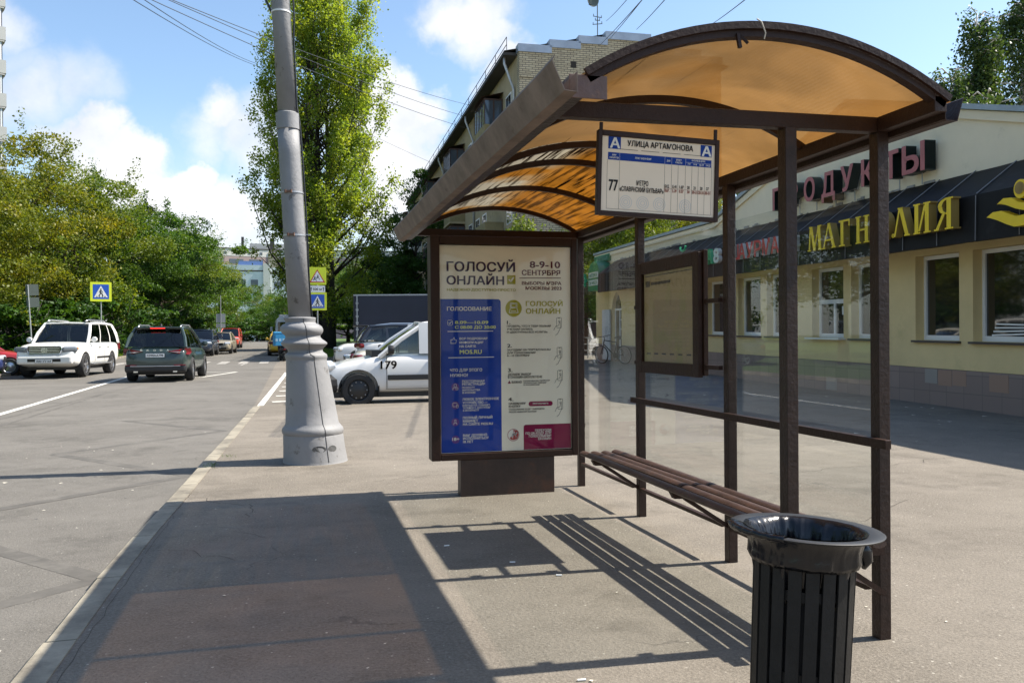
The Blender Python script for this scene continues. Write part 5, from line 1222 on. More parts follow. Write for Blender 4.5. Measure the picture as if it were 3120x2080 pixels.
mb = MB().bb(0, .4, .5, L_, -1, HE); mb.build('facade_wall', M_plaster, ap); MB().bb(.4, GW, .5, L_, -1, HE-.2).build('building_core', M_plaster, ap)
mb = MB(); vs = [(-.75, .35, HE-.02), (GW/2, .45, HE+1.5), (GW/2, L_, HE+1.5), (-.75, L_, HE-.02), (-.75, .35, HE-.20), (GW+.75, .45, HE-.02), (GW+.75, L_, HE-.02)]
mb.add(vs, [(0, 1, 2, 3), (1, 5, 6, 2)]); mb.bb(-.75, 0, .45, L_, HE-.22, HE-.06); mb.build('roof', M_roofdk, ap)
mb = MB()
for k in range(18): mb.bar((-.55, .6+k*3, HE+.0), (-.55, .6+k*3, HE+.8), .03)
mb.bar((-.55, .6, HE+.8), (-.55, L_, HE+.8), .03); mb.bar((-.55, .6, HE+.4), (-.55, L_, HE+.4), .03); mb.build('roof_rail', M_roofdk, ap)
for yy in (.9, 13.5, 27, 40):
    MB().tube([(-.62, yy, HE-.1), (-.62, yy, HE-.55), (-.10, yy+.05, HE-1.9), (-.10, yy+.05, 0)], .075, 8).build('drainpipe', M_galv, ap, smooth=True)
wins = [1.9, 9.4, 11.8, 14.6, 22.8, 25.4, 28.2, 36.2, 38.8, 41.8, 49]
for fz in FLO:
    for y in wins:
        f = MB().bb(-.03, .02, y, y+1.4, fz, fz+1.6).build('window', M_pvc, ap); MB().bb(-.036, -.031, y+.09, y+.66, fz+.09, fz+1.51).bb(-.036, -.031, y+.74, y+1.31, fz+.09, fz+1.51).build('pane', M_win, f)
    for k, (a, b) in enumerate(BAL):
        if fz < 4: continue
        style = (k+int(fz*10)) % 3; z0 = fz-.75
        bo = MB().bb(-1.15, -.001, a, b, z0-.14, z0).build('balcony', M_zinc if style else M_plaster, ap)
        MB().bb(-1.12, -1.07, a, b, z0, z0+1.05).bb(-1.07, 0, a, a+.05, z0, z0+1.05).bb(-1.07, 0, b-.05, b, z0, z0+1.05).build('panel', M_balc if style != 2 else M_pvc, bo)
        if style != 1 or fz > 12:
            g = MB().bb(-1.10, -1.08, a+.03, b-.03, z0+1.05, z0+2.45).bb(-1.08, 0, a+.02, a+.04, z0+1.05, z0+2.45).bb(-1.08, 0, b-.04, b-.02, z0+1.05, z0+2.45).build('glazing', M_glz, bo)
            fm = MB()
            for q in range(7): yy = a+(b-a)*q/6; fm.bb(-1.13, -1.075, yy-.035, yy+.035, z0+1.05, z0+2.5)
            for xx in (-.55, -.04): fm.bb(xx-.04, xx+.04, a, a+.05, z0+1.05, z0+2.5)
            fm.bb(-1.13, 0, a-.01, b+.01, z0+2.45, z0+2.55); fm.build('glazing_frame', M_dkwood if k != 3 else M_pvc, bo)
            if fz > 12: MB().add([(-1.35, a-.2, z0+2.56), (-1.35, b+.2, z0+2.56), (0, b+.2, z0+2.9), (0, a-.2, z0+2.9)], [(0, 1, 2, 3)]).build('balcony_roof', M_dkwood, bo)
# antenna mast on its roof
A0 = ray(1372.5, 70, 50); mst = thing('antenna_mast', 'roof antenna mast with a grey satellite dish', 'antenna', A0)
H_ = 4.6; mb = MB(); mb.tube([(0, 0, -2), (0, 0, 1.75)], .03, 6); mb.build('mast', M_sign_back, mst)
for z, w, a in ((.78, .27, -6), (.36, .30, 9), (.58, .15, 0)):
    mb = MB(); q = math.tan(R(a)); mb.bar((-w, 0, z-q*w), (w, 0, z+q*w), .035)
    for k in (-1, 1): mb.bar((w*k*.9, 0, z+q*w*k-.02), (w*k*.9, 0, z+q*w*k+.13), .03)
    mb.build('aerial', M_sign_back, mst)
mb = MB(); mb.lathe([(.02, .12), (.25, .08), (.42, 0), (.40, 0), (.24, .06), (.02, .10)], (0, 0, 0), 28, 'Y'); mb.v = [(v[0]*.85-.30, v[1]-.1, v[2]+1.72) for v in mb.v]; mb.build('dish', M_sign_back, mst, smooth=40)
mb = MB(); mb.bar((-.42, -.1, 1.42), (-.62, -.5, 1.35), .03); mb.box((-.65, -.55, 1.35), (.12, .15, .25)); mb.build('feed_arm', M_sign_back, mst)

# ---------------------------------------------------------------- far buildings
M_pinkb = mat('pink brown brick far', (.36, .27, .25), .9, nz=(.12, .1)); M_paleb = mat('pale panel', (.62, .60, .55), .9); M_bluep = mat('pale blue panel', (.55, .61, .64), .9, nz=(.2, .08)); M_bluebox = mat('blue roof box', (.10, .17, .36), .7)
M_farwin = mat('far window', (.10, .12, .15), .2)
p = at(628, 270, 0); fb = thing('distant_building', 'long curved pinkish block with a white attic and round windows', 'building', (p.x, p.y, 0), (0, 0, -math.atan2(p.x, p.y)))
top = ray(628, 573, 270).z
for sgn, ang in ((-1, 14), (1, -4)):
    M_ = Matrix.Rotation(R(ang), 3, 'Z')
    def wing(x0, x1, z0, z1, m_, name, par, y0=0, y1=14):
        return MB().box((sgn*(x0+x1)/2, (y0+y1)/2, (z0+z1)/2), (x1-x0, y1-y0, z1-z0)).xform(M_).build(name, m_, par)
    w_ = wing(1.2, 46, 0, top-2.5, M_pinkb, 'wall', fb); a_ = wing(1.2, 46, top-2.5, top-.3, M_paleb, 'attic', fb, -.05, 14.05); wing(1.1, 46.2, top-.3, top, M_sill, 'roof', fb, -.2, 14.2)
    for k in range(10): wing(3.2+k*3.6, 4.0+k*3.6, top-1.9, top-1.1, M_farwin, 'window', fb, -.12, -.06)
    for fl in range(4):
        for k in range(6): wing(3+k*6, 7.2+k*6, top-4.8-fl*2.9, top-3.4-fl*2.9, M_farwin, 'window', fb, -.06, -.01)
mb = MB().bb(-1.3, 1.3, -.6, 3, 0, top-1); mb.build('stair_tower', mat('ochre tower far', (.45, .38, .27), .9), fb)
MB().bb(-7, 9, 4, 9, top, top+2.2).build('roof_house', M_paleb, fb); MB().bb(-.8, .6, 2, 3, top, top+3.8).bb(-9.5, -8.7, 2, 3, top, top+4).build('chimney', M_sill, fb)
p = at(600, 200, 0); fb = thing('distant_building', 'pale blue panel block below the pinkish block', 'building', (p.x, p.y, 0), (0, 0, -math.atan2(p.x, p.y)))
top = ray(600, 609, 200).z
MB().bb(-14, 0.6, 0, 12, 0, top).build('wall', M_bluep, fb); MB().bb(2.2, 16, .6, 12, 0, top-.5).build('wall', M_bluep, fb); MB().bb(.6, 2.2, -.3, 12, 0, top+.4).build('end_wall', M_paleb, fb)
MB().bb(-14.05, .58, -.05, 0, top-1.5, top-1.2).bb(2.25, 16.05, .55, .6, top-1.9, top-1.6).build('panel_joint', M_sill, fb)
for k in range(5): MB().bb(-13+k*2.7, -11.4+k*2.7, -.04, -.005, top-5, top-3.4).build('window', M_farwin, fb); MB().bb(3+k*2.7, 4.6+k*2.7, .56, .595, top-5.4, top-3.8).build('window', M_farwin, fb)
MB().bb(-5.0, .5, 2, 7, top, top+1.1).build('roof_house', M_bluebox, fb)
# tower block cut by the left edge of the picture
p = at(21, 72); tw = thing('tower_block', 'grey panel tower block cut by the left edge of the picture', 'apartment house', (p.x, p.y, p.z), (0, 0, R(22)))
M_gp = mat('grey panel', (.40, .39, .37), .9, nz=(.5, .08)); M_gp2 = mat('light balcony slab', (.45, .45, .43), .85, nz=(.5, .06))
MB().bb(-16, -.25, 1.2, 15, -1, 48).build('wall', M_gp, tw)
zb0 = ray(8, 94, 72).z-p.z
for k in range(-8, 6):
    z = zb0+k*2.8
    if z < 2: continue
    b_ = MB().bb(-12, 0, 0, 1.3, z, z+1.1).build('balcony', M_gp2, tw); MB().bb(-12, -.25, .15, .22, z+1.1, z+2.65).build('glazing', M_win, b_)
    fm = MB()
    for q in range(10): fm.bb(-.45-q*1.2, -.32-q*1.2, .08, .24, z+1.1, z+2.65)
    fm.build('glazing_frame', M_pvc, b_); MB().bb(-12, -.1, 0, 1.25, z-.16, z-.04).build('floor_slab', M_gp, b_)
# overhead wires
M_wire = mat('black cable', (.02, .025, .03), .5)
WI = [((325, -8, 24), (592, 152, 58), .5, 'leftmost overhead wire ending at the poplar'), ((349, -8, 24), (588, 146, 58), .5, 'second overhead wire from the left ending at the poplar'), ((402, -8, 26), (1092, 300, 62), .9, 'overhead wire crossing behind the lamp post to the brick house'), ((432, -8, 27), (1085, 272, 62), .8, 'upper overhead wire running to the brick house eaves'), ((444, -8, 27), (1088, 244, 62), .8, 'thin upper overhead wire running to the brick house eaves'), ((800, 284, 66), (1010, 382, 72), .1, 'low faint wire sinking toward the dark tree by the brick house'),
      ((1442, -8, 30), (1392, 49, 50), .15, 'thin wire from the roof antenna up to the right'), ((1478, -8, 22), (1376, 106, 46.5), .1, 'cable from the gable wall up to the right'), ((1476, -6, 22), (1400, 90, 46.5), .1, 'second cable from the gable wall up to the right'), ((1530, -8, 22), (1462, 68, 46.5), .1, 'rightmost cable from the top step of the gable'), ((1715, -8, 20), (1622, 64, 40), .1, 'single cable above the apex of the shelter roof'), ((2130, 175, 40), (2400, 190, 44), .2, 'short wire among the birch leaves beside the shelter roof')]
for a, b, sag, lab in WI:
    A_, B_ = ray(*a), ray(*b); A_ = A_+(A_-B_)*(.0 if lab.startswith('low') else .4 if lab.startswith(('cable', 'second c', 'rightm', 'single', 'thin wire')) else .35); sag *= 1.8; pts = []
    for k in range(17): t = k/16; q = A_.lerp(B_, t); q.z -= sag*4*t*(1-t)*.35; pts.append(q)
    prop(MB().tube(pts, .013, 5).build('overhead_wire', M_wire), lab, 'wire', 'overhead wires')
# ---------------------------------------------------------------- trees
M_bark = mat('bark', (.085, .068, .050), .95, nz=(4, .35), bump=(14, .8)); M_barkd = mat('dark bark', (.040, .034, .028), .95, nz=(4, .35), bump=(14, .8)); M_birch = mat('birch bark', (.48, .46, .42), .8, dirt=((.05, .045, .04), 5, .56, .08))
LF = {
 'green': leafmat('leaf green', [(.030, .078, .012), (.050, .115, .015), (.084, .158, .020), (.135, .205, .026)], .42),
 'olive': leafmat('leaf olive', [(.040, .086, .012), (.078, .130, .015), (.132, .180, .019), (.21, .235, .024)], .42),
 'autumn': leafmat('leaf autumn', [(.048, .088, .012), (.100, .138, .015), (.170, .185, .018), (.29, .24, .02)], .42),
 'dark': leafmat('leaf dark', [(.024, .066, .012), (.040, .098, .016), (.070, .135, .02)], .34),
 'poplar': leafmat('leaf poplar', [(.10, .17, .026), (.155, .23, .034), (.225, .285, .042), (.32, .33, .05)], .56),
 'birch': leafmat('leaf birch', [(.026, .055, .022), (.042, .080, .024), (.075, .115, .026)], .32),
}
def leaf_mesh(pos, size, rs, name, m_, droop=0.0, aspect=.62):
    """rhombic leaves: centre positions (n,3)"""
    n = len(pos)
    nrm = rs.normal(0, 1, (n, 3)); nrm[:, 2] = np.abs(nrm[:, 2])*.9+.15; nrm /= np.linalg.norm(nrm, axis=1)[:, None]
    t = rs.normal(0, 1, (n, 3)); t[:, 2] -= droop
    t -= (t*nrm).sum(1)[:, None]*nrm; t /= np.linalg.norm(t, axis=1)[:, None]; b = np.cross(nrm, t)
    L = (size*rs.uniform(.6, 1.35, n))[:, None]; W = L*aspect*.5
    fold = nrm*L*.10
    v = np.stack([pos-t*L*.5, pos+b*W+fold, pos+t*L*.5, pos-b*W+fold], 1).reshape(-1, 3)
    me = bpy.data.meshes.new(name); me.vertices.add(4*n); me.vertices.foreach_set('co', v.astype(np.float32).ravel())
    me.loops.add(4*n); me.loops.foreach_set('vertex_index', np.arange(4*n, dtype=np.int32)); me.polygons.add(n); me.polygons.foreach_set('loop_start', np.arange(0, 4*n, 4, dtype=np.int32))
    me.update(calc_edges=True); me.validate(); me.materials.append(m_); return me
def clump_crown(seed, rx, ry, z0, z1, n, leaf, m_, ncl=40, skirt=.25, drop=0.0, clr=1.0):
    """leaf positions gathered into clumps through an uneven ellipsoid; returns mesh and clump centres"""
    rs = np.random.RandomState(seed); cs = []; rzz = (z1-z0)/2; cz = (z0+z1)/2
    while len(cs) < ncl:
        p = rs.uniform(-1, 1, 3); r = np.linalg.norm(p)
        if r > 1 or r < .35: continue
        zz = p[2]; taper = 1-.35*max(0, zz)**1.5-skirt*max(0, -zz)**2
        wob = 1+.22*math.sin(3*math.atan2(p[1], p[0])+seed)+.12*math.sin(5*zz+seed)
        cs.append((p[0]*rx*taper*wob, p[1]*ry*taper*wob, cz+zz*rzz))
    cs = np.array(cs); w = rs.uniform(.5, 1.5, ncl); w /= w.sum(); P = []
    for c, k in zip(cs, w):
        m_n = int(n*k); r = clr*rs.uniform(.5, 1.15)*min(rx, rzz)*.31
        q = rs.normal(0, 1, (m_n, 3)); q /= np.linalg.norm(q, axis=1)[:, None]; q *= (rs.uniform(.35, 1, m_n)**.45)[:, None]*r; q[:, 2] *= .62; q[:, 2] -= drop*np.hypot(q[:, 0], q[:, 1])
        stray = rs.uniform(0, 1, m_n) < .12; q[stray] *= 1.45
        P.append(q+c)
    # sprigs poking out of the outline
    for _ in range(ncl):
        c = cs[rs.randint(ncl)]; d = (c-np.array([0, 0, cz-rzz*.3])); d /= np.linalg.norm(d)+1e-6; L = rs.uniform(.5, 1.2)*min(rx, rzz)*.42
        k = max(8, n//(ncl*14)); tt = rs.uniform(.4, 1.25, k)[:, None]; P.append(c+d*L*tt+rs.normal(0, .10*rx*.3, (k, 3)))
    return leaf_mesh(np.concatenate(P), leaf, rs, 'crown', m_), cs
def trunk_mesh(seed, h, r, z_first, cs, m_, nl=14, stems=1):
    rs = np.random.RandomState(seed+77); mb = MB()
    tops = []
    for s_ in range(stems):
        ox, oy = (0, 0) if stems == 1 else (rs.uniform(-.7, .7), rs.uniform(-.5, .5))
        pts = [Vector((ox+rs.normal(0, .04)*z/2, oy+rs.normal(0, .04)*z/2, z)) for z in span(-.3, h, 7)]
        mb.tube(pts, [r*(1.25 if i == 0 else 1-.85*i/7) for i in range(8)], 9); tops.append(pts)
    for c in cs[rs.permutation(len(cs))[:nl]]:
        pts = tops[rs.randint(len(tops))]; z = max(z_first, min(c[2]-rs.uniform(.5, 2.2), h*.9)); k = (z+.3)/(h+.3)*7; i = min(6, int(k)); a = pts[i].lerp(pts[i+1], k-i)
        b = Vector(c); mid = a.lerp(b, .5)+Vector((rs.normal(0, .15), rs.normal(0, .15), -.15)); rr = r*.38*(1-.6*z/h)+.02
        mb.tube([a, mid, b], [rr, rr*.65, .015], 6)
        for _ in range(2): e = b+Vector(rs.normal(0, .7, 3)); mb.tube([mid.lerp(b, .5), e], [rr*.35, .01], 4)
    me = mb.build('trunk', m_, smooth=True, fix=False); d = me.data; bpy.data.objects.remove(me); return d
SPEC = {
 'green': clump_crown(1, 4.2, 4.2, 1.6, 12.0, 36000, .14, LF['green'], 46)+('green',),
 'olive': clump_crown(2, 4.4, 4.4, 1.3, 11.6, 36000, .145, LF['olive'], 46)+('olive',),
 'autumn': clump_crown(3, 4.8, 4.6, 2.0, 12.6, 40000, .15, LF['autumn'], 50)+('autumn',),
 'round': clump_crown(4, 3.6, 3.6, 1.0, 9.0, 30000, .135, LF['green'], 38)+('green',),
 'dark': clump_crown(5, 3.8, 3.8, 2.2, 16.0, 26000, .19, LF['dark'], 48)+('dark',),
 'shrub': clump_crown(6, 2.2, 2.0, .0, 3.2, 5500, .17, LF['dark'], 20, skirt=0)+('dark',),
 'olshrub': clump_crown(8, 2.0, 2.0, .0, 2.6, 4500, .17, LF['green'], 18, skirt=0)+('green',),
 'small': clump_crown(9, 2.6, 2.6, 1.2, 6.6, 9000, .17, LF['olive'], 30)+('olive',),
}
HT = {'green': 12, 'olive': 11.6, 'autumn': 12.6, 'round': 9, 'dark': 16, 'shrub': 3.2, 'olshrub': 2.6, 'small': 6.6}
TR = {k: trunk_mesh(i, HT[k]*.8, .05+HT[k]*.014, HT[k]*.16, v[1], M_barkd if k in ('dark', 'shrub', 'olshrub') else M_bark, 5 if 'shrub' in k else 14) for i, (k, v) in enumerate(SPEC.items())}
def tree(kind, p, h, rz, label, group, name='broadleaf_tree', cat='tree', wide=1.0):
    k = h/HT[kind]; o = thing(name, label, cat, p, (0, 0, rz), group); o.scale = (k*wide, k*wide, k)
    for nm, me in (('trunk', TR[kind]), ('crown', SPEC[kind][0])):
        c = bpy.data.objects.new(nm, me); COL.objects.link(c); c.parent = o
    return o
def treeat(kind, u, d, vtop, label, group, rz=0, wide=1.0, **kw):
    p = at(u, d); h = ray(u, vtop, d).z-p.z; return tree(kind, p, h, rz, label, group, wide=wide, **kw)
GL = 'trees along the left side of the road'
for i, (kind, u, d, vt, w, lab) in enumerate([
 ('autumn', -70, 43, 285, 1.0, 'yellow green tree cut by the left edge of the picture'),
 ('autumn', 70, 50, 300, 1.0, 'yellowing tree with a bare twiggy top behind the red car'),
 ('olive', 175, 54, 372, 1.1, 'yellow green tree behind the crossing sign'),
 ('green', 255, 60, 405, .95, 'tall green tree right of the crossing sign'),
 ('green', 320, 68, 470, 1.05, 'green tree behind the dark green off-road car'),
 ('round', 372, 74, 488, 1.15, 'dark round tree with a branch reaching over the road'),
 ('olive', 425, 84, 532, 1.1, 'mid green tree above the navy oncoming car'),
 ('round', 470, 92, 545, 1.2, 'bushy tree above the beige car'),
 ('olive', 508, 105, 590, 1.0, 'light green tree above the red van'),
 ('round', 545, 125, 655, 1.0, 'green tree at the far road bend left of the pale blue block'),
 ('round', 592, 150, 672, 1.0, 'low yellow green tree in front of the pale blue block'),
 ('round', 632, 165, 676, 1.0, 'small far tree beside the lamp post'),
 ('round', 120, 78, 520, 1.2, 'rear green tree filling the gap behind the red car'),
 ('green', 215, 86, 560, 1.2, 'rear green tree filling the gap behind the white off-road car'),
 ('dark', 300, 96, 560, 1.0, 'rear dark tree behind the dark green off-road car'),
 ('dark', 20, 66, 430, 1.0, 'rear dark tree at the left edge')]):
    treeat(kind, u, d, vt, lab, GL, rz=i*1.3, wide=w)
GS = 'shrubs under the left trees'
for i, (kind, u, d, vt, w) in enumerate([('shrub', 20, 46, 690, 1.3), ('shrub', 90, 48, 665, 1.2), ('olshrub', 150, 49, 700, 1.3), ('shrub', 205, 52, 655, 1.2), ('shrub', 262, 57, 680, 1.3), ('olshrub', 315, 62, 690, 1.4), ('shrub', 360, 68, 690, 1.3), ('shrub', 405, 76, 700, 1.3), ('olshrub', 445, 86, 705, 1.4), ('shrub', 485, 96, 710, 1.5), ('shrub', 520, 108, 715, 1.5), ('olshrub', 552, 122, 722, 1.6), ('shrub', 590, 150, 725, 2.0), ('shrub', 628, 175, 730, 2.2), ('olshrub', 655, 150, 718, 2.0), ('shrub', 690, 160, 700, 2.0), ('olshrub', 800, 100, 690, 1.8), ('shrub', 850, 95, 680, 1.8)]):
    place = ['at the left edge', 'behind the red car', 'left of the crossing sign post', 'behind the white off-road car', 'between the white and the green off-road cars', 'behind the green off-road car roof', 'right of the green off-road car roof', 'behind the navy car', 'behind the beige car', 'behind the red van', 'just right of the red van', 'behind the lawn at the road bend', 'above the far white car', 'at the far end of the road', 'left of the lamp post shaft', 'behind the lamp post', 'right of the poplar trunk', 'behind the dark truck'][i]
    treeat(kind, u, d, vt, ('dark' if kind == 'shrub' else 'green')+' shrub '+place, GS, rz=i*2.1, wide=w, name='shrub', cat='shrub')
GR = 'trees on the right side of the road'
for i, (kind, u, d, vt, w, lab) in enumerate([
 ('dark', 955, 72, 385, 1.0, 'tall dark tree in front of the brick house facade'), ('dark', 905, 84, 495, 1.05, 'dark tree between the poplar and the brick house'), ('green', 865, 96, 560, 1.1, 'green tree behind the right edge of the poplar'),
 ('olive', 835, 110, 600, 1.1, 'yellow green tree low behind the poplar'), ('round', 668, 125, 660, .9, 'green tree close behind the lamp post'), ('round', 648, 140, 688, 1.0, 'light tree just left of the lamp post over the minibus'),
 ('dark', 985, 60, 640, .9, 'dark tree under the balconies left of the poster case'), ('olive', 740, 140, 590, 1.0, 'far tree behind the poplar trunk')]):
    treeat(kind, u, d, vt, lab, GR, rz=i*.9, wide=w)
GB = 'trees around the shop'
for i, (kind, u, d, vt, w, lab) in enumerate([
 ('small', 1205, 41, 486, .8, 'small yellow green tree at the brick house corner above the poster case'), ('olive', 1385, 44, 462, .95, 'yellow green tree behind the far end of the shop roof'), ('olive', 1490, 44, 430, .9, 'tree behind the flat shop parapet'), ('autumn', 1600, 46, 420, .9, 'yellow tree behind the start of the shop gable'), ('green', 1700, 48, 420, .9, 'green tree mostly hidden behind the shop gable')]):
    treeat(kind, u, d, vt, lab, GB, rz=i*1.7, wide=w)
# ---- poplar: narrow crown of upswept limbs
def poplar():
    p = at(735, 70); H = 31.5; rs = np.random.RandomState(21)
    o = thing('poplar_tree', 'very tall sunlit poplar with upswept limbs right behind the lamp post', 'tree', p)
    mb = MB(); P = []
    def prof(t): return 5.6*(min(1, t/.14)**.6)*(1-.12*t)*(1 if t < .66 else (1-((t-.66)/.43)**1.8)) 
    stems = [(-.9, .2), (.7, -.2), (0, .6)]
    for sx, sy in stems: mb.tube([(sx*.8, sy, -.3), (sx, sy, 3), (sx*1.2, sy*1.3, 9), (sx*1.0, sy*1.6, 18), (sx*.6, sy, 27)], [.80, .58, .30, .15, .04], 10)
    for k in range(230):
        z = rs.uniform(2.5, 26.5); t = z/H; a = rs.uniform(0, 6.28); L = prof(min(.97, t+.10))*rs.uniform(.55, 1.05); rise = L*rs.uniform(.8, 1.9)
        if z+rise > H: rise = H-z
        s0 = Vector((stems[k % 3][0]*.9, stems[k % 3][1]*1.2, z)); L *= 1.12 if math.cos(a) > 0 else 1.0; e = Vector((math.cos(a)*L, math.sin(a)*L, min(H-.3, z+rise)))
        mid = s0.lerp(e, .5)+Vector((math.cos(a)*L*.12, math.sin(a)*L*.12, -rise*.06)); mb.tube([s0, mid, e], [.11*(1-t)+.03, .05*(1-t)+.02, .012], 6)
        n = int(90+42*L)
        A = np.array(s0); M2 = np.array(mid); E2 = np.array(e)
        for _ in range(5):                   # separate tufts strung along the outer part of the limb
            tc_ = rs.uniform(.38, 1.04); c_ = (1-tc_)**2*A+2*tc_*(1-tc_)*M2+tc_**2*E2+rs.normal(0, .22, 3); r_ = rs.uniform(.30, .85); k_ = max(14, int(n*.92*r_**1.6))
            q = rs.normal(0, 1, (k_, 3)); q /= np.linalg.norm(q, axis=1)[:, None]; q *= (rs.uniform(.05, 1, k_)**.6)[:, None]*r_; q[:, 2] *= 1.5; st_ = rs.uniform(0, 1, k_) < .22; q[st_] *= 1.7; P.append(c_+q)
    for k in range(24):                      # low side sprays
        z = rs.uniform(2, 9); a = rs.uniform(0, 6.28); c = np.array([math.cos(a)*rs.uniform(1.5, 5.2 if math.cos(a) > 0 else 3.4), math.sin(a)*rs.uniform(2, 5), z]); P.append(c+rs.normal(0, .55, (240, 3)))
    P = np.concatenate(P); P = P[P[:, 2] > 1.6]
    t = mb.build('trunk', M_barkd, o, smooth=True, fix=False); t.parent = o
    me = leaf_mesh(P, .185, rs, 'crown', LF['poplar'], .2, .8); c = bpy.data.objects.new('crown', me); COL.objects.link(c); c.parent = o
poplar()
# ---- hanging birches behind the shop
def birch(u, d, vtop, label, seed, spread=1.0, hang=True):
    p = at(u, d); H = ray(u, vtop, d).z-p.z; rs = np.random.RandomState(seed); o = thing('birch_tree', label, 'tree', p, group='birches behind the shop')
    mb = MB(); mb.tube([(0, 0, -.3), (.1, .05, H*.35), (-.1, .1, H*.7), (.0, 0, H*.97)], [.22, .17, .10, .02], 9); P = []
    for k in range(74):
        z = H*rs.uniform(.25, .97); t = z/H; a = rs.uniform(0, 6.28); L = spread*(3.6*(1-t)**.6+.5)*rs.uniform(.45, 1); s0 = Vector((0, 0, z)); e = Vector((math.cos(a)*L, math.sin(a)*L, z+L*rs.uniform(.1, .6)))
        mb.tube([s0, s0.lerp(e, .55)+Vector((0, 0, .2)), e], [.05*(1.2-t), .03, .008], 5)
        for q in range(5):
            b = s0.lerp(e, rs.uniform(.4, 1.0)); n = rs.randint(45, 100); Ld = rs.uniform(.8, 2.6) if hang else .8; zz = rs.uniform(0, 1, n); bx, by = rs.normal(0, .25, 2)
            pts = np.stack([b.x+bx*zz+rs.normal(0, .13, n), b.y+by*zz+rs.normal(0, .13, n), b.z-zz*Ld+rs.normal(0, .12, n)], 1); P.append(pts)
    mb.build('trunk', M_birch, o, smooth=True, fix=False)
    me = leaf_mesh(np.concatenate(P), .115, rs, 'crown', LF['birch'], 1.2, .7); c = bpy.data.objects.new('crown', me); COL.objects.link(c); c.parent = o
birch(2248, 30, 8, 'drooping birch with thin hanging twigs beside the shelter roof end', 31, .62)
birch(2362, 31, -60, 'taller drooping birch cut by the right edge of the picture', 32, .72)
birch(2270, 27, 205, 'low dense birch crown just above the shop roof', 33, 1.0)
birch(2190, 29, 158, 'small birch top peeking over the shelter roof end', 34, .62)

for i, (kind, x, y, h) in enumerate([('green', -17, 38, 12.5), ('olive', -16, 29, 12), ('green', -18, 20, 13), ('olive', -16.5, 11, 12), ('green', -17, 2, 12.5), ('dark', -19, -8, 14)]):
    tree(kind, Vector((x, y, G(x, y))), h, i*1.1, 'street tree beyond the left edge of the picture, opposite the shop front', 'street trees opposite the shop')
for i, (u, d) in enumerate(((-30, 44), (8, 52), (50, 60))): treeat('shrub', u, d, 672, ['dark bush cut by the left edge of the picture', 'dark bush behind the red car roof', 'dark bush behind the leaning sign post'][i], GS, rz=i, wide=1.5, name='shrub', cat='shrub')
# ---------------------------------------------------------------- vehicles
def paint(name, c, rough=.28): return mat('car paint '+name, c, rough, coat=.6, spec=.5)
def lerp_prof(prof, y):
    for (a, za), (b, zb) in zip(prof, prof[1:]):
        if y <= b: return za+(zb-za)*sm(y, a, b) if abs(b-a) > 1e-6 else zb
    return prof[-1][1]
def car_body(L, W, top, zb, wheels, r, m_, root, arch_k=1.14, plan=.13):
    ys = [-L/2+L*t for t in [0, .012, .035, .08, .14, .2, .27, .34, .41, .48, .55, .62, .68, .74, .80, .86, .92, .965, .988, 1]]
    rows = []
    for y in ys:
        t = 2*y/L; k = 1-plan*abs(t)**4-.05*abs(t)**16; w = W/2*k; zt = lerp_prof(top, y); e = max(0, abs(t)-.80)/.20; z0 = zb+.13*e**1.6; hh = zt-z0
        rows.append([(0, y, z0), (w*.78, y, z0), (w*.95, y, z0+.06), (w*.995, y, z0+hh*.30), (w, y, z0+hh*.55), (w*.985, y, z0+hh*.78), (w*.945, y, z0+hh*.93), (w*.86, y, zt-.005), (w*.45, y, zt+.018), (0, y, zt+.025)])
    mb = MB(); n = 10; vs = []
    for rw in rows: vs += rw+[(-p[0], p[1], p[2]) for p in rw[1:-1]][::-1]
    q = 2*n-2; fs = [(j*q+i, j*q+(i+1) % q, (j+1)*q+(i+1) % q, (j+1)*q+i) for j in range(len(rows)-1) for i in range(q)]+[tuple(range(q))[::-1], tuple((len(rows)-1)*q+i for i in range(q))]
    mb.add(vs, fs); o = mb.build('body', m_, None, smooth=True); s = o.modifiers.new('s', 'SUBSURF'); s.levels = s.render_levels = 1
    cm = MB()
    for y in wheels:
        for sx in (-1, 1): cm.lathe([(r*arch_k, sx*(W/2-.30)), (r*arch_k, sx*(W/2+.2))] if sx > 0 else [(r*arch_k, -W/2-.2), (r*arch_k, -(W/2-.30))], (0, y, r+.01), 28, 'X')
    c = cm.build('cut', m_); b = o.modifiers.new('b', 'BOOLEAN'); b.operation = 'DIFFERENCE'; b.object = c; b.solver = 'EXACT'
    baked(o); bpy.data.objects.remove(c); o.parent = root
    try: o.data.shade_smooth(); o.data.set_sharp_from_angle(angle=R(35))
    except Exception: pass
    return o
def patch(c00, c10, c11, c01, bulge=(0, 0, 0), n=6):
    c00, c10, c11, c01 = map(Vector, (c00, c10, c11, c01)); b = Vector(bulge); vs = []
    for j in range(n+1):
        for i in range(n+1):
            u, v = i/n, j/n; p = c00.lerp(c10, u).lerp(c01.lerp(c11, u), v); vs.append(p+b*(4*u*(1-u))*(.5+.5*4*v*(1-v)))
    return vs, [(j*(n+1)+i, j*(n+1)+i+1, (j+1)*(n+1)+i+1, (j+1)*(n+1)+i) for j in range(n) for i in range(n)]
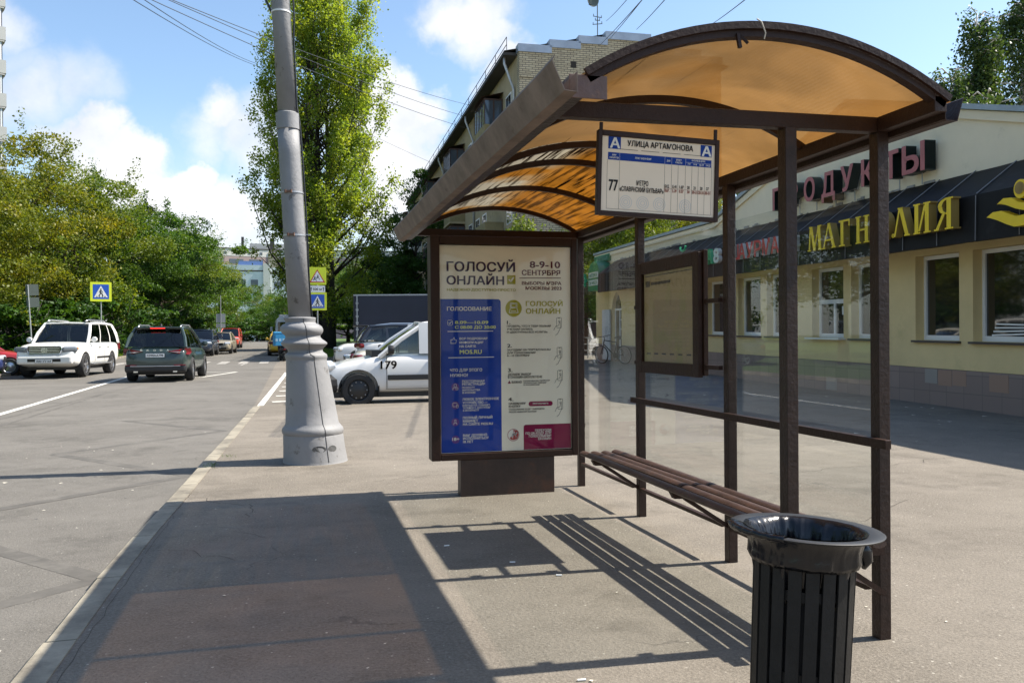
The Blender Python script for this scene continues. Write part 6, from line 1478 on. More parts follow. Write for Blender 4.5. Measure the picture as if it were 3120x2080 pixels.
def greenhouse(g, root, m_, glass, split, roofm=None, pil=.045):
    """g = (yb0, yt0, yt1, yb1, zbelt0, zbelt1, zroof0, zroof1, wb, wr); split = side window spans along the length"""
    yb0, yt0, yt1, yb1, zb0, zb1, zr0, zr1, wb, wr = g
    B = lambda s, t: Vector((s*wb, yb0+(yb1-yb0)*t, zb0+(zb1-zb0)*t)); T = lambda s, t: Vector((s*wr, yt0+(yt1-yt0)*t, zr0+(zr1-zr0)*t+.035*4*t*(1-t)))
    vs, fs = patch(B(-1, 1), B(1, 1), T(1, 1), T(-1, 1), (0, .10, 0)); MB().add(vs, fs).build('windshield', glass, root, smooth=True)
    vs, fs = patch(B(-1, 0), B(1, 0), T(1, 0), T(-1, 0), (0, -.07, 0)); MB().add(vs, fs).build('rear_window', glass, root, smooth=True)
    rf = MB(); vs, fs = patch(T(-1, 0), T(1, 0), T(1, 1), T(-1, 1), (0, 0, .055), 10); rf.add(vs, fs)
    for s in (-1, 1):
        def Q(t, v): return B(s, t).lerp(T(s, t), v)+Vector((s*.03*4*v*(1-v), 0, 0))
        for a, b in split:
            mb = MB(); k = 4; V = [Q(a+(b-a)*i/k, .04+.88*j/k) for j in range(k+1) for i in range(k+1)]
            mb.add(V, [(j*(k+1)+i, j*(k+1)+i+1, (j+1)*(k+1)+i+1, (j+1)*(k+1)+i) for j in range(k) for i in range(k)]); mb.build('side_window', glass, root, smooth=True)
        e = [0]+[x for ab in split for x in ab]+[1]
        for i in range(0, len(e), 2):
            a, b = e[i], e[i+1]
            if b-a < .003: continue
            k = 3; V = [Q(a+(b-a)*i_/k, j/k)+Vector((s*.004, 0, 0)) for j in range(k+1) for i_ in range(k+1)]; rf.add(V, [(j*(k+1)+q, j*(k+1)+q+1, (j+1)*(k+1)+q+1, (j+1)*(k+1)+q) for j in range(k) for q in range(k)])
        rf.tube([B(s, 1)+Vector((0, .02, -.03)), Q(1, .5)+Vector((s*.0, .04, 0)), T(s, 1)], pil, 6); rf.tube([B(s, 0)+Vector((0, -.01, -.03)), Q(0, .5)+Vector((0, -.03, 0)), T(s, 0)], pil, 6)
        rf.tube([T(s, t) for t in span(0, 1, 6)], pil*.9, 6)
    rf.tube([T(-1, 1), T(-1, 1).lerp(T(1, 1), .5)+Vector((0, .07, .03)), T(1, 1)], pil*.7, 6); rf.tube([T(-1, 0), T(-1, 0).lerp(T(1, 0), .5)+Vector((0, -.05, .03)), T(1, 0)], pil*.7, 6)
    rf.build('roof', roofm or m_, root, smooth=45)
    return B, T
def wheel(root, x, y, r, w=.22, style=5, hub=None):
    s = 1 if x > 0 else -1
    mb = MB(); mb.lathe([(r*.66, -w/2), (r*.93, -w/2), (r, -w*.36), (r, w*.36), (r*.93, w/2), (r*.66, w/2)], (0, 0, 0), 28, 'X', caps=False); mb.v = [(v[0]+x-s*w*.45, v[1]+y, v[2]+r) for v in mb.v]
    t = mb.build('wheel', M_rubber, root, smooth=40)
    mb = MB(); xo = x-s*.01
    mb.lathe([(r*.68, 0), (r*.62, -s*.015), (r*.60, -s*.05)], (xo, y, r), 28, 'X', caps=False)
    if style == 0:
        mb.lathe([(r*.60, -s*.03), (r*.42, -s*.01), (r*.30, s*.005), (r*.0001, s*.01)], (xo, y, r), 24, 'X', caps=False)
    else:
        mb.lathe([(r*.17, -s*.02), (r*.15, s*.0), (r*.001, s*.004)], (xo, y, r), 16, 'X', caps=False)
        for k in range(style):
            a = 2*math.pi*k/style+.3
            for da in (-.13, .13): mb.bar((xo-s*.018, y+r*.10*math.cos(a), r+r*.10*math.sin(a)), (xo-s*.012, y+r*.63*math.cos(a+da), r+r*.63*math.sin(a+da)), .03, .03, up=(1, 0, 0))
    mb.build('rim', hub or M_alu, t, smooth=40)
    MB().lathe([(r*.64, -s*.10), (r*.001, -s*.11)], (xo, y, r), 20, 'X', caps=False).build('brake_well', mat('dark wheel well', (.01, .01, .01), .9), t)
def lamp(root, name, m_, c, d, rz=0, ry=0):
    M_ = Matrix.Rotation(rz, 3, 'Z') @ Matrix.Rotation(ry, 3, 'Y'); return MB().box(c, d, M=M_).build(name, m_, root, bevel=min(d)*.35)
def npl(root, text, y, z, face, w=.52):
    p = MB().bb(-w/2, w/2, y-.008, y+.008, z-.056, z+.056).build('license_plate', M_white, root)
    M_ = Matrix.Rotation(math.pi, 4, 'Z') if face > 0 else Matrix.Identity(4)
    mb = MB(); text_at(mb, text, -w/2+.03, z-.034, w-.06, .068, (-(y+.010) if face > 0 else y-.010), M_); mb.build('lettering', M_sign_k, p, fix=False)
    f = MB(); f.bb(-w/2-.008, w/2+.008, y-.005, y+.005, z-.064, z+.064); f.build('plate_frame', M_black_pl, p)
def mirror(root, x, y, z, m_):
    for s in (-1, 1):
        mb = MB(); mb.tube([(s*(x-.04), y, z-.03), (s*(x+.06), y-.01, z)], .03, 6); mb.lathe([(.02, -.06), (.085, -.04), (.095, .03), (.08, .06)], (s*(x+.13), y, z+.02), 12, 'Y'); mb.build('mirror', m_, root, smooth=40)
def car_root(name, label, cat, p, heading, group=None): return thing(name, label, cat, p, (0, 0, heading), group)
PI = math.pi
# generic car from a few numbers
def make_car(name, label, cat, p, heading, L, W, H, m_, kind='sedan', r=.33, glass=None, rim=5, belt=.92, hood=.90, group=None, roofm=None, front=True, rear=True, tail=M_tail, plate=None):
    o = car_root(name, label, cat, p, heading, group); glass = glass or M_carglass; h = L/2
    wf, wr_ = h-.19*L, -h+.215*L
    if kind == 'sedan': top = [(-h, .80), (-h+.15, belt+.02), (-h+.95, belt+.03), (h-1.25, belt), (h-.45, hood-.08), (h-.08, .70), (h, .56)]; g = (-h+.62, -h+1.45, h-2.05, h-1.20, belt+.01, belt-.01, H-.06, H-.07, W*.435, W*.335); split = [(.07, .40), (.43, .93)]
    elif kind == 'hatch': top = [(-h, .74), (-h+.12, belt), (-h+.6, belt+.03), (h-1.15, belt), (h-.40, hood-.08), (h-.06, .72), (h, .56)]; g = (-h+.10, -h+.55, h-1.85, h-1.05, belt+.03, belt-.01, H-.06, H-.06, W*.44, W*.345); split = [(.08, .30), (.33, .60), (.63, .95)]
    else: top = [(-h, .78), (-h+.10, belt), (h-1.30, belt), (h-.35, hood), (h-.04, hood-.18), (h, .62)]; g = (-h+.06, -h+.42, h-2.05, h-1.18, belt+.03, belt, H-.06, H-.06, W*.45, W*.375); split = [(.06, .30), (.33, .62), (.65, .95)]
    car_body(L, W, top, .20+(.04 if kind == 'suv' else 0), (wf, wr_), r, m_, o)
    greenhouse(g, o, m_, glass, split, roofm)
    for y in (wf, wr_):
        for s in (-1, 1): wheel(o, s*W/2*.985, y, r, style=rim)
    mirror(o, W*.45, h-1.42, belt+.10, m_)
    zf = hood-.22
    if front:
        for s in (-1, 1): lamp(o, 'headlight', M_head, (s*W*.36, h-.16, zf+.02), (.40, .24, .15), -s*.38)
        mb = MB().bb(-.42, .42, h-.06, h+.006, zf-.10, zf+.05); mb.build('grille', M_black_pl, o, bevel=.01); MB().bb(-.62, .62, h-.05, h+.010, .30, .43).build('bumper_vent', M_black_pl, o, bevel=.01); npl(o, 'А001УУ164' if plate is None else plate, h+.014, .47, 1)
    if rear:
        for s in (-1, 1): lamp(o, 'tail_light', tail, (s*W*.375, -h+.10, belt-.14), (.34, .20, .17), s*.30)
        npl(o, 'К098АА799' if plate is None else plate, -h-.008, .62, -1)
    MB().bb(-W*.40, W*.40, wr_+r*1.4, wf-r*1.4, .14, .24).build('underbody', M_black_pl, o)
    for s in (-1, 1):
        mb = MB(); mb.bb(s*W*.497-.012, s*W*.497+.012, -.28, -.08, belt-.13, belt-.10); mb.bb(s*W*.497-.012, s*W*.497+.012, .62, .82, belt-.13, belt-.10); mb.build('door_handle', m_ if kind != 'suv' else M_chrome, o)
    for y in (-.25, .72):
        for s in (-1, 1): MB().bb(s*W*.494, s*W*.4995, y-.004, y+.004, .32, belt-.06).build('door_gap', M_black_pl, o)
    seat = MB()
    for s in (-.38, .38): seat.bb(s-.22, s+.22, .05, .20, belt-.1, belt+.34); seat.bb(s-.13, s+.13, .05, .15, belt+.34, belt+.52)
    seat.build('seats', M_black_pl, o); return o
# --- white off-road car coming toward us
P_wh = paint('white', (.78, .77, .74)); h = 2.475
p = at(129, 28.0); p.z = G(p.x, p.y)-.06
hd1 = PI+.10
hd1 = PI-.10
q = p+Vector((-.1, 2.45, 0))
lc = car_root('offroad_car', 'large white off-road car driving toward us on the left lane', 'car', (q.x, q.y, G(q.x, q.y)-.055), hd1)
car_body(4.95, 1.97, [(-h, .98), (-h+.08, 1.16), (-h+.6, 1.18), (h-1.55, 1.17), (h-1.2, 1.165), (h-.35, 1.10), (h-.06, .98), (h, .72)], .33, (1.52, -1.33), .395, P_wh, lc, 1.13, .085)
greenhouse((-h+.10, -h+.42, h-2.15, h-1.42, 1.17, 1.15, 1.80, 1.82, .885, .735), lc, P_wh, M_carglass, [(.05, .27), (.30, .61), (.635, .955)], pil=.05)
for y in (1.52, -1.33):
    for s in (-1, 1): wheel(lc, s*.975, y, .395, .27, 5)
for s in (-1, 1):
    mb = MB(); mb.tube([(s*.62, -h+.75, 1.885), (s*.63, -h+.95, 1.945), (s*.63, .1, 1.955), (s*.62, .45, 1.90)], .024, 6); mb.build('roof_rail', M_alu, lc, smooth=True)
    lamp(lc, 'headlight', mat('dark headlight', (.20, .22, .24), .08, .3), (s*.735, h-.13, .935), (.46, .22, .19), -s*.32)
    for dx in (.66, .80): MB().lathe([(.05, 0), (.05, .02), (.02, .025)], (s*dx, h-.05-abs(dx-.66)*.4, .925), 14, 'Y').build('projector', M_chrome, lc, smooth=True)
    lamp(lc, 'indicator', M_orange_l, (s*.90, h-.30, .96), (.08, .16, .10), -s*.6); lamp(lc, 'fog_lamp', M_head, (s*.70, h+.0, .565), (.17, .06, .12), -s*.2)
    lamp(lc, 'side_step', M_alu, (s*.99, 0, .42), (.14, 1.9, .05)); lamp(lc, 'door_trim', M_black_pl, (s*.982, -.35, .64), (.02, 1.5, .06))
    lamp(lc, 'door_handle', M_chrome, (s*.985, .10, 1.0), (.03, .16, .035)); lamp(lc, 'door_handle', M_chrome, (s*.985, -.85, 1.0), (.03, .16, .035)); lamp(lc, 'tail_light', M_tail, (s*.88, -h+.05, 1.02), (.10, .12, .30))
    for y in (-.42, .62): MB().bb(s*.982, s*.988, y-.005, y+.005, .5, 1.12).build('door_gap', M_black_pl, lc)
mb = MB(); mb.bb(-.50, .50, h-.06, h-.005, .80, 1.03); g_ = mb.build('grille', M_black_pl, lc)
for z in (.835, .885, .935, .985): MB().bb(-.47, .47, h-.005, h+.012, z-.008, z+.008).build('grille_bar', M_chrome, g_)
mb = MB(); pts = [(-.50, h+.005, 1.04), (.50, h+.005, 1.04), (.53, h+.0, .93), (.47, h+.005, .79), (-.47, h+.005, .79), (-.53, h, .93), (-.50, h+.005, 1.04)]; mb.tube(pts, .016, 6); mb.build('grille_frame', M_chrome, g_)
mb = MB(); disc(mb, 0, .915, .085, 0, 28, .068); k = len(mb.v)
for rx, rz in ((.028, .066), (.066, .026)):
    vs = [(q_*rx*math.cos(2*PI*i/24), 0, .915+(.018 if rz < rx else 0)+q_*rz*math.sin(2*PI*i/24)) for i in range(24) for q_ in (.72, 1)]; mb.add(vs, [(2*i, 2*i+1, (2*i+3) % 48, (2*i+2) % 48) for i in range(24)])
mb.v = [(v[0]*1.15, h+.022, v[2]) for v in mb.v]; mb.build('emblem', M_chrome, g_, fix=False)
lamp(lc, 'bumper', P_wh, (0, h-.06, .60), (1.72, .22, .30)); lamp(lc, 'bumper_vent', M_black_pl, (0, h+.045, .585), (1.02, .03, .10)); npl(lc, 'А001УУ164', h+.068, .56, 1)
MB().bb(-.8, .8, -1.9, 1.9, .25, .45).build('underbody', M_black_pl, lc); mirror(lc, .92, h-1.60, 1.24, P_wh)
seat = MB()
for s in (-.4, .4): seat.bb(s-.22, s+.22, .35, .5, 1.1, 1.5); seat.bb(s-.13, s+.13, .35, .45, 1.5, 1.66)
seat.build('seats', mat('grey seats', (.10, .10, .10), .7), lc)
mb = MB(); mb.lathe([(.17, -.012), (.185, 0), (.17, .012), (.155, 0), (.17, -.012)], (.38, .78, 1.26), 20, 'Y', caps=False); mb.build('steering_wheel', M_black_pl, lc)
# --- dark green off-road car driving away
P_gr = paint('dark green', (.028, .046, .042), .3); h = 2.35
p = at(358.5, 25.4); q = p+Vector((.05, 2.35, 0))
kd = car_root('offroad_car', 'dark green estate car with roof rails driving away in the middle lane', 'car', (q.x, q.y, G(q.x, q.y)-.055), R(-1.8))
car_body(4.70, 1.88, [(-h, .62), (-h+.05, .98), (-h+.3, 1.05), (h-1.5, 1.02), (h-1.1, 1.01), (h-.35, .93), (h-.05, .80), (h, .60)], .27, (1.42, -1.37), .36, P_gr, kd, 1.12, .10)
greenhouse((-h+.12, -h+.58, h-2.2, h-1.25, 1.05, 1.02, 1.60, 1.60, .84, .66), kd, P_gr, M_carglass, [(.05, .28), (.31, .60), (.63, .95)], pil=.05)
for y in (1.42, -1.37):
    for s in (-1, 1): wheel(kd, s*.935, y, .36, .24, 5)
for s in (-1, 1):
    mb = MB(); mb.tube([(s*.60, -h+.70, 1.645), (s*.61, -h+.86, 1.70), (s*.61, .1, 1.72), (s*.60, .5, 1.65)], .022, 6); mb.build('roof_rail', M_alu, kd, smooth=True)
    mb = MB(); mb.add([(s*.93, -h+.34, 1.00), (s*.66, -h+.05, .97), (s*.34, -h-.01, .91), (s*.62, -h+.02, .85), (s*.92, -h+.22, .80), (s*.955, -h+.42, .88)], [(0, 1, 2, 3, 4, 5)]); t_ = mb.build('tail_light', M_tail, kd); sd_ = t_.modifiers.new('t', 'SOLIDIFY'); sd_.thickness = .05; sd_.offset = 0
    mb = MB(); mb.add([(s*.60, -h-.035, .90), (s*.40, -h-.045, .905), (s*.60, -h-.03, .875), (s*.80, -h+.045, .885)], [(0, 1, 2, 3)]); mb.build('reverse_light', M_head, kd, fix=False)
    lamp(kd, 'door_handle', P_gr, (s*.945, .0, .90), (.03, .18, .035)); lamp(kd, 'door_handle', P_gr, (s*.945, -.85, .91), (.03, .18, .035))
    lamp(kd, 'reflector', M_tail, (s*.68, -h-.005, .50), (.34, .03, .03), s*.12); MB().bb(s*.55-.06, s*.55+.06, -h-.01, -h+.1, .29, .33).build('exhaust', M_chrome, kd)
lamp(kd, 'bumper', mat('black bumper', (.018, .018, .019), .5), (0, -h+.10, .40), (1.74, .22, .24)); lamp(kd, 'chrome_strip', M_alu, (0, -h-.02, .475), (1.40, .02, .022)); lamp(kd, 'spoiler', P_gr, (0, -h+.56, 1.63), (1.28, .30, .035)); lamp(kd, 'brake_light', mat('lit brake lamp', (.9, .03, .02), .3, emit=1.2), (0, -h+.415, 1.605), (.42, .02, .022))
lamp(kd, 'wiper', M_black_pl, (.15, -h+.17, 1.13), (.5, .02, .02)); npl(kd, 'К098АА799', -h-.035, .795, -1)
mb = MB()
for i, ch in enumerate('SKODA'): text_at(mb, ch, -.42+i*.185, .925, .07, .05, -h-.035)
pline(mb, [(-.42+.02, .99), (-.42+.035, .982), (-.42+.05, .99)], .008, -h-.035)
mb.build('lettering', M_chrome, kd, fix=False)
MB().bb(-.75, .75, -1.8, 1.9, .2, .4).build('underbody', M_black_pl, kd); mirror(kd, .87, h-1.50, 1.10, P_gr)
mb = MB(); mb.lathe([(.02, 0), (.05, .02), (.01, .10)], (0, -h+1.0, 1.66), 8); mb.build('antenna', M_black_pl, kd)
# --- other traffic and parked cars
P_red = paint('red', (.33, .022, .022)); P_navy = paint('navy', (.022, .032, .055)); P_beige = paint('beige', (.30, .26, .19)); P_orr = paint('orange red', (.50, .06, .03)); P_yel = paint('taxi yellow', (.62, .38, .02)); P_blk = paint('black', (.012, .012, .013)); P_blue = paint('deep blue', (.02, .03, .10)); P_pearl = paint('ivory', (.66, .63, .54))
def road_p(u, d, dy=0): p = at(u, d); p.y += dy; p.z = G(p.x, p.y)-.055; return p
p = at(0, 30.6); make_car('parked_car', 'red old saloon parked at the left edge behind the white off-road car', 'car', (p.x-.95, p.y, G(p.x, p.y)-.05), R(-82), 4.25, 1.68, 1.40, P_red, 'sedan', .30, rim=0, belt=.88, hood=.86)
p = at(-34, 27.5); make_car('parked_car', 'dark blue car nose cut by the left edge of the picture', 'car', (p.x-1.62, p.y, G(p.x, p.y)-.05), R(-78), 4.2, 1.7, 1.45, P_blue, 'hatch', .31)
o_ = bpy.data.objects
make_car('oncoming_car', 'navy oncoming off-road car just right of the dark green car', 'car', road_p(452, 52, 2.3), PI-.02, 4.65, 1.88, 1.66, P_navy, 'suv', .36, belt=1.02, hood=1.0, group='oncoming cars')
make_car('oncoming_car', 'white car roof showing behind the navy oncoming car', 'car', road_p(448, 62, 2.3), PI-.02, 4.6, 1.85, 1.68, P_wh, 'suv', .36, belt=1.02, hood=1.0, group='oncoming cars')
make_car('oncoming_car', 'beige oncoming saloon behind the navy car', 'car', road_p(501, 57, 2.3), PI-.04, 4.7, 1.83, 1.48, P_beige, 'sedan', .33, group='oncoming cars')
rv = make_car('oncoming_van', 'small orange red van last in the oncoming row', 'van', road_p(526, 76, 2.1), PI-.03, 4.2, 1.83, 1.82, P_orr, 'suv', .32, belt=1.05, hood=1.05, group='oncoming cars')
lamp(rv, 'lit_headlight', mat('lit headlamp', (1, .95, .85), .2, emit=3), (.62, 2.02, .80), (.30, .2, .16))
make_car('distant_car', 'tiny white car far down the road', 'car', road_p(609, 165, 2), PI-.1, 4.3, 1.8, 1.55, P_wh, 'suv', .32)
tx = make_car('taxi', 'yellow taxi half hidden behind the lamp post', 'car', road_p(648, 52.5, 2.2), R(2), 4.6, 1.83, 1.50, P_yel, 'sedan', .33)
# minibus
p = road_p(662, 66, 2.5); mbx = thing('minibus', 'white minibus with a yellow plate behind the taxi', 'bus', p, (0, 0, R(2)))
M_mb = paint('minibus white', (.62, .64, .65)); mb = MB(); ou = [(-1.0, .35), (1.0, .35), (1.02, 1.3), (.92, 2.45), (.70, 2.66), (-.70, 2.66), (-.92, 2.45), (-1.02, 1.3)]
mb.prism(ou, 6.2); mb.build('body', M_mb, mbx, bevel=.06); MB().bb(-.80, .80, -.03, .03, 1.35, 2.25).build('rear_window', M_win, mbx, bevel=.02)
for s in (-1, 1): MB().bb(s*.985, s*1.0, .5, 5.6, 1.45, 2.2).build('side_window', M_win, mbx); wheel(mbx, s*.98, 1.2, .36); wheel(mbx, s*.98, 5.0, .36); lamp(mbx, 'tail_light', M_tail, (s*.90, -.02, 1.0), (.12, .08, .4)); lamp(mbx, 'mirror', M_mb, (s*1.22, 5.6, 1.75), (.2, .12, .4))
MB().bb(-.62, -.22, -.06, -.035, 1.30, 1.62).build('warning_plate', M_sign_y, mbx); mb = MB(); pline(mb, [(-.50, 1.40), (-.42, 1.52), (-.34, 1.40), (-.50, 1.40)], .03, -.065); mb.build('pictogram', M_sign_k, mbx, fix=False)
MB().bb(-.70, .70, .3, 1.0, 2.66, 2.85).build('roof_hatch', M_galv, mbx, bevel=.04)
# courier on a scooter
p = road_p(648, 43.5); sc_ = thing('scooter', 'dark motor scooter beside the lamp post', 'scooter', p, (0, 0, R(8))); M_sc = mat('dark scooter plastic', (.02, .022, .028), .35)
for y, r_ in ((-.62, .24), (.62, .24)): 
    mb = MB(); mb.lathe([(.13, -.055), (.22, -.055), (.24, -.02), (.24, .02), (.22, .055), (.13, .055)], (0, y, .24), 22, 'X', caps=False); w_ = mb.build('wheel', M_rubber, sc_, smooth=True); mb = MB(); mb.lathe([(.135, -.03), (.03, -.04), (.03, .04), (.135, .03)], (0, y, .24), 12, 'X', caps=False); mb.build('rim', M_alu, w_)
mb = MB(); mb.tube([(0, -.75, .62), (0, -.55, .66), (0, -.1, .60), (0, .02, .36), (0, .36, .34), (0, .50, .80), (0, .46, 1.0)], [.10, .15, .15, .10, .09, .09, .05], 10); mb.tube([(0, -.62, .24), (0, -.3, .32), (0, .0, .35)], [.05, .09, .07], 8); mb.tube([(0, .62, .24), (0, .52, .7)], .035, 6); mb.build('body', M_sc, sc_, smooth=True)
mb = MB(); mb.tube([(-.34, .40, 1.04), (-.12, .46, 1.0), (.12, .46, 1.0), (.34, .40, 1.04)], .018, 6); mb.build('handlebar', M_black_pl, sc_, smooth=True); mb = MB(); mb.tube([(0, -.62, .73), (0, -.30, .76), (0, -.02, .73)], [.10, .14, .09], 8); mb.build('saddle', M_black_pl, sc_, smooth=True); lamp(sc_, 'tail_light', M_tail, (0, -.83, .60), (.14, .05, .07)); lamp(sc_, 'fender', M_sc, (0, -.72, .42), (.12, .3, .05))
bx = thing('delivery_bag', 'bright blue square delivery bag on the scooter', 'delivery bag', (p.x-.10, p.y-.62, p.z+.78), (0, 0, R(8))); M_bb_ = mat('blue insulated fabric', (.03, .25, .50), .5, nz=(3, .15)); MB().bb(-.32, .30, -.30, .26, 0, .60).build('box', M_bb_, bx, bevel=.03); MB().bb(-.33, .31, -.31, .27, .60, .70).build('lid', mat('blue lid', (.045, .30, .58), .5), bx, bevel=.025)
mb = MB(); 
for k in range(3): mb.bb(-.25+k*.17, -.14+k*.17, -.306, -.302, .22, .36)
mb.build('pale_print', mat('pale blue print', (.30, .5, .65), .5), bx); MB().bar((-.26, -.31, .05), (-.26, -.31, .55), .03, .01).build('strap', M_black_pl, bx)
def skin_person(joints, edges, radii, m_, name, parent):
    me = bpy.data.meshes.new(name); me.from_pydata(joints, edges, []); o = bpy.data.objects.new(name, me); COL.objects.link(o)
    md = o.modifiers.new('skin', 'SKIN'); me.skin_vertices[0].data[0].use_root = True
    for i, r_ in enumerate(radii): me.skin_vertices[0].data[i].radius = (r_, r_)
    s = o.modifiers.new('sub', 'SUBSURF'); s.levels = s.render_levels = 2; me.materials.append(m_); baked(o)
    for pl in o.data.polygons: pl.use_smooth = True
    o.parent = parent; return o
per = thing('person', 'courier in a bright blue jacket riding the scooter, mostly behind the lamp post', 'person', (p.x+.06, p.y, p.z), (0, 0, R(8)))
J = [(0, -.25, .86), (0, -.22, 1.12), (0, -.16, 1.34), (0, -.14, 1.45), (0, -.11, 1.60), (0, -.10, 1.72), (.19, -.16, 1.36), (.27, .04, 1.15), (.27, .30, 1.06), (-.19, -.16, 1.36), (-.27, .04, 1.15), (-.27, .30, 1.06), (.13, -.22, .82), (.20, .18, .80), (.17, .22, .44), (.17, .34, .38), (-.13, -.22, .82), (-.20, .18, .80), (-.17, .22, .44), (-.17, .34, .38)]
E_ = [(0, 1), (1, 2), (2, 3), (3, 4), (4, 5), (2, 6), (6, 7), (7, 8), (2, 9), (9, 10), (10, 11), (0, 12), (12, 13), (13, 14), (14, 15), (0, 16), (16, 17), (17, 18), (18, 19)]
skin_person(J, E_, [.15, .15, .16, .06, .095, .085, .075, .055, .04, .075, .055, .04, .105, .08, .06, .045, .105, .08, .06, .045], mat('dark trousers and skin', (.05, .045, .045), .8), 'body', per)
skin_person(J[:4]+J[6:8]+J[9:11], [(0, 1), (1, 2), (2, 3), (2, 4), (4, 5), (2, 6), (6, 7)], [.165, .170, .178, .075, .092, .07, .092, .07], mat('blue jacket', (.03, .27, .52), .6), 'jacket', per)
skin_person([(0, -.115, 1.62), (0, -.105, 1.75)], [(0, 1)], [.12, .11], mat('helmet', (.03, .03, .035), .3), 'helmet', per)
mb = MB(); mb.bb(-.045, .045, -.03, .01, 1.575, 1.66); mb.build('face', mat('skin', (.45, .27, .19), .6), per, bevel=.02)
# --- cars parked along the driveway
def side_p(u, d): p = at(u, d); return Vector((p.x, p.y, G(p.x, p.y)-.055))
P_van = paint('van white', (.72, .72, .71), .3); h = 2.235
p = side_p(719, 16.0); van = car_root('delivery_van', 'white small van with number 179 parked across the driveway', 'van', (p.x+h+.02, p.y+.90, p.z), R(90))
VW = 1.75
car_body(4.47, VW, [(-h, .62), (-h+.05, 1.02), (-h+.3, 1.06), (h-1.75, 1.0), (h-1.30, .975), (h-.85, .90), (h-.36, .80), (h-.12, .70), (h-.02, .62), (h, .52)], .24, (1.415, -1.49), .32, P_van, van, 1.19, .07)
greenhouse((-h+.04, -h+.20, h-2.10, h-1.24, 1.03, .965, 1.72, 1.575, .80, .70), van, P_van, M_cargl_clear, [(.545, .985)], pil=.05)
for s in (-1, 1): mb = MB(); vs, fs = patch((s*.845, -h+.1, 1.0), (s*.845, .25, 1.0), (s*.79, .25, 1.60), (s*.76, -h+.22, 1.66), (s*.03, 0, 0)); mb.add(vs, fs); mb.build('cargo_side', P_van, van, smooth=True)
for y in (1.415, -1.49):
    for s in (-1, 1): wheel(van, s*VW/2*.98, y, .32, .20, 0, mat('black steel rim', (.02, .02, .021), .45))
    for s in (-1, 1):
        mb = MB()
        for k in range(10): a = 2*PI*k/10; mb.lathe([(.016, 0), (.014, s*.004)], (s*VW/2*.98+s*.002, y+.155*math.cos(a), .32+.155*math.sin(a)), 8, 'X')
        mb.build('rim_hole', mat('light steel', (.16, .16, .16), .5), van)
M_trim = mat('black door trim', (.016, .016, .017), .5)
for s in (-1, 1):
    lamp(van, 'door_trim', M_trim, (s*(VW/2+.004), .35, .55), (.03, 1.02, .10)); lamp(van, 'door_trim', M_trim, (s*(VW/2+.004), -.75, .55), (.03, 1.02, .10))
    lamp(van, 'door_handle', M_trim, (s*(VW/2-.005), -.02, .87), (.03, .17, .06)); lamp(van, 'bumper', mat('grey bumper plastic', (.022, .022, .024), .6), (s*.42, h-.20, .47), (.92, .50, .38), -s*.22)
    lamp(van, 'headlight', M_head, (s*.70, h-.26, .765), (.30, .26, .17), -s*.55); lamp(van, 'indicator', mat('clear indicator', (.6, .6, .58), .2), (s*(VW/2-.0), .98, .74), (.02, .07, .04))
    for y in (-.20, .88): MB().bb(s*(VW/2-.008), s*(VW/2+.003), y-.005, y+.005, .34, 1.02).build('door_gap', M_black_pl, van)
    MB().bb(s*(VW/2-.012), s*(VW/2+.002), -.8, .9, .325, .335).build('sill_gap', M_black_pl, van)
    lamp(van, 'mudflap', M_rubber, (s*.76, 1.03, .30), (.18, .02, .24))
mirror(van, .84, .80, 1.06, M_trim)
num = MB(); tmp = MB(); text_at(tmp, '179', 0, .72, .31, .16, 0); num.add([(-VW/2-.016, 1.0-v[0], v[2]) for v in tmp.v], tmp.f)
seat = MB()
for s in (-.38, .38): seat.bb(s-.22, s+.22, -.15, .0, .8, 1.35); seat.bb(s-.12, s+.12, -.15, -.06, 1.35, 1.52)
seat.build('seats', M_black_pl, van); mb = MB(); mb.lathe([(.18, -.012), (.195, 0), (.18, .012), (.165, 0), (.18, -.012)], (.36, .52, 1.10), 20, 'Y', caps=False); mb.build('steering_wheel', M_black_pl, van)
MB().bb(-.7, .7, .75, 1.15, .8, 1.07).build('dashboard', M_black_pl, van); MB().bb(-.7, .7, -1.9, 1.9, .17, .3).build('underbody', M_black_pl, van); MB().bb(-.78, .78, -.32, -.28, .4, 1.62).build('bulkhead', mat('grey bulkhead', (.12, .12, .12), .8), van)
num.build('lettering', M_sign_k, van, fix=False)
p = side_p(815, 21.5); make_car('parked_car', 'ivory saloon parked tail out right behind the van', 'car', (p.x+2.25, p.y+.9, p.z), R(-90), 4.5, 1.78, 1.46, P_pearl, 'sedan', .31, glass=M_cargl_clear, group='cars parked along the driveway')
p = side_p(795, 25.0); make_car('parked_car', 'black car nose showing between the ivory saloon and the white crossovers', 'car', (p.x+2.3, p.y+.9, p.z), R(90), 4.6, 1.83, 1.48, P_blk, 'sedan', .33, group='cars parked along the driveway')
p = side_p(822, 29.0); cr = make_car('parked_car', 'white crossover with black roof and tail spoiler facing away', 'car', (p.x+2.15, p.y+.9, p.z+.06), R(-90), 4.3, 1.80, 1.66, P_wh, 'suv', .34, belt=1.08, hood=1.0, roofm=paint('black roof', (.02, .022, .03)), group='cars parked along the driveway'); lamp(cr, 'spoiler', M_black_pl, (0, -2.0, 1.63), (1.3, .42, .05))
for s in (-.6, .6): mb = MB(); mb.tube([(s, -1.5, 1.64), (s, -1.0, 1.70), (s, .2, 1.70), (s, .6, 1.63)], .025, 6); mb.build('roof_rail', M_alu, cr)
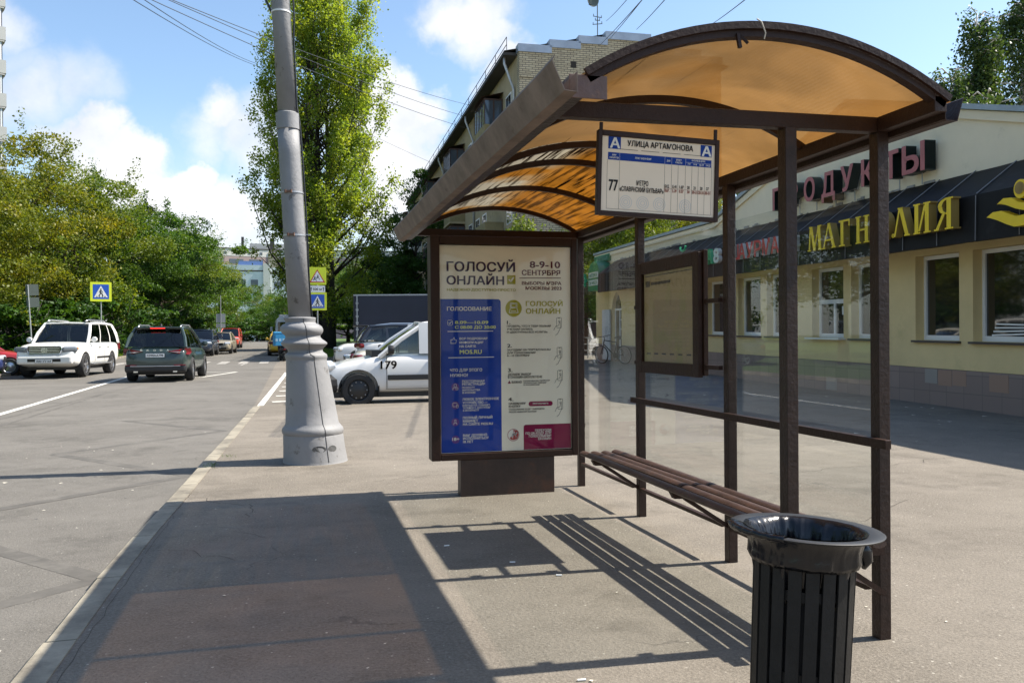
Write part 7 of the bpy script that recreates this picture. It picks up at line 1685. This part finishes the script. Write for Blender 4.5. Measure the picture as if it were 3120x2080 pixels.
p = side_p(770, 33.0); make_car('parked_car', 'white crossover with slim headlights at the lawn edge', 'car', (p.x+2.3, p.y+.9, p.z), R(90), 4.6, 1.85, 1.68, P_wh, 'suv', .36, belt=1.02, hood=1.0, group='cars parked along the driveway')
p = side_p(835, 31.0); make_car('parked_car', 'yellow car showing a fender between the white crossovers', 'car', (p.x+2.2, p.y+.9, p.z), R(90), 4.4, 1.78, 1.45, P_yel, 'sedan', .32, group='cars parked along the driveway')
# dark truck box behind the parked cars
p = side_p(815, 43); tz = ray(815, 679, 43).z-p.z
tk = thing('box_truck', 'large dark navy truck box behind the parked white cars', 'truck', p, (0, 0, R(-13)))
M_tarp = mat('navy truck tarp', (.018, .022, .042), .5, nz=(.6, .2), bump=(1.5, .25)); MB().bb(0, 7.6, 0, 2.5, 1.0, tz).build('cargo_box', M_tarp, tk, bevel=.02)
mb = MB().bb(-.05, 7.65, -.03, 2.53, tz-.01, tz+.06).bb(.10, .16, -.04, 0, 1.0, tz); mb.build('box_rail', M_galv, tk)
mb = MB()
for k in range(6): mb.bb(.07, .20, -.06, -.02, 1.2+k*(tz-1.3)/6, 1.3+k*(tz-1.3)/6)
mb.build('strap_buckle', M_galv, tk); MB().bb(-.06, 0, 0, 2.5, 1.0, tz).build('rear_door', mat('dark truck door', (.03, .03, .035), .6), tk); MB().bb(.1, 7.4, .4, 2.1, .55, 1.0).build('chassis', M_black_pl, tk)
for x in (1.6, 2.7): 
    for y in (.25, 2.25):
        mb = MB(); mb.lathe([(.25, -.12), (.48, -.12), (.5, 0), (.48, .12), (.25, .12)], (x, y, .5), 24, 'Y', caps=False); w_ = mb.build('wheel', M_rubber, tk, smooth=40); mb = MB(); mb.lathe([(.25, 0), (.05, .03)], (x, y-.05, .5), 16, 'Y'); mb.build('rim', M_galv, w_)
mb = MB().bb(7.8, 9.7, .05, 2.45, .6, 2.8); mb.build('cab', P_wh, tk, bevel=.12); MB().bb(8.3, 9.3, -.0, .04, 1.7, 2.4).build('side_window', M_win, tk)
